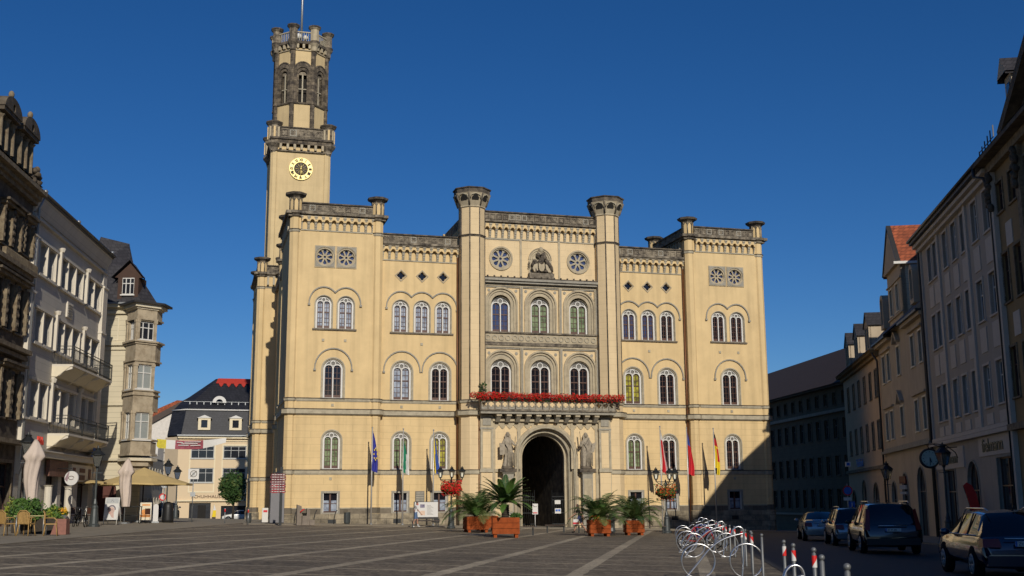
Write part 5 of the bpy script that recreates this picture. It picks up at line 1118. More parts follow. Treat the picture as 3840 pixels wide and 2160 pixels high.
flag(29.4, -2.1, 7.25, 3.35, lambda s, t: FW if t < .22 or s > .82 else FR, 'limp white and red flag on the pole behind the right lamp', seed=4, wd=.42)
flag(31.7, -2.1, 7.15, 3.4, lambda s, t: FUB if s < .9 and t < .34 and s > .15 else FR, 'limp red flag with a blue patch beside the brown rain pipe', seed=5, wd=.46)
flag(34.05, -2.1, 7.1, 3.3, lambda s, t: FK if (t < .12 or (t > .86 and s < .5)) else (FR if (t < .3 or (s > .35 and .38 < t < .7)) else FY), 'limp black, red and yellow flag on the rightmost pole', seed=6, wd=.44)
# ------------------------------------------------------------ lamps
LG = mat('lamp_glass', (.30, .30, .27), .08, spec=.6, trans=.75); LIT = mat('lit_lamp', (1, .95, .8), .5, emit=(1, .93, .75, 1.6))
def lantern(o, g, x, y, z, s=1.):
    """four-sided tapering lantern"""
    b = .10*s; t = .19*s; h_ = .42*s
    g.hexa([(x-b, y-b, z), (x+b, y-b, z), (x+b, y+b, z), (x-b, y+b, z)], [(x-t, y-t, z+h_), (x+t, y-t, z+h_), (x+t, y+t, z+h_), (x-t, y+t, z+h_)], LG)
    for p in ((-1, -1), (1, -1), (1, 1), (-1, 1)): o.tube([(x+p[0]*b, y+p[1]*b, z), (x+p[0]*t, y+p[1]*t, z+h_)], .013*s, IRON, 4)
    o.lathe(x, y, [(.16*s, z-.03), (.16*s, z)], IRON, 4); o.lathe(x, y, [(.30*s, z+h_), (.30*s, z+h_+.02), (.13*s, z+h_+.17*s), (.10*s, z+h_+.2*s), (.12*s, z+h_+.26*s), (.05*s, z+h_+.28*s), (.02*s, z+h_+.38*s)], IRON, 8)
def lamp_base(o, z=3.0, m=LAMPP, s=1.):
    o.lathe(0, 0, [(.30*s, 0), (.30*s, .10), (.24*s, .16), (.21*s, .55), (.17*s, .95), (.19*s, 1.0), (.17*s, 1.05), (.11*s, 1.15), (.13*s, 1.2), (.10*s, 1.3), (.06*s, 1.45), (.055*s, z)], m, 12)
def arm_lamp(X, Y, rot, label, z0=None):
    o = M(); g = M(); lamp_base(o, 3.15); LT = []; GL = []
    o.lathe(0, 0, [(.06, 3.15), (.1, 3.2), (.1, 3.3), (.05, 3.4), (.045, 3.55)], LAMPP, 8)
    for k, a in enumerate((rot, rot+2*pi/3, rot+4*pi/3) if False else (rot, rot+pi, rot+pi*1.5)):
        r = .78 if k < 2 else .45; c, s = cos(a), sin(a)
        o.tube([(0, 0, 3.2), (c*r*.35, s*r*.35, 3.18), (c*r*.75, s*r*.75, 3.3), (c*r, s*r, 3.42)], .025, IRON, 5); o.tube([(0, 0, 3.42), (c*r, s*r, 3.42)], .018, IRON, 4)
        for q in (.25, .5): o.tube([(c*(r*q+.07*cos(t_*pi/4)), s*(r*q+.07*cos(t_*pi/4)), 3.32+.07*sin(t_*pi/4)) for t_ in range(8)], .012, IRON, 4, closed=True)
        o.lathe(c*r, s*r, [(.03, 3.4), (.05, 3.5), (.1, 3.56)], IRON, 6); g = M(); lantern(o, g, c*r, s*r, 3.59); GL.append(g)
        lit = M(); LT.append(lit); lit.lathe(c*r, s*r, [(.045, 3.63), (.055, 3.74), (.05, 3.88), (.02, 3.92)], LIT, 8)
    r = thing('street_lamp', label, 'street lamp', at(X, Y, .03), 0, 'three-armed lamps with flower baskets')
    o.build('post', r); [q.build('lamp_glass', r) for q in GL]; [q.build('bulb', r) for q in LT]; r.scale = (.93,)*3; return r
def basket(X, Y, z, label, mats, w_, s=1., sd=0):
    random.seed(sd); o = M(); leaves(o, 2600, lambda: inball((0, 0, 0), (.82*s, .82*s, .40*s), .3), .075, mats, w_)
    leaves(o, 260, lambda: (random.uniform(-.7, .7), random.uniform(-.7, .7), random.uniform(.15, .55)), .06, mats, w_)
    leaves(o, 260, lambda: (random.uniform(-.6, .6), random.uniform(-.6, .6), random.uniform(-.5, -.2)), .05, mats, w_)
    r = o.build('flower_basket', None, (X, Y, z), 0, label, 'flowers', 'flower baskets on the lamps'); b = M(); b.lathe(0, 0, [(.25, -.4), (.5, -.2), (.5, -.1)], DARK, 12); b.build('bowl', r)
X, Y = HW(13.0, -9.0); X, Y = -4.13, 77.1
arm_lamp(X, Y, TH*.5, 'three-armed street lamp with red flower basket left of the palms')
basket(X, Y, G(X, Y)+2.62, 'dense basket of bright red geraniums on the left lamp', [GERA, GERB, LEAF, LEAFD], [.62, .12, .16, .1], .87, 5)
X, Y = 9.6, 73.0
arm_lamp(X, Y, .5, 'three-armed street lamp with orange and green flower basket right of the palms')
basket(X, Y, G(X, Y)+2.52, 'sparser basket of orange-red flowers and green leaves on the right lamp', [ORF, GERB, LEAF, LEAFD, LEAFO], [.25, .15, .25, .2, .15], .78, 6)
def gas_lamp(X, Y, label, s=1., zt=3.15):
    o = M(); g = M(); lamp_base(o, zt, LAMPP, s); o.box(-.28, .28, -.012, .012, zt-.25, zt-.22, LAMPP); o.lathe(0, 0, [(.05, zt), (.09, zt+.06), (.1, zt+.1)], IRON, 8); lantern(o, g, 0, 0, zt+.13, 1.35)
    r = thing('street_lamp', label, 'street lamp', at(X, Y, .03), .3, 'single-lantern street lamps'); o.build('post', r); g.build('lamp_glass', r); return r
gas_lamp(-22.9, 54.3, 'single-lantern street lamp nearest the left edge, in front of the ornate house', 1, 3.3)
gas_lamp(-22.2, 61.6, 'single-lantern street lamp beside the leaning bicycles and white house', 1, 3.05)
gas_lamp(-24.8, 83.0, 'dark street lamp behind the big mustard parasol', .9, 3.2)
gas_lamp(-27.6, 95.0, 'distant street lamp in front of the banded house', .9, 3.1)
gas_lamp(23.1, 71.5, 'street lamp in the shade between the pink and the beige house', .8, 3.4)
gas_lamp(20.95, 56.2, 'dark street lamp next to the hanging street clock', .9, 3.6)
# ------------------------------------------------------------ planters with palms
def planter(X, Y, w_, hgt, rot, label):
    o = M(); f = hgt*.18; n = 3; bh = (hgt-f)/n
    for k in range(n):
        z = f+k*bh; a = w_/2
        for s in (-1, 1): o.box(-a, a, s*a-.03, s*a+.03, z+.008, z+bh-.008, TERR); o.box(s*a-.03, s*a+.03, -a+.03, a-.03, z+.008, z+bh-.008, TERR)
    r = thing('planter', label, 'planter', at(X, Y, .0), rot, 'orange wooden palm planters'); o.build('board_box', r)
    o = M(); o.box(-w_/2+.04, w_/2-.04, -w_/2+.04, w_/2-.04, f+.02, hgt-.08, BARK); o.build('soil', r)
    for sx in (-1, 1):
        for sy in (-1, 1): o = M(); c = w_/2-.12; o.box(sx*c-.08, sx*c+.08, sy*c-.08, sy*c+.08, 0, f+.01, TERR); o.build('foot', r)
    return at(X, Y, hgt)
def frond(o, base, az, el, L, wid, m, n=34, droop=1.0, stiff=.0, lw=.035):
    p = Vector(base); d = Vector((cos(az)*cos(el), sin(az)*cos(el), sin(el))); pts = [p.copy()]; ds = L/n
    for i in range(n):
        d.z -= droop*ds*(.25+1.5*(i/n)); d.normalize(); p = p+d*ds; pts.append(p.copy())
    o.tube(pts[::3]+[pts[-1]], .012, LEAFO, 3)
    for i in range(3, n+1):
        t = i/n; a = pts[i]; dd = (pts[i]-pts[i-1]).normalized(); sd = dd.cross(Vector((0, 0, 1)))
        if sd.length < .05: sd = Vector((-sin(az), cos(az), 0))
        sd.normalize(); up = sd.cross(dd)
        for s in (-1, 1):
            ll = wid*(sin(pi*min(1, .12+t*.9))**.6)*random.uniform(.85, 1.1); tip = a+sd*s*ll*.86+dd*ll*.5+up*(.12*ll-.35*ll*(1-stiff)*random.uniform(.4, 1)); q = dd*lw
            md = (a+tip)/2+up*.06*ll
            o.add([a-q*.5, md-q*.9, tip, md+q*.9, a+q*.5], [(0, 1, 2, 3, 4)], m)
def palm(X, Y, z, label, n, L, mats, wid=.34, seed=0, trunk=0., el0=.3, droop=.75, lw=.025, name='palm', et=1.25):
    random.seed(seed); o = M(); tk = M()
    if trunk:
        prof = []
        for k in range(16): prof += [(.19+.025*(k % 2), trunk*k/16), (.17+.02*(k % 2), trunk*(k+.6)/16)]
        tk.lathe(0, 0, prof+[(.24, trunk)], BARK, 12)
    else: tk.lathe(0, 0, [(.1, -.05), (.14, .15), (.05, .4)], BARK, 8)
    for k in range(n):
        az = k*2.399+random.uniform(-.2, .2); el = el0+(et-el0)*((k+.5)/n)**.75+random.uniform(-.08, .08)
        frond(o, (.05*cos(az), .05*sin(az), trunk+.1), az, el, L*random.uniform(.85, 1.1), wid, random.choice(mats), droop=droop*random.uniform(.8, 1.2), lw=lw, stiff=.6 if trunk else 0)
    r = thing(name, label, 'palm', (X, Y, z-.08), 0, 'potted palms'); tk.build('trunk', r); o.build('fronds', r)
p = planter(-2.2, 68.0, 1.25, .92, .25, 'orange wooden planter at far left holding a feathery palm'); palm(p[0], p[1], p[2], 'bushy feathery palm in the leftmost planter', 48, 2.25, [LEAFO, LEAF, LEAFD], .50, 2, el0=.3, droop=.95)
planter(-1.7, 73.5, 1.2, .92, .25, 'orange wooden planter partly hidden behind the leftmost one')
p = planter(-.4, 57.6, 1.28, .98, .05, 'largest orange planter in front, holding the cycad with the dark trunk'); palm(p[0], p[1], p[2], 'dark green cycad with stiff spreading fronds and a thick dark trunk', 54, 1.6, [LEAFD, LEAF], .27, 3, .70, -.1, .6, .035, 'cycad', 1.2)
p = planter(4.6, 63.0, 1.1, .88, .1, 'orange wooden planter right of the arch, third from the left in front'); palm(p[0], p[1], p[2], 'loose feathery palm right of the dark archway', 38, 1.95, [LEAFO, LEAF, LEAFD], .46, 4, el0=.3, droop=.95)
p = planter(6.9, 66.9, 1.0, .84, .1, 'smallest orange planter at the right end beside the bench'); palm(p[0], p[1], p[2], 'upright feathery palm in the rightmost planter', 38, 2.0, [LEAFO, LEAFD, LEAF], .46, 8, el0=.3, droop=.95)
def undergrowth(X, Y, z, label, m, w_, sd): random.seed(sd); o = M(); leaves(o, 160, lambda: inball((0, 0, .12), (.32, .3, .2), .1), .07, m, w_); o.build('underplanting', None, (X, Y, z), 0, label, 'plant')
undergrowth(.12, 57.3, G(0, 57)+.9, 'small green shrub beside the cycad trunk', [LEAFD, LEAF], [1, 1], 1); undergrowth(4.35, 62.6, G(4.6, 63)+.82, 'reddish leafy bedding plant at the foot of the loose palm', [LEAFY, ORF, LEAF], [1, .6, 1], 2)
# ------------------------------------------------------------ benches
BW_ = mat('bench_slats', (.075, .05, .035), .7, var=.2)
def bench(X, Y, rot, L, label):
    r = thing('bench', label, 'bench', at(X, Y, .03), rot, 'backless benches in front of the town hall'); o = M()
    for k in range(4): o.box(-L/2, L/2, -.2+k*.105, -.11+k*.105, .42, .46, BW_)
    o.build('seat', r)
    for s in (-1, 1): o = M(); o.box(s*(L/2-.15)-.03, s*(L/2-.15)+.03, -.16, .18, .36, .42, IRON); o.box(s*(L/2-.15)-.04, s*(L/2-.15)+.04, -.04, .04, 0, .36, IRON); o.build('leg', r)
bench(-5.9, 77.9, .12, 2.0, 'backless bench under the white information board')
bench(-.02, 60.6, 0, 2.35, 'backless bench running behind the largest front planter')
bench(2.5, 69.5, .1, 1.3, 'backless bench in front of the open archway'); bench(4.4, 69.7, .1, 1.3, 'backless bench behind the walking woman'); bench(8.3, 70.2, .1, 1.7, 'backless bench at the right end beside the smallest planter')
# ------------------------------------------------------------ things along the hall's foot
def tub(u, y, r, hgt, m, name, label, cat, group=None):
    o = M(); o.lathe(0, 0, [(r*.8, 0), (r*.85, .05), (r, .1), (r, hgt-.08), (r*1.06, hgt-.06), (r*1.06, hgt), (r*.9, hgt+.01)], m, 14)
    for k in range(14): a = 2*pi*k/14+.1; o.box(r*cos(a)-.015, r*cos(a)+.015, r*sin(a)-.015, r*sin(a)+.015, .15, hgt-.15, IRON)
    return o.build(name, None, hat(u, y), TH, label, cat, group)
tub(4.6, -1.9, .23, .85, LAMPP, 'litter_bin', 'grey cylindrical litter bin between the leftmost flagpole and the leaning racks', 'bin', 'litter bins')
tub(-2.5, -3.2, .18, .66, LAMPP, 'litter_bin', 'small grey litter bin at the left corner near the signpost', 'bin', 'litter bins')
o = M(); o.lathe(0, 0, [(.22, 0), (.24, .1), (.2, .3), (.2, .8), (.23, .95), (.12, 1.1)], LAMPP, 12); X, Y = 6.05, 71.9; o.build('lamp_base', None, at(X, Y, .03), 0, 'grey iron post stump between the two right planters', 'post')
for k, u in enumerate((.75, 2.15, 3.6)):
    o = M(); o.tube([(0, 0, 0), (.02, 0, .4), (.09, 0, .75), (.22, 0, .98)], .035, BLACKP, 6); o.build('leaning_rack', None, hat(u, -2.2), TH, ['curved black cycle stand nearest the stone fountain', 'middle curved black cycle stand by the plinth', 'curved black cycle stand nearest the litter bin'][k], 'cycle stand', 'curved black cycle stands')
FS = mat('fountain_granite', (.20, .165, .13), .9, var=.2, scale=5)
r = thing('drinking_fountain', 'small fountain of upright stone blocks in front of the left pavilion', 'fountain', at(-14.0, 77.6, .03), TH+.1)
for k, b in enumerate(((-.45, -.12, .0, .35, 0, 1.35), (-.12, .22, -.15, .1, 0, .62), (.2, .45, .0, .3, 0, 1.1), (.4, .75, -.1, .25, 0, .35))):
    o = M(); o.hexa([(b[0], b[2], 0), (b[1], b[2], 0), (b[1], b[3], 0), (b[0], b[3], 0)], [(b[0]+.02, b[2], b[5]), (b[1]-.02, b[2]+.02, b[5]-(.1 if k % 2 == 0 else 0)), (b[1]-.02, b[3], b[5]-(.1 if k % 2 == 0 else 0)), (b[0]+.02, b[3], b[5])], FS); o.build('stone_block', r)
o = M(); o.lathe(.05, -.02, [(.1, .62), (.17, .8), (.15, .8)], DARK, 10); o.build('bowl', r); o = M(); o.tube([(-.25, -.05, .85), (-.1, -.08, .98), (.02, -.08, 1.05)], .04, RED, 5); o.build('red_spout', r)
# info pillar and finger post
PB = mat('pillar_grey', (.17, .165, .17), .5, var=.05); PR_ = mat('sign_red', (.55, .012, .02), .5, var=.03); MAR = mat('maroon_sign', (.13, .012, .018), .5, var=.1)
r = thing('information_pillar', 'tall grey information pillar with two red and white panels at the left corner', 'pillar', hat(-.55, -3.3), TH+.1)
o = M(); o.box(-.52, .0, -.2, .2, .05, 2.85, PB); o.box(.0, .46, -.14, .26, .05, 2.85, PB); o.box(-.48, .46, -.15, .2, 0, .05, DARK); o.build('body', r)
for x0 in (-.46, .06):
    o = M(); dy = 0 if x0 < 0 else .06; o.box(x0, x0+.4, -.215+dy, -.205+dy, 2.12, 2.8, PR_); o.box(x0, x0+.4, -.222+dy, -.216+dy, 2.38, 2.46, FW); o.plate([(x0+.02, 2.55), (x0+.2, 2.78), (x0+.36, 2.78), (x0+.16, 2.55)], [], -.222+dy, -.216+dy, FW); o.build('red_panel', r)
r = thing('direction_signpost', 'dark post with a fan of maroon direction signs in front of the grey pillar', 'signpost', at(-15.15, 75.6, .03), .12)
o = M(); o.box(-.09, .09, -.06, .06, 0, 3.75, IRON); o.build('post', r)
for k in range(8):
    z = 3.18-k*.155; s = -1 if k % 3 else 1; o = M(); L = 1.15 if s < 0 else .5
    o.box(-.72 if k % 2 else -.66, .3 if k % 3 else .26, -.08, -.062, z, z+.13, MAR)
    for q in range(5): o.box(-.6+q*.17, -.5+q*.17+random.uniform(0, .05), -.085, -.081, z+.045, z+.085, FW)
    o.build('direction_sign', r)
r = thing('white_case', 'low white display stand with a red mark beside the grey pillar', 'display stand', hat(-1.35, -2.4), TH)
o = M(); o.box(-.2, .22, -.1, .1, .05, 1.05, WHITE); o.box(-.12, .16, -.112, -.1, .75, .9, PR_); o.build('panel', r)
# information board with its frame
r = thing('information_board', 'large white information board with red flash and photo on a dark frame', 'notice board', hat(10.0, -4.4), TH)
o = M(); o.box(-1.05, 1.05, -.05, .03, .78, 2.12, FW); r.scale = (.82, 1, .80); o.build('panel', r)
o = M(); o.box(-1.1, 1.1, -.02, .06, .62, .78, BLACKP); o.box(-1.1, 1.12, -.03, .06, 2.12, 2.16, BLACKP); o.box(-1.12, -1.05, -.03, .06, .5, 2.14, BLACKP); o.tube([(-1, 0, .6), (-.5, 0, .48), (.3, 0, .5), (.8, 0, .3)], .05, BLACKP, 6); o.box(-.95, -.85, -.05, .05, 0, .6, BLACKP); o.box(.85, .95, -.05, .05, 0, .6, BLACKP); o.build('frame', r)
o = M(); o.box(-.92, -.72, -.06, -.051, 1.85, 2.08, PR_); o.box(-.55, -.15, -.06, -.051, 1.62, 1.92, mat('print_photo', (.16, .14, .2), .5, var=.6, scale=7)); o.box(-.55, -.12, -.06, -.051, .95, 1.35, mat('print_pink', (.62, .45, .33), .5)); o.build('print', r)
o = M()
for k in range(9): o.box(.05, .62-.1*(k % 3), -.06, -.051, 1.0+k*.1, 1.02+k*.1, GREYP)
o.build('print_text', r)
# notice board in front of the arch
r = thing('parking_sign', 'small white notice on a post standing in the mouth of the arch', 'sign', hat(18.9, -2.2), TH)
o = M(); o.box(-.22, .22, -.02, .02, .95, 1.75, FW); o.build('panel', r); o = M(); o.box(-.18, .16, -.03, -.021, 1.02, 1.1, PR_); o.box(-.15, .15, -.03, -.021, 1.5, 1.54, GREYP); o.build('print', r); o = M(); o.tube([(0, 0, 0), (0, .02, .95)], .025, WHITE, 6); o.lathe(0, 0, [(.15, 0), (.12, .1)], BLACKP, 8); o.build('post', r)
# ------------------------------------------------------------ people: one skinned surface each
def person(name, joints, edges, loc, rot, label, cloth, hair=None, scale=1.):
    """joints: name -> (x, y, z, rx, ry); a Skin modifier grows one continuous body, faces coloured by height zones"""
    keys = list(joints); me = bpy.data.meshes.new('body'); me.from_pydata([joints[k][:3] for k in keys], [(keys.index(a), keys.index(b)) for a, b in edges], [])
    o = bpy.data.objects.new('person', me); COL.objects.link(o)
    sk = o.modifiers.new('skin', 'SKIN'); sk.use_smooth_shade = True; sk.branch_smoothing = .4
    for i, k in enumerate(keys): v = me.skin_vertices[0].data[i]; v.radius = joints[k][3:5]; v.use_root = (k == 'pelvis')
    su = o.modifiers.new('sub', 'SUBSURF'); su.levels = 1; su.render_levels = 1
    bpy.context.view_layer.update()
    m2 = bpy.data.meshes.new_from_object(o.evaluated_get(bpy.context.evaluated_depsgraph_get())); bpy.data.objects.remove(o)
    m2.materials.clear(); ms = []
    for p in m2.polygons:
        m = cloth(p.center)
        if m not in ms: ms.append(m); m2.materials.append(m)
        p.material_index = ms.index(m); p.use_smooth = True
    b = bpy.data.objects.new(name, m2); COL.objects.link(b); b.location = loc; b.rotation_euler = (0, 0, rot); b.scale = (scale,)*3
    return tag(b, label, 'person')
def hand(J, E, nm, w, d, side=1):
    """palm and five fingers growing out of the wrist joint nm at w along d"""
    w = Vector(w); d = Vector(d).normalized(); sd = d.cross(Vector((0, 1, 0))); sd = sd.normalized() if sd.length > .1 else Vector((1, 0, 0))
    pm = w+d*.06; J[nm+'p'] = (*pm, .035, .02); E.append((nm, nm+'p'))
    for k in range(4):
        a = pm+d*.045+sd*(.027-.018*k)*side; t = a+d*(.035+.008*(k in (1, 2)))+Vector((0, -.012, 0)); J[f'{nm}f{k}'] = (*a, .01, .009); J[f'{nm}t{k}'] = (*t, .008, .008); E += [(nm+'p', f'{nm}f{k}'), (f'{nm}f{k}', f'{nm}t{k}')]
    a = pm+sd*.04*side; J[nm+'th'] = (*a, .011, .01); J[nm+'tt'] = (*(a+d*.03+sd*.012*side), .009, .008); E += [(nm+'p', nm+'th'), (nm+'th', nm+'tt')]
def figure(stride, armswing, lean=0.):
    J = {'pelvis': (0, 0, .94, .15, .11), 'waist': (lean*.15, 0, 1.08, .14, .10), 'chest': (lean*.35, 0, 1.30, .17, .11), 'neck0': (lean*.5, 0, 1.44, .09, .08), 'neck': (lean*.55+.0, 0, 1.51, .055, .055), 'jaw': (lean*.6+.03, 0, 1.57, .07, .075), 'head': (lean*.6+.015, 0, 1.65, .088, .10), 'crown': (lean*.6, 0, 1.72, .07, .075), 'nose': (lean*.6+.118, 0, 1.62, .014, .014)}
    E = [('pelvis', 'waist'), ('waist', 'chest'), ('chest', 'neck0'), ('neck0', 'neck'), ('neck', 'jaw'), ('jaw', 'head'), ('head', 'crown'), ('head', 'nose')]
    for s, n in ((-1, 'l'), (1, 'r')):
        f = stride*s
        J[n+'hip'] = (f*.06, s*.09, .86, .105, .1); J[n+'knee'] = (f*.24+.04, s*.09, .48, .06, .06); J[n+'calf'] = (f*.34-.02, s*.09, .33, .058, .055); J[n+'ank'] = (f*.50-.03, s*.085, .09, .036, .036); J[n+'heel'] = (f*.50-.06, s*.085, .045, .04, .035); J[n+'toe'] = (f*.50+.12, s*.1, .035, .042, .028)
        E += [('pelvis', n+'hip'), (n+'hip', n+'knee'), (n+'knee', n+'calf'), (n+'calf', n+'ank'), (n+'ank', n+'heel'), (n+'heel', n+'toe')]
        g = -armswing*s; cx = lean*.4
        J[n+'sh'] = (cx, s*.19, 1.38, .065, .06); J[n+'el'] = (cx+g*.20-.02, s*.24, 1.12, .043, .043); J[n+'wr'] = (cx+g*.42+.10, s*.25, .90, .026, .026)
        E += [('chest', n+'sh'), (n+'sh', n+'el'), (n+'el', n+'wr')]; w = Vector(J[n+'wr'][:3]); hand(J, E, n+'wr', w, w-Vector(J[n+'el'][:3]), s)
    return J, E
TEE = mat('white_shirt', (.62, .60, .58), .8, var=.05); DEN = mat('blue_denim', (.09, .15, .27), .85, var=.1); OLV = mat('dark_olive_top', (.05, .045, .03), .85, var=.1); NAVY = mat('navy_skirt', (.03, .04, .12), .85, var=.1); HAIRD = mat('dark_brown_hair', (.025, .015, .01), .6)
SHO = mat('white_shoe', (.6, .6, .58), .6); SHB = mat('dark_shoe', (.02, .02, .02), .6)
def zones(top, bot, zb, shoe, sleeve, sock=None, zw=1.0, ln=0.):
    def f(c):
        x, y, z = c; x -= ln*.6
        if z > 1.60 or (z > 1.52 and x < .0): return HAIRD if (x < .055 or z > 1.685) else SKIN
        if z > 1.46: return SKIN
        if abs(y) > .17+.02 and z < sleeve: return SKIN
        if z > zw: return top
        if z > zb: return bot
        if z < .075: return shoe
        if sock and z < .2: return sock
        return SKIN
    return f
J, E = figure(.45, .35, .1)
pm = person('person', J, E, at(-6.65, 79.2, .03), .35, 'man in white shirt and denim shorts walking past the information board', zones(TEE, DEN, .55, SHO, 1.18, SHO, ln=.1))
J, E = figure(.75, .9, .15)
pw = person('person', J, E, at(4.0, 70.6, .03), pi, 'woman in dark top and navy skirt striding left, carrying a white and red bag', zones(OLV, NAVY, .58, SHB, 1.2, ln=.15))
o = M(); pw_ = Vector(pw.location); o.box(-.16, .16, -.04, .04, 0, .32, FW); o.box(-.18, .18, -.056, -.051, .03, .14, PR_); o.tube([(-.1, 0, .36), (-.06, 0, .5), (.06, 0, .5), (.1, 0, .36)], .012, FW, 4)
o.build('shopping_bag', None, (3.75, 70.3, G(3.75, 70.3)+.50), .15, "white and red shopping bag hanging from the woman's hand", 'bag')
# ------------------------------------------------------------ bike racks shaped like bicycles
def smooth(P, k=2):
    for _ in range(k):
        Q = [P[0]]
        for a, b in zip(P, P[1:]): Q += [tuple(a[i]*.75+b[i]*.25 for i in range(3)), tuple(a[i]*.25+b[i]*.75 for i in range(3))]
        P = Q+[P[-1]]
    return P
def rack(X, Y, rot, label, src=None):
    o = M()
    for dx in (0, 1.04):
        for yy in (-.035, .035):
            o.tube([(dx+.36*cos(2*pi*k/28), yy, .37+.36*sin(2*pi*k/28)) for k in range(28)], .0155, STEEL, 6, closed=True)
    for yy in (-.03, .03):
        P = [(-.27, yy, .03), (0, yy, .33), (.22, yy, .60), (.45, yy, .78), (.68, yy, .88), (.99, yy, .95)]; o.tube(smooth(P), .019, STEEL, 6)
        o.tube(smooth([(.93, yy*.9, .02), (.98, yy*.9, .4), (1.01, yy, .90), (1.0, yy, 1.02), (.94, yy, 1.09), (.84, yy, 1.09), (.76, yy, 1.02), (.73, yy, .90)]), .017, STEEL, 6)
    o.box(-.3, .06, -.08, .08, 0, .02, STEEL); o.box(.85, 1.15, -.08, .08, 0, .02, STEEL)
    return o.build('bicycle_rack', None, at(X, Y), rot, label, 'cycle rack', 'steel racks shaped like bicycles')
for X, Y, rt, lb in ((3.98, 25.3, -.02, 'nearest full bicycle-shaped steel rack, all of it in the picture'), (5.62, 36.6, 0, 'second bicycle-shaped steel rack, right behind the nearest full one'), (6.0, 40.5, .0, 'third bicycle-shaped steel rack, overlapping the second'),
                     (7.1, 48.5, .0, 'fourth bicycle-shaped steel rack, in front of the parked bicycles'), (7.9, 54.5, .0, 'farthest bicycle-shaped steel rack among the parked bicycles'), (2.28, 12.5, 0, 'bicycle-shaped steel rack of which only the hoop shows at the bottom edge')): rack(X, Y, rt, lb).scale = (.8,)*3 if Y < 13 else (1, 1, 1)
RUB = mat('rubber', (.012, .012, .012), .95, spec=.08)
def bicycle(X, Y, rot, label, frame, lean=.08):
    r = thing('bicycle', label, 'bicycle', at(X, Y), rot, 'bicycles parked on the square'); r.rotation_euler = (lean, 0, rot)
    for dx in (0, 1.05):
        o = M(); o.tube([(dx+.33*cos(2*pi*k/24), 0, .34+.33*sin(2*pi*k/24)) for k in range(24)], .02, RUB, 6, closed=True)
        for k in range(8): o.tube([(dx, 0, .34), (dx+.31*cos(k*pi/4), 0, .34+.31*sin(k*pi/4))], .004, STEEL, 3)
        o.tube([(dx, -.04, .34), (dx, .04, .34)], .03, GALV, 6); o.build('wheel', r)
    o = M(); A = (0, 0, .34); B = (.42, 0, .30); C = (.30, 0, .82); D = (.85, 0, .80); F = (.90, 0, .68); Gp = (1.05, 0, .34)
    for a, b in ((A, B), (A, C), (B, C), (C, D), (B, F), (F, Gp), (D, F)): o.tube([a, b], .018, frame, 6)
    o.tube([C, (.27, 0, .95)], .012, STEEL, 5); o.build('frame', r)
    o = M(); o.ell((.25, 0, .97), (.13, .07, .04), BLACKP); o.build('saddle', r)
    o = M(); o.tube([D, (.83, 0, .98)], .014, STEEL, 5); o.tube([(.72, -.26, 1.0), (.83, -.12, 1.02), (.83, .12, 1.02), (.72, .26, 1.0)], .014, BLACKP, 5); o.build('handlebar', r); return r
RF = mat('red_bike_frame', (.35, .02, .015), .35); BF = mat('blue_bike_frame', (.02, .05, .3), .35)
bicycle(6.4, 43.3, .1, 'red-framed bicycle locked at the third steel rack', RF); bicycle(7.2, 46.2, -.1, 'black bicycle standing between the third and fourth steel racks', BLACKP)
bicycle(7.6, 50.4, .15, 'blue-framed bicycle between the fourth and farthest steel racks', BF); bicycle(8.3, 52.5, 0, 'grey bicycle just in front of the farthest steel rack', GALV); bicycle(8.6, 56.6, .1, 'black bicycle at the far end of the steel racks', BLACKP)
b1 = bicycle(-22.9, 60.6, 1.75, 'black bicycle leaning at the left side of the lamp by the white house', BLACKP, .12); bicycle(-22.2, 60.3, 1.8, 'second black bicycle at the lamp by the white house, nearer the easel sign', BLACKP, -.1)
# ------------------------------------------------------------ bollards
BOLG = mat('dark_bollard_steel', (.16, .165, .165), .5, metal=.4, var=.15, scale=12)
def bollard(X, Y, label, red=1, hgt=.97, flip=0):
    r = thing('bollard', label, 'bollard', at(X, Y), .12*(flip % 3)-.1, 'steel bollards along the street'); o = M(); o.lathe(0, 0, [(.034, 0), (.03, .02), (.028, hgt-.08), (.018, hgt-.075), (.018, hgt-.06)], BOLG, 12, smooth=True); o.ell((0, 0, hgt-.035), (.037, .037, .036), BOLG, 14, 9); o.build('post', r)
    if red:
        for s in (0, 1):
            o = M(); n = 12; z0, z1 = hgt-.27, hgt-.11; R = .036; vs = []; fs = []
            for k in range(n+1):
                a = pi*1.02+pi*.98*k/n*1.02; f = k/n; zc = z0+(z1-z0)*(f if flip % 2 == 0 else 1-f); lo, hi = (z0, zc) if s == 0 else (zc, z1)
                vs += [(R*cos(a), R*sin(a), lo), (R*cos(a), R*sin(a), hi)]
            fs = [(2*k, 2*k+2, 2*k+3, 2*k+1) for k in range(n)]; o.add(vs, fs, (RED if red == 1 else FW) if s else (FW if red == 1 else RED), True); o.build('red_band' if (s == 1) == (red == 1) else 'white_band', r)
bl = [(5.35, 25.2, 0), (5.5, 27.0, 1), (5.85, 28.8, 1), (6.15, 31.0, 1), (6.5, 33.3, 1), (7.0, 37.0, 1), (7.3, 39.4, 2), (7.75, 42.6, 1), (8.1, 45.2, 2), (8.5, 48.0, 1), (9.0, 51.2, 2), (9.5, 54.8, 1)]
ordn = ['nearest', 'second', 'third', 'fourth', 'fifth', 'sixth', 'seventh', 'eighth', 'ninth', 'tenth', 'eleventh', 'twelfth']
for k, (X, Y, rd) in enumerate(bl): bollard(X, Y, ('plain steel bollard without red band, right of the nearest full rack' if rd == 0 else f'steel bollard with red and white band, {ordn[k]} in the long row, counting from the front'), rd, flip=k)
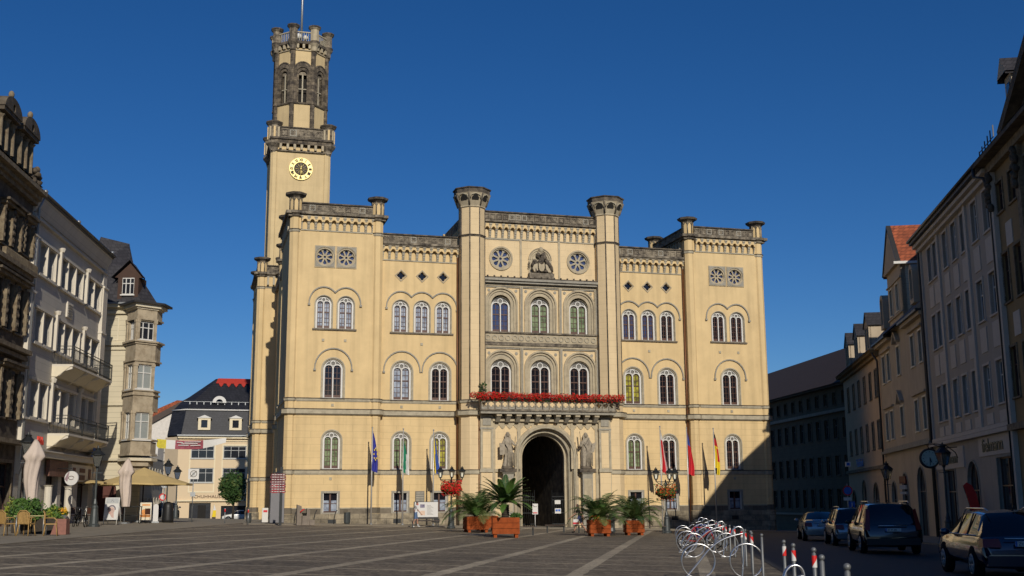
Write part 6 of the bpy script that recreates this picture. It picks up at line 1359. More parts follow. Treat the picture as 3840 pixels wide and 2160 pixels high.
for k, (X, Y, rd) in enumerate(((4.62, 20.0, 2), (4.3, 18.0, 1), (4.1, 16.0, 1), (3.52, 13.4, 0), (3.18, 11.2, 0))):
    bollard(X, Y, ['white-banded steel bollard, leftmost of the near group in the shade', 'red-banded steel bollard, second of the near group in the shade', 'red and white banded steel bollard, third of the near group, beside the hoop', 'plain steel bollard right of the hoop at the bottom edge', 'plain steel bollard of which only the ball shows at the bottom edge'][k], rd, flip=k)
for X, Y, lb in ((-17.6, 77.2, 'low post with red and white tip between the small tree and the finger post'), (-19.6, 79.0, 'low post with red and white tip in front of the shoe shop')):
    r = thing('marker_post', lb, 'post', at(X, Y, .03), 0, 'low marker posts'); o = M(); o.tube([(0, 0, 0), (0, 0, .75)], .04, GALV, 8); o.build('post', r); o = M(); o.tube([(0, 0, .75), (0, 0, .95)], .045, RED, 8); o.tube([(0, 0, .95), (0, 0, .98)], .045, FW, 8); o.build('tip', r)
# ------------------------------------------------------------ cars
def car(X, Y, rot, label, paint, L=4.7, Wd=1.85, H=1.6, kind='suv', plate=None):
    """origin at the middle of the rear axle line; +y forward"""
    r = thing('parked_car', label, 'car', at(X, Y), rot, 'cars parked in the shade on the right')
    hw = Wd/2; st = []
    if kind == 'suv': tops = [(0, .62), (.02, .98), (.10, 1.04), (.32, H-.16), (.55, H-.05), (1.3, H), (2.2, H-.01), (2.75, H-.07), (3.55, 1.10), (3.7, 1.06), (4.4, .98), (4.62, .80), (4.7, .55)]
    elif kind == 'wagon': tops = [(0, .58), (.03, .90), (.14, .96), (.50, H-.16), (.75, H-.05), (1.4, H), (2.1, H-.01), (2.6, H-.08), (3.45, 1.00), (3.6, .97), (4.35, .88), (4.62, .72), (4.7, .50)]
    else: tops = [(0, .58), (.03, .96), (.12, 1.02), (.55, 1.05), (1.15, H-.10), (1.5, H-.01), (1.9, H), (2.5, H-.05), (3.25, 1.0), (3.4, .96), (4.2, .86), (4.55, .70), (4.65, .5)]
    belt = 1.02 if kind == 'suv' else .95
    k_ = L/4.7; n = len(tops); vs = []; npt = 9
    for i, (y, zt) in enumerate(tops):
        y *= k_; e = i/(n-1); nb = 1-.10*max(0, (e-.72)/.28)**1.5-(.05 if i == 0 else 0); w0 = hw*nb; zb = .30 if 0 < i < n-1 else .36; bl_ = min(belt, zt-.03); wt = w0*(.985 if zt <= belt+.12 else .985-.24*(zt-belt)/(H-belt))
        wt2 = wt*.86
        vs += [(0, y, zb-.04), (w0*.88, y, zb), (w0, y, zb+.16), (w0*1.01, y, (zb+bl_)/2), (w0*.985, y, bl_-.05), (w0*.97, y, bl_), (wt, y, max(zt-.07, bl_+.002)), (wt2, y, zt-.005), (0, y, zt+.02)]
    o = M(); gl = M(); fs = []; gf = []
    mir_ = [(-x, y, z) for x, y, z in vs]; allv = vs+mir_; m_ = len(vs)
    for i in range(n-1):
        for j in range(npt-1):
            for s in (0, 1):
                f = (s*m_+i*npt+j, s*m_+(i+1)*npt+j, s*m_+(i+1)*npt+j+1, s*m_+i*npt+j+1)
                z0, z1 = tops[i][1], tops[i+1][1]
                glass = (j == 5 and min(z0, z1) > belt+.02 and max(z0, z1) > belt+.2) or (j in (6, 7) and abs(z1-z0) > .25*(tops[i+1][0]-tops[i][0]) and max(z0, z1) > belt+.25 and min(z0, z1) > belt-.05)
                (gf if glass else fs).append(f if s == 0 else f[::-1])
    fs += [tuple(range(npt))+tuple(m_+j for j in range(npt-2, 0, -1)), tuple((n-1)*npt+j for j in range(npt))+tuple(m_+(n-1)*npt+j for j in range(npt-2, 0, -1))]
    o.add(allv, fs, paint, True); body = o.build('body', r); gl.add(allv, gf, CARG, True); gl.build('windows', r)
    o = M()
    for s in (-1, 1):
        for y in (1.45*k_, 2.35*k_): o.hexa([(s*(hw*.96), y-.03, belt+.0), (s*(hw*.99), y-.03, belt), (s*(hw*.99), y+.03, belt), (s*(hw*.96), y+.03, belt)], [(s*(hw*.76), y-.08, H-.06), (s*(hw*.79), y-.08, H-.06), (s*(hw*.79), y-.02, H-.06), (s*(hw*.76), y-.02, H-.06)], BLACKP)
        if kind != 'sedan': o.tube([(s*hw*.68, .5*k_, H+.0), (s*hw*.7, .7*k_, H+.05), (s*hw*.7, 2.3*k_, H+.05), (s*hw*.68, 2.6*k_, H-.03)], .018, STEEL if kind == 'wagon' or 1 else BLACKP, 6)
        if plate == 'chrome': o.tube([(s*hw*.99, .55*k_, belt+.03), (s*hw*1.0, 3.1*k_, belt+.02)], .014, STEEL, 5)
    o.build('window_trim', r)
    for s in (-1, 1):
        for y in (.92*k_, 3.72*k_):
            t = M(); R = .34 if kind != 'suv' else .37; x = s*(hw-.07)
            t.xf(Matrix.Identity(4)); t.lathe(0, 0, [(R*.62, -.1), (R-.03, -.11), (R, -.08), (R, .08), (R-.03, .11), (R*.62, .1)], RUB, 22, smooth=True)
            t.xf(Matrix.Translation((x, y, R)) @ Matrix.Rotation(pi/2, 4, 'Y')); wh = t.build('wheel', r)
            q = M(); q.lathe(0, 0, [(R*.6, -.07), (R*.62, -.105)] if 0 else [(R*.2, .085), (R*.2, .1)], GALV, 10)
            for a_ in range(7): q.tube([(0, 0, .09), (R*.6*cos(a_*2*pi/7), R*.6*sin(a_*2*pi/7), .10)], .028, GALV, 4)
            q.tube([(R*.62*cos(2*pi*a_/18), R*.62*sin(2*pi*a_/18), .10) for a_ in range(18)], .02, GALV, 4, closed=True); q.xf(Matrix.Translation((x, y, R)) @ Matrix.Rotation(s*pi/2, 4, 'Y')); q.build('rim', wh)
            a = M(); P = [(y+(R+.06)*cos(pi*c/14), R+(R+.06)*sin(pi*c/14)) for c in range(15)]; a.plate(P, [], s*(hw*1.012), s*(hw*.9), RUB, ax='x'); a.build('wheel_arch', r)
    for s in (-1, 1):
        a = M()
        if kind == 'suv': a.hexa([(s*hw*.98, -.0, .86), (s*hw*.80, -.05, .84), (s*hw*.82, .1, .84), (s*hw*1.005, .2, .88)], [(s*hw*.86, .22, H-.2), (s*hw*.74, .17, H-.25), (s*hw*.76, .3, H-.25), (s*hw*.88, .32, H-.2)], TAILR)
        else: a.hexa([(s*hw*.99, -.03, .74), (s*hw*.58, -.06, .74), (s*hw*.6, .1, .74), (s*hw*1.015, .25, .74)], [(s*hw*.98, .03, .92), (s*hw*.62, -.01, .92), (s*hw*.62, .1, .92), (s*hw*1.0, .3, .93)], TAILR)
        a.build('tail_light', r)
        a = M(); a.ell((s*(hw+.12), 2.95*k_, belt+.06), (.12, .07, .08), paint if kind != 'suv' else BLACKP, 8, 6); a.build('door_mirror', r)
        a = M(); a.hexa([(s*hw*.9, 4.5*k_, .62), (s*hw*.5, 4.66*k_, .62), (s*hw*.5, 4.5*k_, .62), (s*hw*.9, 4.3*k_, .62)], [(s*hw*.9, 4.4*k_, .78), (s*hw*.5, 4.58*k_, .76), (s*hw*.5, 4.4*k_, .76), (s*hw*.9, 4.2*k_, .78)], LG); a.build('headlight', r)
    a = M(); a.box(-hw*.92, hw*.92, -.07, .15, .34, .56, BLACKP if kind == 'suv' else paint); a.build('rear_bumper', r)
    a = M(); zp = .80 if kind == 'suv' else .76; a.box(-.26, .26, -.075, -.05, zp, zp+.11, FW); a.box(-.26, -.22, -.078, -.075, zp, zp+.11, MATS['sign_blue']); lp = a.build('number_plate', r)
    if plate: text({'chrome': 'ZI:H', 'suv': 'ZI M 80'}.get(plate, plate), .10, BLACKP, r, 'plate_lettering', (-.20, -.08, zp+.02), ext=.001)
    a = M(); a.tube([(-hw*.5, -.035, 1.0 if kind == 'suv' else .93), (hw*.5, -.035, 1.0 if kind == 'suv' else .93)], .016, STEEL, 6); a.build('tailgate_bar', r); a = M(); a.tube([(0, .9, H), (0, .8, H+.1)], .02, BLACKP, 4); a.build('aerial', r)
    return r
CARG = mat('car_glass', (.008, .009, .012), .03, spec=.7, var=.0); TAILR = mat('tail_light_red', (.16, .004, .004), .35)
BLKP = mat('black_car_paint', (.008, .008, .011), .14, var=0, coat=1, spec=.6); NAVP = mat('navy_car_paint', (.008, .012, .035), .2, var=0, coat=1, spec=.6); SILP = mat('silver_car_paint', (.28, .29, .30), .22, metal=.5, var=0, coat=1); GRP = mat('silver_blue_car_paint', (.25, .26, .28), .2, metal=.5, var=0, coat=1); WHP = mat('white_car_paint', (.65, .64, .6), .3, var=0, coat=1)
car(13.2, 40.6, -AR, 'black tall estate car parked in the shade, its rear towards the camera', BLKP, 4.75, 1.95, 1.78, 'suv', 'suv')
car(14.6, 49.6, -AR, 'silver-blue estate car parked just in front of the black one', GRP, 4.6, 1.8, 1.62, 'wagon')
car(15.2, 57.3, -AR, 'silver saloon car, farthest of the parked cars on the right', SILP, 4.4, 1.75, 1.42, 'sedan', 'ZI LA')
car(11.15, 25.4, -AR, 'dark navy estate car with chrome window line nearest the camera', NAVP, 4.9, 1.86, 1.52, 'wagon', 'chrome')
car(13.7, 27.2, -AR, 'dark car at the right edge of which only the roof shows', BLKP, 4.5, 1.8, 1.55, 'wagon')
X, Y = OS.x+6.3*cos(TH)+6*sin(TH), OS.y+6.3*sin(TH)-6*cos(TH); c_ = car(X+2.2, Y+1, pi/2+.25, 'small white car parked in front of the shoe shop behind the tree', WHP, 3.9, 1.7, 1.45, 'sedan')
c_['group'] = 'cars in the side street'; c2 = car(-32.3, 108, .2, 'dark car standing in the side street beside the parasols', NAVP, 4.3, 1.8, 1.5, 'wagon'); c2['group'] = 'cars in the side street'
# ------------------------------------------------------------ cafe terrace and side street on the left
WICK = mat('honey_wicker', (.36, .22, .07), .7, var=.2, scale=20); CLO = mat('pale_pink_canvas', (.56, .46, .38), .85, var=.07, scale=3); MUS = mat('mustard_canvas', (.52, .38, .16), .85, var=.05, scale=2)
def px2(px, py, Y): k = Y/4280.; return ((px-1920)*k*1.012, 0)
def chair(X, Y, rot, label):
    r = thing('cafe_chair', label, 'chair', at(X, Y, .03), rot, 'wicker chairs of the cafe'); o = M(); o.box(-.23, .23, -.23, .22, .43, .47, WICK); o.build('seat', r)
    o = M()
    for k in range(9):
        a = -.22+.44*k/8; o.box(a-.02, a+.02, .2+.05*(1-(a/.22)**2), .225+.05*(1-(a/.22)**2), .45, .93-.10*(abs(a)/.22)**2, WICK)
    o.tube([(-.24, .2, .45), (-.24, .24, .84), (-.12, .29, .95), (.12, .29, .95), (.24, .24, .84), (.24, .2, .45)], .02, WICK, 6)
    for z in (.55, .65, .75, .85): o.box(-.22, .22, .21, .235, z, z+.03, WICK)
    o.build('backrest', r)
    for s in (-1, 1): o = M(); o.tube([(s*.24, .2, .68), (s*.25, -.1, .68), (s*.23, -.2, .6), (s*.22, -.2, .45)], .016, WICK, 5); o.build('armrest', r)
    for sx in (-1, 1):
        for sy in (-1, 1): o = M(); o.tube([(sx*.2, sy*.19, .44), (sx*.24, sy*.25, 0)], .02, WICK, 5); o.build('leg', r)
chair(-19.25, 44.2, 2.6, 'wicker chair at the far left edge, turned away from the camera'); chair(-18.65, 44.6, 3.0, 'second wicker chair from the left edge, behind the first'); chair(-17.95, 45.2, 1.9, 'wicker chair nearest the red stone block, facing left'); chair(-19.8, 47.2, .4, 'wicker chair on the far side of the cafe table')
r = thing('cafe_table', 'square cafe table among the wicker chairs at the left edge', 'table', at(-19.0, 45.9, .03), .2); o = M(); o.box(-.6, .6, -.38, .38, .72, .75, mat('table_top', (.42, .35, .16), .6, var=.1)); o.build('table_top', r)
for sx in (-1, 1):
    for sy in (-1, 1): o = M(); o.tube([(sx*.5, sy*.3, .72), (sx*.5, sy*.3, 0)], .025, GALV, 6); o.build('leg', r)
o = M(); o.hexa([(-.3, -.28, 0), (.3, -.28, 0), (.3, .28, 0), (-.3, .28, 0)], [(-.12, -.24, .62), (.28, -.24, .62), (.28, .24, .62), (-.12, .24, .62)], mat('red_granite', (.24, .10, .07), .7, var=.2, scale=9)); o.build('stone_block', None, at(-18.35, 47.2, .03), .1, 'sloping red granite block at the end of the cafe terrace', 'stone')
def shrub(X, Y, z, R, n, s, mats, w_, name, label, sd, trunk=0, cat='shrub', group=None, par=None):
    random.seed(sd); o = M(); cl = [(inball((0, 0, 0), (R[0]*.78, R[1]*.78, R[2]*.8), .25), random.uniform(.17, .40)) for _ in range(30)]
    for c, k in cl:
        mm = random.choices(mats, w_)[0]
        leaves(o, n//26, lambda: inball(c, (R[0]*k, R[1]*k, R[2]*k), .2), s, [mm, random.choice(mats)], [.75, .25])
    leaves(o, n//16, lambda: inball((0, 0, 0), (R[0]*1.05, R[1]*1.05, R[2]*1.02), .5), s, mats, w_)
    r = thing(name, label, cat, (X, Y, z), 0, group); f = o.build('foliage' if not trunk else 'crown', r); t = M()
    if trunk:
        t.tube([(0, 0, -trunk), (.05, 0, -trunk*.5), (0, .05, 0), (.1, 0, R[2]*.5)], .12, BARK, 8, rr=[.16, .12, .09, .04])
        for k in range(7): a = k*.9; t.tube([(0, 0, -.4+.15*k), (R[0]*.3*cos(a), R[1]*.3*sin(a), .2+.1*k), (R[0]*.7*cos(a), R[1]*.7*sin(a), .5+.15*k)], .04, BARK, 5, rr=[.06, .04, .02])
        t.build('trunk', r)
    else: t.tube([(0, 0, -R[2]), (0, 0, 0)], .04, BARK, 5); t.build('stem', r)
    return r
shrub(-19.9, 47.6, 1.42, (.72, .5, .52), 5200, .07, [LEAF, LEAFD, LEAFO], [.6, .3, .1], 'hedge_shrub', 'dense green shrub behind the cafe table', 1); shrub(-18.95, 47.9, 1.1, (.45, .4, .5), 2200, .06, [LEAFY, LEAF, LEAFO], [.6, .3, .1], 'variegated_shrub', 'yellow-green variegated shrub to the right of the dense shrub', 2)
shrub(-21.6, 50, 1.5, (.3, .3, .5), 700, .06, [LEAFO, LEAFY], [1, 1], 'climbing_plant', 'thin yellowish plant at the foot of the nearest left lamp', 3)
o = M(); o.box(-.9, .9, -.35, .35, 0, .62, BARK); o.build('plant_trough', None, at(-19.6, 47.9, .03), 0, 'dark trough holding the dense and the variegated shrub', 'planter')
def pot(X, Y, R, label, pl, mats, w_, sd, h_=.4):
    o = M(); o.lathe(0, 0, [(R*.6, 0), (R*.9, h_*.5), (R, h_), (R*.9, h_), (R*.85, h_-.05)], GALV, 16, smooth=True); o.build('plant_pot', None, at(X, Y, .03), 0, label, 'plant pot', 'grey bowls with plants by the shops')
    shrub(X, Y, G(X, Y)+h_+R*.45, (R*1.25, R*1.2, R*.65), 900, .06, mats, w_, 'potted_plant', pl, sd)
pot(-24.9, 62.5, .42, 'grey bowl in front, holding green plants, right of the cafe shrubs', 'low green plants in the front grey bowl', [LEAF, LEAFD, LEAFO], [1, .8, .5], 4, .5)
pot(-25.6, 61.5, .36, 'grey bowl left of the front one', 'dull olive plants in the left grey bowl', [LEAFO, LEAFD], [1, 1], 5, .5)
pot(-26.0, 66.5, .45, 'grey bowl with yellow and orange flowers by the shop windows', 'yellow and orange flowers in the rear grey bowl', [YELF, ORF, LEAF, LEAFD], [.55, .2, .3, .2], 6, .5)
def folded(X, Y, zt, zb, R, label, sd):
    random.seed(sd); r = thing('folded_parasol', label, 'parasol', at(X, Y, .03), 0, 'folded pale parasols'); g = G(X, Y)+.03; o = M(); n = 26; vs = []; rows = []
    H = zt-zb
    for i in range(15):
        t = i/14; z = zt-g-H*t; rr = R*(.18+1.1*t/.3) if t < .3 else R*(.95+.12*sin(t*5)-.35*max(0, t-.75)*2)
        if t > .3: rr *= .80
        for k in range(n): a = 2*pi*k/n; q = 1+(.16*min(1, t*3))*sin(6*a+t*5+sd); vs.append((rr*q*cos(a)+.05*sin(t*6+sd), rr*q*sin(a), z))
    o.add(vs, [(i*n+k, i*n+(k+1) % n, (i+1)*n+(k+1) % n, (i+1)*n+k) for i in range(14) for k in range(n)]+[tuple(range(n))], CLO, True); o.build('canopy', r)
    o = M(); o.tube([(0, 0, 0), (0, 0, zt-g)], .035, GALV, 8); o.build('pole', r); o = M(); o.lathe(0, 0, [(.35, 0), (.35, .08), (.06, .1)], GALV, 12); o.build('foot', r)
folded(-21.0, 50.5, 4.45, 1.85, .38, 'large folded pale parasol behind the cafe shrubs in front of the white house', 1); folded(-23.75, 71.0, 4.42, 1.5, .40, 'folded pale parasol in front of the big mustard parasol', 2)
def parasol(X, Y, zr, za, R, label, rot=0., n=8, group='open mustard parasols'):
    r = thing('parasol', label, 'parasol', at(X, Y, .03), rot, group); g = G(X, Y)+.03; o = M(); P = [(0, 0, za-g)]; 
    for k in range(n): a = 2*pi*k/n+pi/n; P.append((R*cos(a), R*sin(a), zr-g))
    for k in range(n):
        a = P[1+k]; b = P[1+(k+1) % n]; m_ = tuple((a[q]+b[q])/2*(.985 if q < 2 else 1) for q in range(3)); m_ = (m_[0], m_[1], m_[2]+.05)
        j = len(o.v); q1 = tuple(P[0][i]*.5+a[i]*.5-(.05 if i == 2 else 0) for i in range(3)); q2 = tuple(P[0][i]*.5+b[i]*.5-(.05 if i == 2 else 0) for i in range(3))
        o.add([P[0], q1, a, m_, b, q2], [(0, 1, 5), (1, 2, 3), (1, 3, 5), (3, 4, 5)], MUS); o.add([a, m_, b, (b[0], b[1], b[2]-.10), (m_[0], m_[1], m_[2]-.10), (a[0], a[1], a[2]-.10)], [(0, 1, 4, 5), (1, 2, 3, 4)], MUS)
    o.build('canopy', r); o = M(); o.tube([(0, 0, 0), (0, 0, za-g)], .04, BARK, 8)
    for k in range(n): a = P[1+k]; o.tube([(0, 0, za-g-.9), tuple(.55*a[i]+.45*P[0][i]-(.03 if i == 2 else 0) for i in range(3))], .012, BARK, 4)
    o.build('pole', r); o = M(); o.box(-.35, .35, -.35, .35, 0, .1, GALV); o.build('foot', r)
parasol(-24.6, 77.0, 2.95, 4.05, 3.25, 'very large open mustard parasol in front of the corner house', .1); parasol(-27.4, 72.5, 3.0, 3.45, 1.9, 'smaller open mustard parasol half hidden behind the lamp at the white house', .2)
def easel(X, Y, rot, w_, h_, z0, label, board, art):
    r = thing('pavement_sign', label, 'pavement sign', at(X, Y, .03), rot, 'standing advertising boards'); o = M(); T = Matrix.Rotation(-.16, 4, 'X')
    o.box(-w_/2, w_/2, -.02, .02, z0, z0+h_, board); o.xf(T); o.build('panel', r); o = M()
    for s in (-1, 1): o.tube([(s*(w_/2-.04), 0, 0), (s*(w_/2-.04), 0, z0+h_)], .025, WHITE, 5)
    o.xf(T); k0 = len(o.v)
    for s in (-1, 1): o.tube([(s*(w_/2-.04), .62, 0), (s*(w_/2-.04), .2, z0+h_-.1)], .02, WHITE, 5)
    o.build('frame', r); o = M(); art(o, w_, h_, z0); o.xf(T); o.build('print', r); return r
PFC = mat('print_face', (.52, .36, .30), .6, var=.15, scale=6); PHR = mat('print_hair', (.16, .13, .15), .6, var=.2); PGY = mat('print_grey', (.42, .43, .42), .6); POR = mat('print_orange', (.60, .22, .03), .6, var=.4, scale=9)
def art1(o, w_, h_, z0):
    o.box(-w_/2+.05, w_/2-.05, -.03, -.024, z0+h_*.74, z0+h_-.04, PGY); o.band([(-.08, z0+h_*.80), (0, z0+h_*.90), (.08, z0+h_*.80)], .02, -.035, -.031, PHR)
    o.plate(circ(.0, z0+h_*.42, .20, 14), [], -.035, -.024, PFC); o.plate([(-.12, z0+h_*.32), (.16, z0+h_*.32), (.2, z0+.1), (.05, z0+.16)], [], -.034, -.024, PFC)
    o.band([(-.2, z0+h_*.44), (-.17, z0+h_*.56), (-.05, z0+h_*.63), (.1, z0+h_*.63), (.21, z0+h_*.55), (.24, z0+h_*.45)], .07, -.042, -.036, PHR); o.box(.0, .1, -.042, -.036, z0+h_*.44, z0+h_*.455, PHR); o.box(-.1, 0.0, -.042, -.036, z0+h_*.30, z0+h_*.31, RED)
def art2(o, w_, h_, z0):
    o.box(-w_/2+.12, w_/2-.1, -.03, -.024, z0+h_*.82, z0+h_*.9, POR); o.plate(circ(-.08, z0+h_*.45, .19, 12), [], -.03, -.024, POR); o.box(-w_/2+.04, w_/2-.04, -.034, -.024, z0+h_*.16, z0+h_*.3, POR); o.plate(circ(.14, z0+h_*.36, .13, 10), [], -.032, -.024, CREAM)
easel(-23.3, 67.2, -.1, .86, 1.28, .28, 'white easel sign with a printed woman\'s face beside the lamp', FW, art1)
easel(-23.75, 75.0, .15, .72, 1.12, .18, 'pavement sign with orange food photographs near the black covered heater', CREAM, art2)
r = thing('pharmacy_stele', 'white rounded advertising column with a pink edge beside the food sign', 'pavement sign', at(-23.2, 75.4, .03), .3); o = M(); o.plate(arch(0, .1, .16, 1.05, 10), [], -.06, .06, FW, mside=mat('pink_edge', (.65, .35, .45), .5), back=True); o.build('column', r); o = M(); o.box(-.22, .22, -.2, .2, 0, .1, GALV); o.build('foot', r)
o = M(); o.lathe(0, 0, [(.36, 0), (.38, .2), (.33, 1.0), (.30, 1.25), (.1, 1.36)], BLACKP, 14, smooth=True); o.build('covered_heater', None, at(-23.0, 77.4, .03), 0, 'black bag-covered column between the food sign and the side street', 'covered column')
def btable(X, Y, label):
    r = thing('bistro_table', label, 'table', at(X, Y, .03), .1, 'dark bistro tables'); o = M(); o.box(-.6, .6, -.35, .35, 1.0, 1.04, IRON); o.build('table_top', r)
    for s in (-1, 1):
        o = M(); o.tube([(s*.55, -.3, 1.0), (s*.55, -.3, 0)], .03, IRON, 5); o.build('leg', r); o = M(); o.tube([(s*.55, .3, 1.0), (s*.55, .3, 0)], .03, IRON, 5); o.build('leg', r)
    o = M(); o.box(-.55, .55, -.02, .02, .48, .52, IRON); o.build('rail', r)
btable(-23.8, 72.4, 'tall dark bistro table under the folded parasol')
for X, Y, a, lb in ((-24.6, 73.0, .3, 'dark chair left of the tall bistro table'), (-23.2, 73.3, -.4, 'dark brown chair behind the tall bistro table'), (-26.2, 69, .5, 'chair in the shade under the small mustard parasol'), (-25.6, 69.8, -2, 'second chair in the shade under the small mustard parasol')):
    r = thing('bistro_chair', lb, 'chair', at(X, Y, .03), a, 'chairs of the second cafe'); o = M(); o.box(-.21, .21, -.21, .21, .44, .48, BENCHM if 0 else BROWN); o.build('seat', r); o = M(); o.box(-.2, .2, .19, .22, .55, .92, BROWN); o.build('backrest', r)
    for sx in (-1, 1):
        for sy in (-1, 1): o = M(); o.tube([(sx*.19, sy*.19, .9 if sy > 0 else .44), (sx*.2, sy*.22, 0)], .014, IRON, 4); o.build('leg', r)
# round shop sign, banner, pharmacy sign
r = thing('round_shop_sign', 'round white hanging sign with brown emblem in front of the shops', 'sign', (-24.9, 65.2, 3.1), -.1); o = M(); o.xf(Matrix.Identity(4)); o.plate(circ(0, 0, .40, 24), [], -.05, .05, FW, back=True); o.build('disc', r); o = M(); o.band([(.16*cos(t*pi/6)-.0, .1*sin(t*pi/6)+.02) for t in range(12)], .03, -.06, -.052, BROWN); o.plate([(-.39, -.05), (-.2, .32), (-.12, .36), (-.22, -.2)], [], -.058, -.052, mat('print_mauve', (.3, .2, .22), .6)); o.build('emblem', r)
o = M(); o.tube([(0, 0, .4), (0, 0, .55), (-1.6, 0, .55)], .02, IRON, 5); o.build('bracket', r)
o = M(); n = 16; BA = Vector((-37.7, 120, 8.43)); BB = Vector((-30.7, 123, 8.6)); MA = mat('banner_maroon', (.28, .06, .08), .7, var=.35, scale=5)
vs = []; mi = []
for i in range(n+1):
    t = i/n; p = BA.lerp(BB, t); sag = -.25*sin(pi*t); hh = .95 if t < .65 else .95-.5*(t-.65)/.35*.9
    vs += [(p.x, p.y+.1*sin(9*t), p.z+sag-.02), (p.x, p.y+.1*sin(9*t+1), p.z+sag-hh)]
for i in range(n): o.add(vs[2*i:2*i+4], [(0, 1, 3, 2)], mat('banner_yellow', (.55, .45, .03), .7, var=.2) if 1 <= i < 3 else (MA if 5 <= i < 11 else FW))
bn = o.build('street_banner', None, (0, 0, 0), 0, 'long white, yellow and maroon banner strung across the side street', 'banner'); o = M()
for k, (t0, t1, z) in enumerate(((.34, .42, .2), (.44, .66, .16), (.40, .62, .34), (.36, .50, .5), (.52, .66, .52))):
    a = BA.lerp(BB, t0); b = BA.lerp(BB, t1); za = -.25*sin(pi*t0)-z; zb = -.25*sin(pi*t1)-z; o.add([(a.x, a.y-.18, a.z+za), (b.x, b.y-.18, b.z+zb), (b.x, b.y-.18, b.z+zb-.07), (a.x, a.y-.18, a.z+za-.07)], [(0, 1, 2, 3)], FW)
o.build('lettering', bn); o = M(); o.tube([BA+Vector((-3, -1, .2)), BA], .015, IRON, 3); o.tube([BB, BB+Vector((5, 2, .6))], .015, IRON, 3); o.build('rope', bn)
r = thing('pharmacy_sign', 'white pharmacy flag sign with red letter A beside the banner', 'sign', (-36.9, 118, 7.1), .1); r.scale = (1.2, 1, 1.2); o = M(); o.plate([(-.4, -.5), (.4, -.5), (.42, .2), (.1, .5), (-.1, .5), (-.42, .2)], [], -.05, .05, FW, back=True); o.build('panel', r); text('A', .62, RED, r, 'letter', (-.23, -.07, -.22)); o = M(); o.box(-.35, .35, -.065, -.055, -.36, -.3, GREYP); o.build('print', r)
# street signs
def sign_post(X, Y, h_, label, rot=0., name='street_sign', grp=None):
    r = thing(name, label, 'street sign', at(X, Y, .03), rot, grp); o = M(); o.tube([(0, 0, 0), (0, 0, h_)], .035, GALV, 8); o.build('post', r); return r
r = sign_post(-22.4, 81.0, 3.6, 'square white sign with a crossed grey disc on a tall post', TH); o = M(); o.box(-.36, .36, -.06, -.04, 2.95, 3.65, FW); o.build('panel', r); o = M(); o.plate(circ(0, 3.32, .24, 18), [circ(0, 3.32, .19, 18)], -.07, -.062, GREYP); o.band([(-.2, 3.12), (.2, 3.52)], .06, -.075, -.071, GREYP); o.box(-.1, .1, -.07, -.062, 3.2, 3.42, PGY); o.build('print', r); o = M(); o.box(-.17, .17, -.08, .05, 1.75, 2.05, GALV); o.build('box', r)
r = sign_post(-26.2, 87, 2.9, 'round grey sign seen from behind beside the mustard parasol', .3); o = M(); o.plate(circ(0, 2.65, .3, 18), [], -.05, -.03, GALV, back=True); o.build('disc', r)
r = sign_post(-27.2, 90, 1.9, 'round no-entry sign with red rim in the side street', .1); o = M(); o.plate(circ(0, 1.7, .26, 18), [], -.05, -.03, FW); o.build('disc', r); o = M(); o.plate(circ(0, 1.7, .28, 20), [circ(0, 1.7, .19, 18)], -.06, -.052, RED); o.build('rim', r)
shrub(-32.35, 134, 3.55, (1.8, 1.6, 2.0), 8000, .16, [LEAFD, LEAFO, LEAFD], [.6, .15, .25], 'lime_tree', 'round dark green tree in front of the shoe shop building', 9, trunk=4.2, cat='tree')
r = thing('beach_flag', 'small white and yellow banner flag beside the shoe shop door', 'flag', (OS.x+3.9*cos(TH)+.8*sin(TH), OS.y+3.9*sin(TH)-.8*cos(TH), -.4), TH); o = M(); o.plate([(-.2, .4), (.25, .4), (.3, 1.2), (0, 2.0), (-.1, 1.2)], [], -.02, .02, FY); o.plate([(-.09, 1.25), (.3, 1.25), (.02, 2.02)], [], -.03, -.021, FW); o.build('cloth', r); o = M(); o.tube([(-.2, 0, 0), (-.2, 0, .5), (0, 0, 2.02)], .02, GALV, 4); o.build('pole', r)
# right side: clock, flag, traffic signs
cx, cy = 23.1, 64.0; r = thing('street_clock', 'round dark-rimmed street clock hanging from a bracket on the shaded side', 'clock', (cx, cy, 3.85), -.15)
o = M(); n = 28; o.tube([(.5*cos(2*pi*k/n), 0, .5*sin(2*pi*k/n)) for k in range(n)], .06, BLACKP, 8, closed=True); o.plate(circ(0, 0, .5, 28), [], -.08, .08, BLACKP, back=True); o.build('case', r)
o = M(); o.plate(circ(0, 0, .44, 28), [], -.1, -.082, mat('clock_face_green', (.35, .46, .40), .5)); o.build('dial', r); o = M()
for k in range(12): a = k*pi/6; o.tube([(.33*cos(a), -.105, .33*sin(a)), (.39*cos(a), -.105, .39*sin(a))], .018, BLACKP, 4)
o.build('hour_mark', r); o = M(); o.tube([(0, -.115, .05), (.0, -.115, -.34)], .016, BLACKP, 4); o.tube([(0, -.115, .05), (.07, -.115, -.22)], .022, BLACKP, 4); o.build('clock_hand', r)
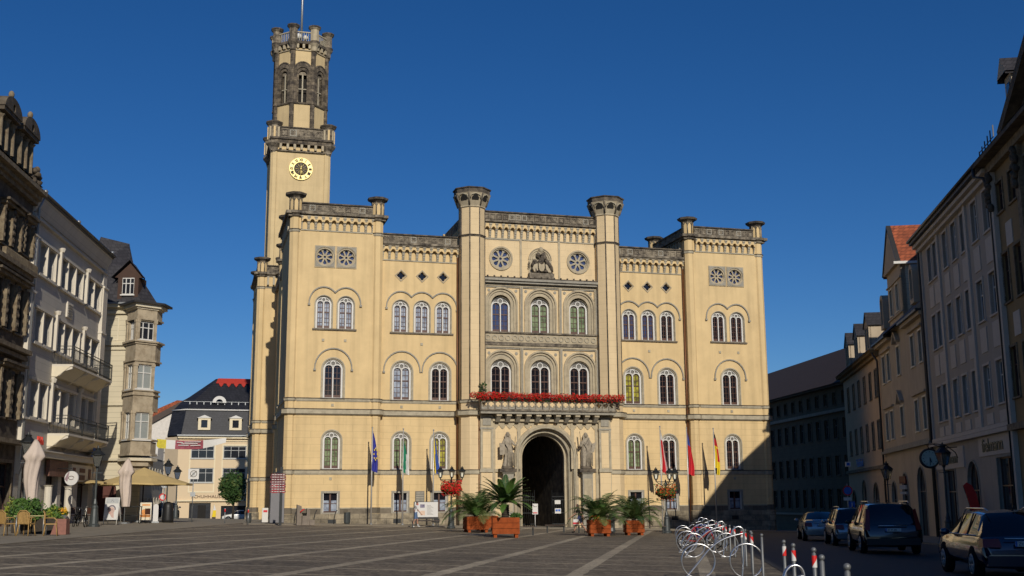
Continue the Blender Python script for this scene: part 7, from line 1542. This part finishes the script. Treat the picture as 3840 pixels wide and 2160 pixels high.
o = M(); o.tube([(0, 0, .55), (-.1, 0, .72), (.3, 0, .8), (.9, 0, .72), (1.4, 0, .3), (1.5, 0, .0)], .03, IRON, 6); o.tube([(.2, 0, .78), (.8, 0, .55), (1.5, 0, .6)], .025, IRON, 5); o.build('bracket', r)
r = thing('beach_flag', 'curved dark red banner flag standing before the optician', 'flag', at(23.35, 59.8, .12), -.1); o = M(); o.plate([(-.12, 2.75), (.05, 2.9), (.3, 2.75), (.5, 2.3), (.62, 1.6), (.65, .5), (.3, .35), (.22, 1.0), (.12, 1.8)], [], -.015, .015, RED, back=True); o.plate(circ(.42, 1.05, .13, 14), [], -.03, -.016, PGY); o.build('cloth', r); o = M(); o.tube([(.28, 0, 0), (.22, 0, 1.0), (.1, 0, 1.8), (-.14, 0, 2.75)], .015, BLACKP, 4); o.build('pole', r)
r = sign_post(21.75, 75.5, 3.3, 'no-stopping sign above small plates on the shaded right side', -.05, grp=None); o = M(); o.plate(circ(0, 2.85, .30, 20), [], -.06, -.04, MATS['sign_blue']); o.plate(circ(0, 2.85, .32, 20), [circ(0, 2.85, .25, 20)], -.07, -.062, RED); o.build('disc', r); o = M(); o.box(-.28, .22, -.06, -.04, 2.22, 2.42, FW); o.box(.05, .42, -.06, -.04, 1.75, 2.15, MATS['sign_blue']); o.box(.12, .36, -.06, -.04, 1.45, 1.68, FW); o.box(.21, .26, -.066, -.061, 1.82, 2.08, FW); o.build('plate', r)
o = M(); o.box(-.18, .18, -.05, .05, -.16, .16, FW); o.box(-.1, .1, -.056, -.051, -.1, .1, MATS['sign_blue']); o.build('box_sign', None, (23.2, 80, 4.05), 0, 'small square white sign with blue mark sticking out near the pink house', 'sign')
r = thing('wooden_notice', 'brown sign board above two white plates beside the beige house doors', 'sign', (24.4, 72.5, 2.45), -1.35); o = M(); o.box(-.35, .35, -.05, .05, .15, .6, MAR); o.box(-.35, .35, -.05, .05, -.2, .05, PGY); o.box(-.35, .35, -.05, .05, -.5, -.35, PGY); o.build('panel', r); o = M(); o.tube([(0, .1, -3), (0, .1, .6)], .03, IRON, 5); o.build('post', r)
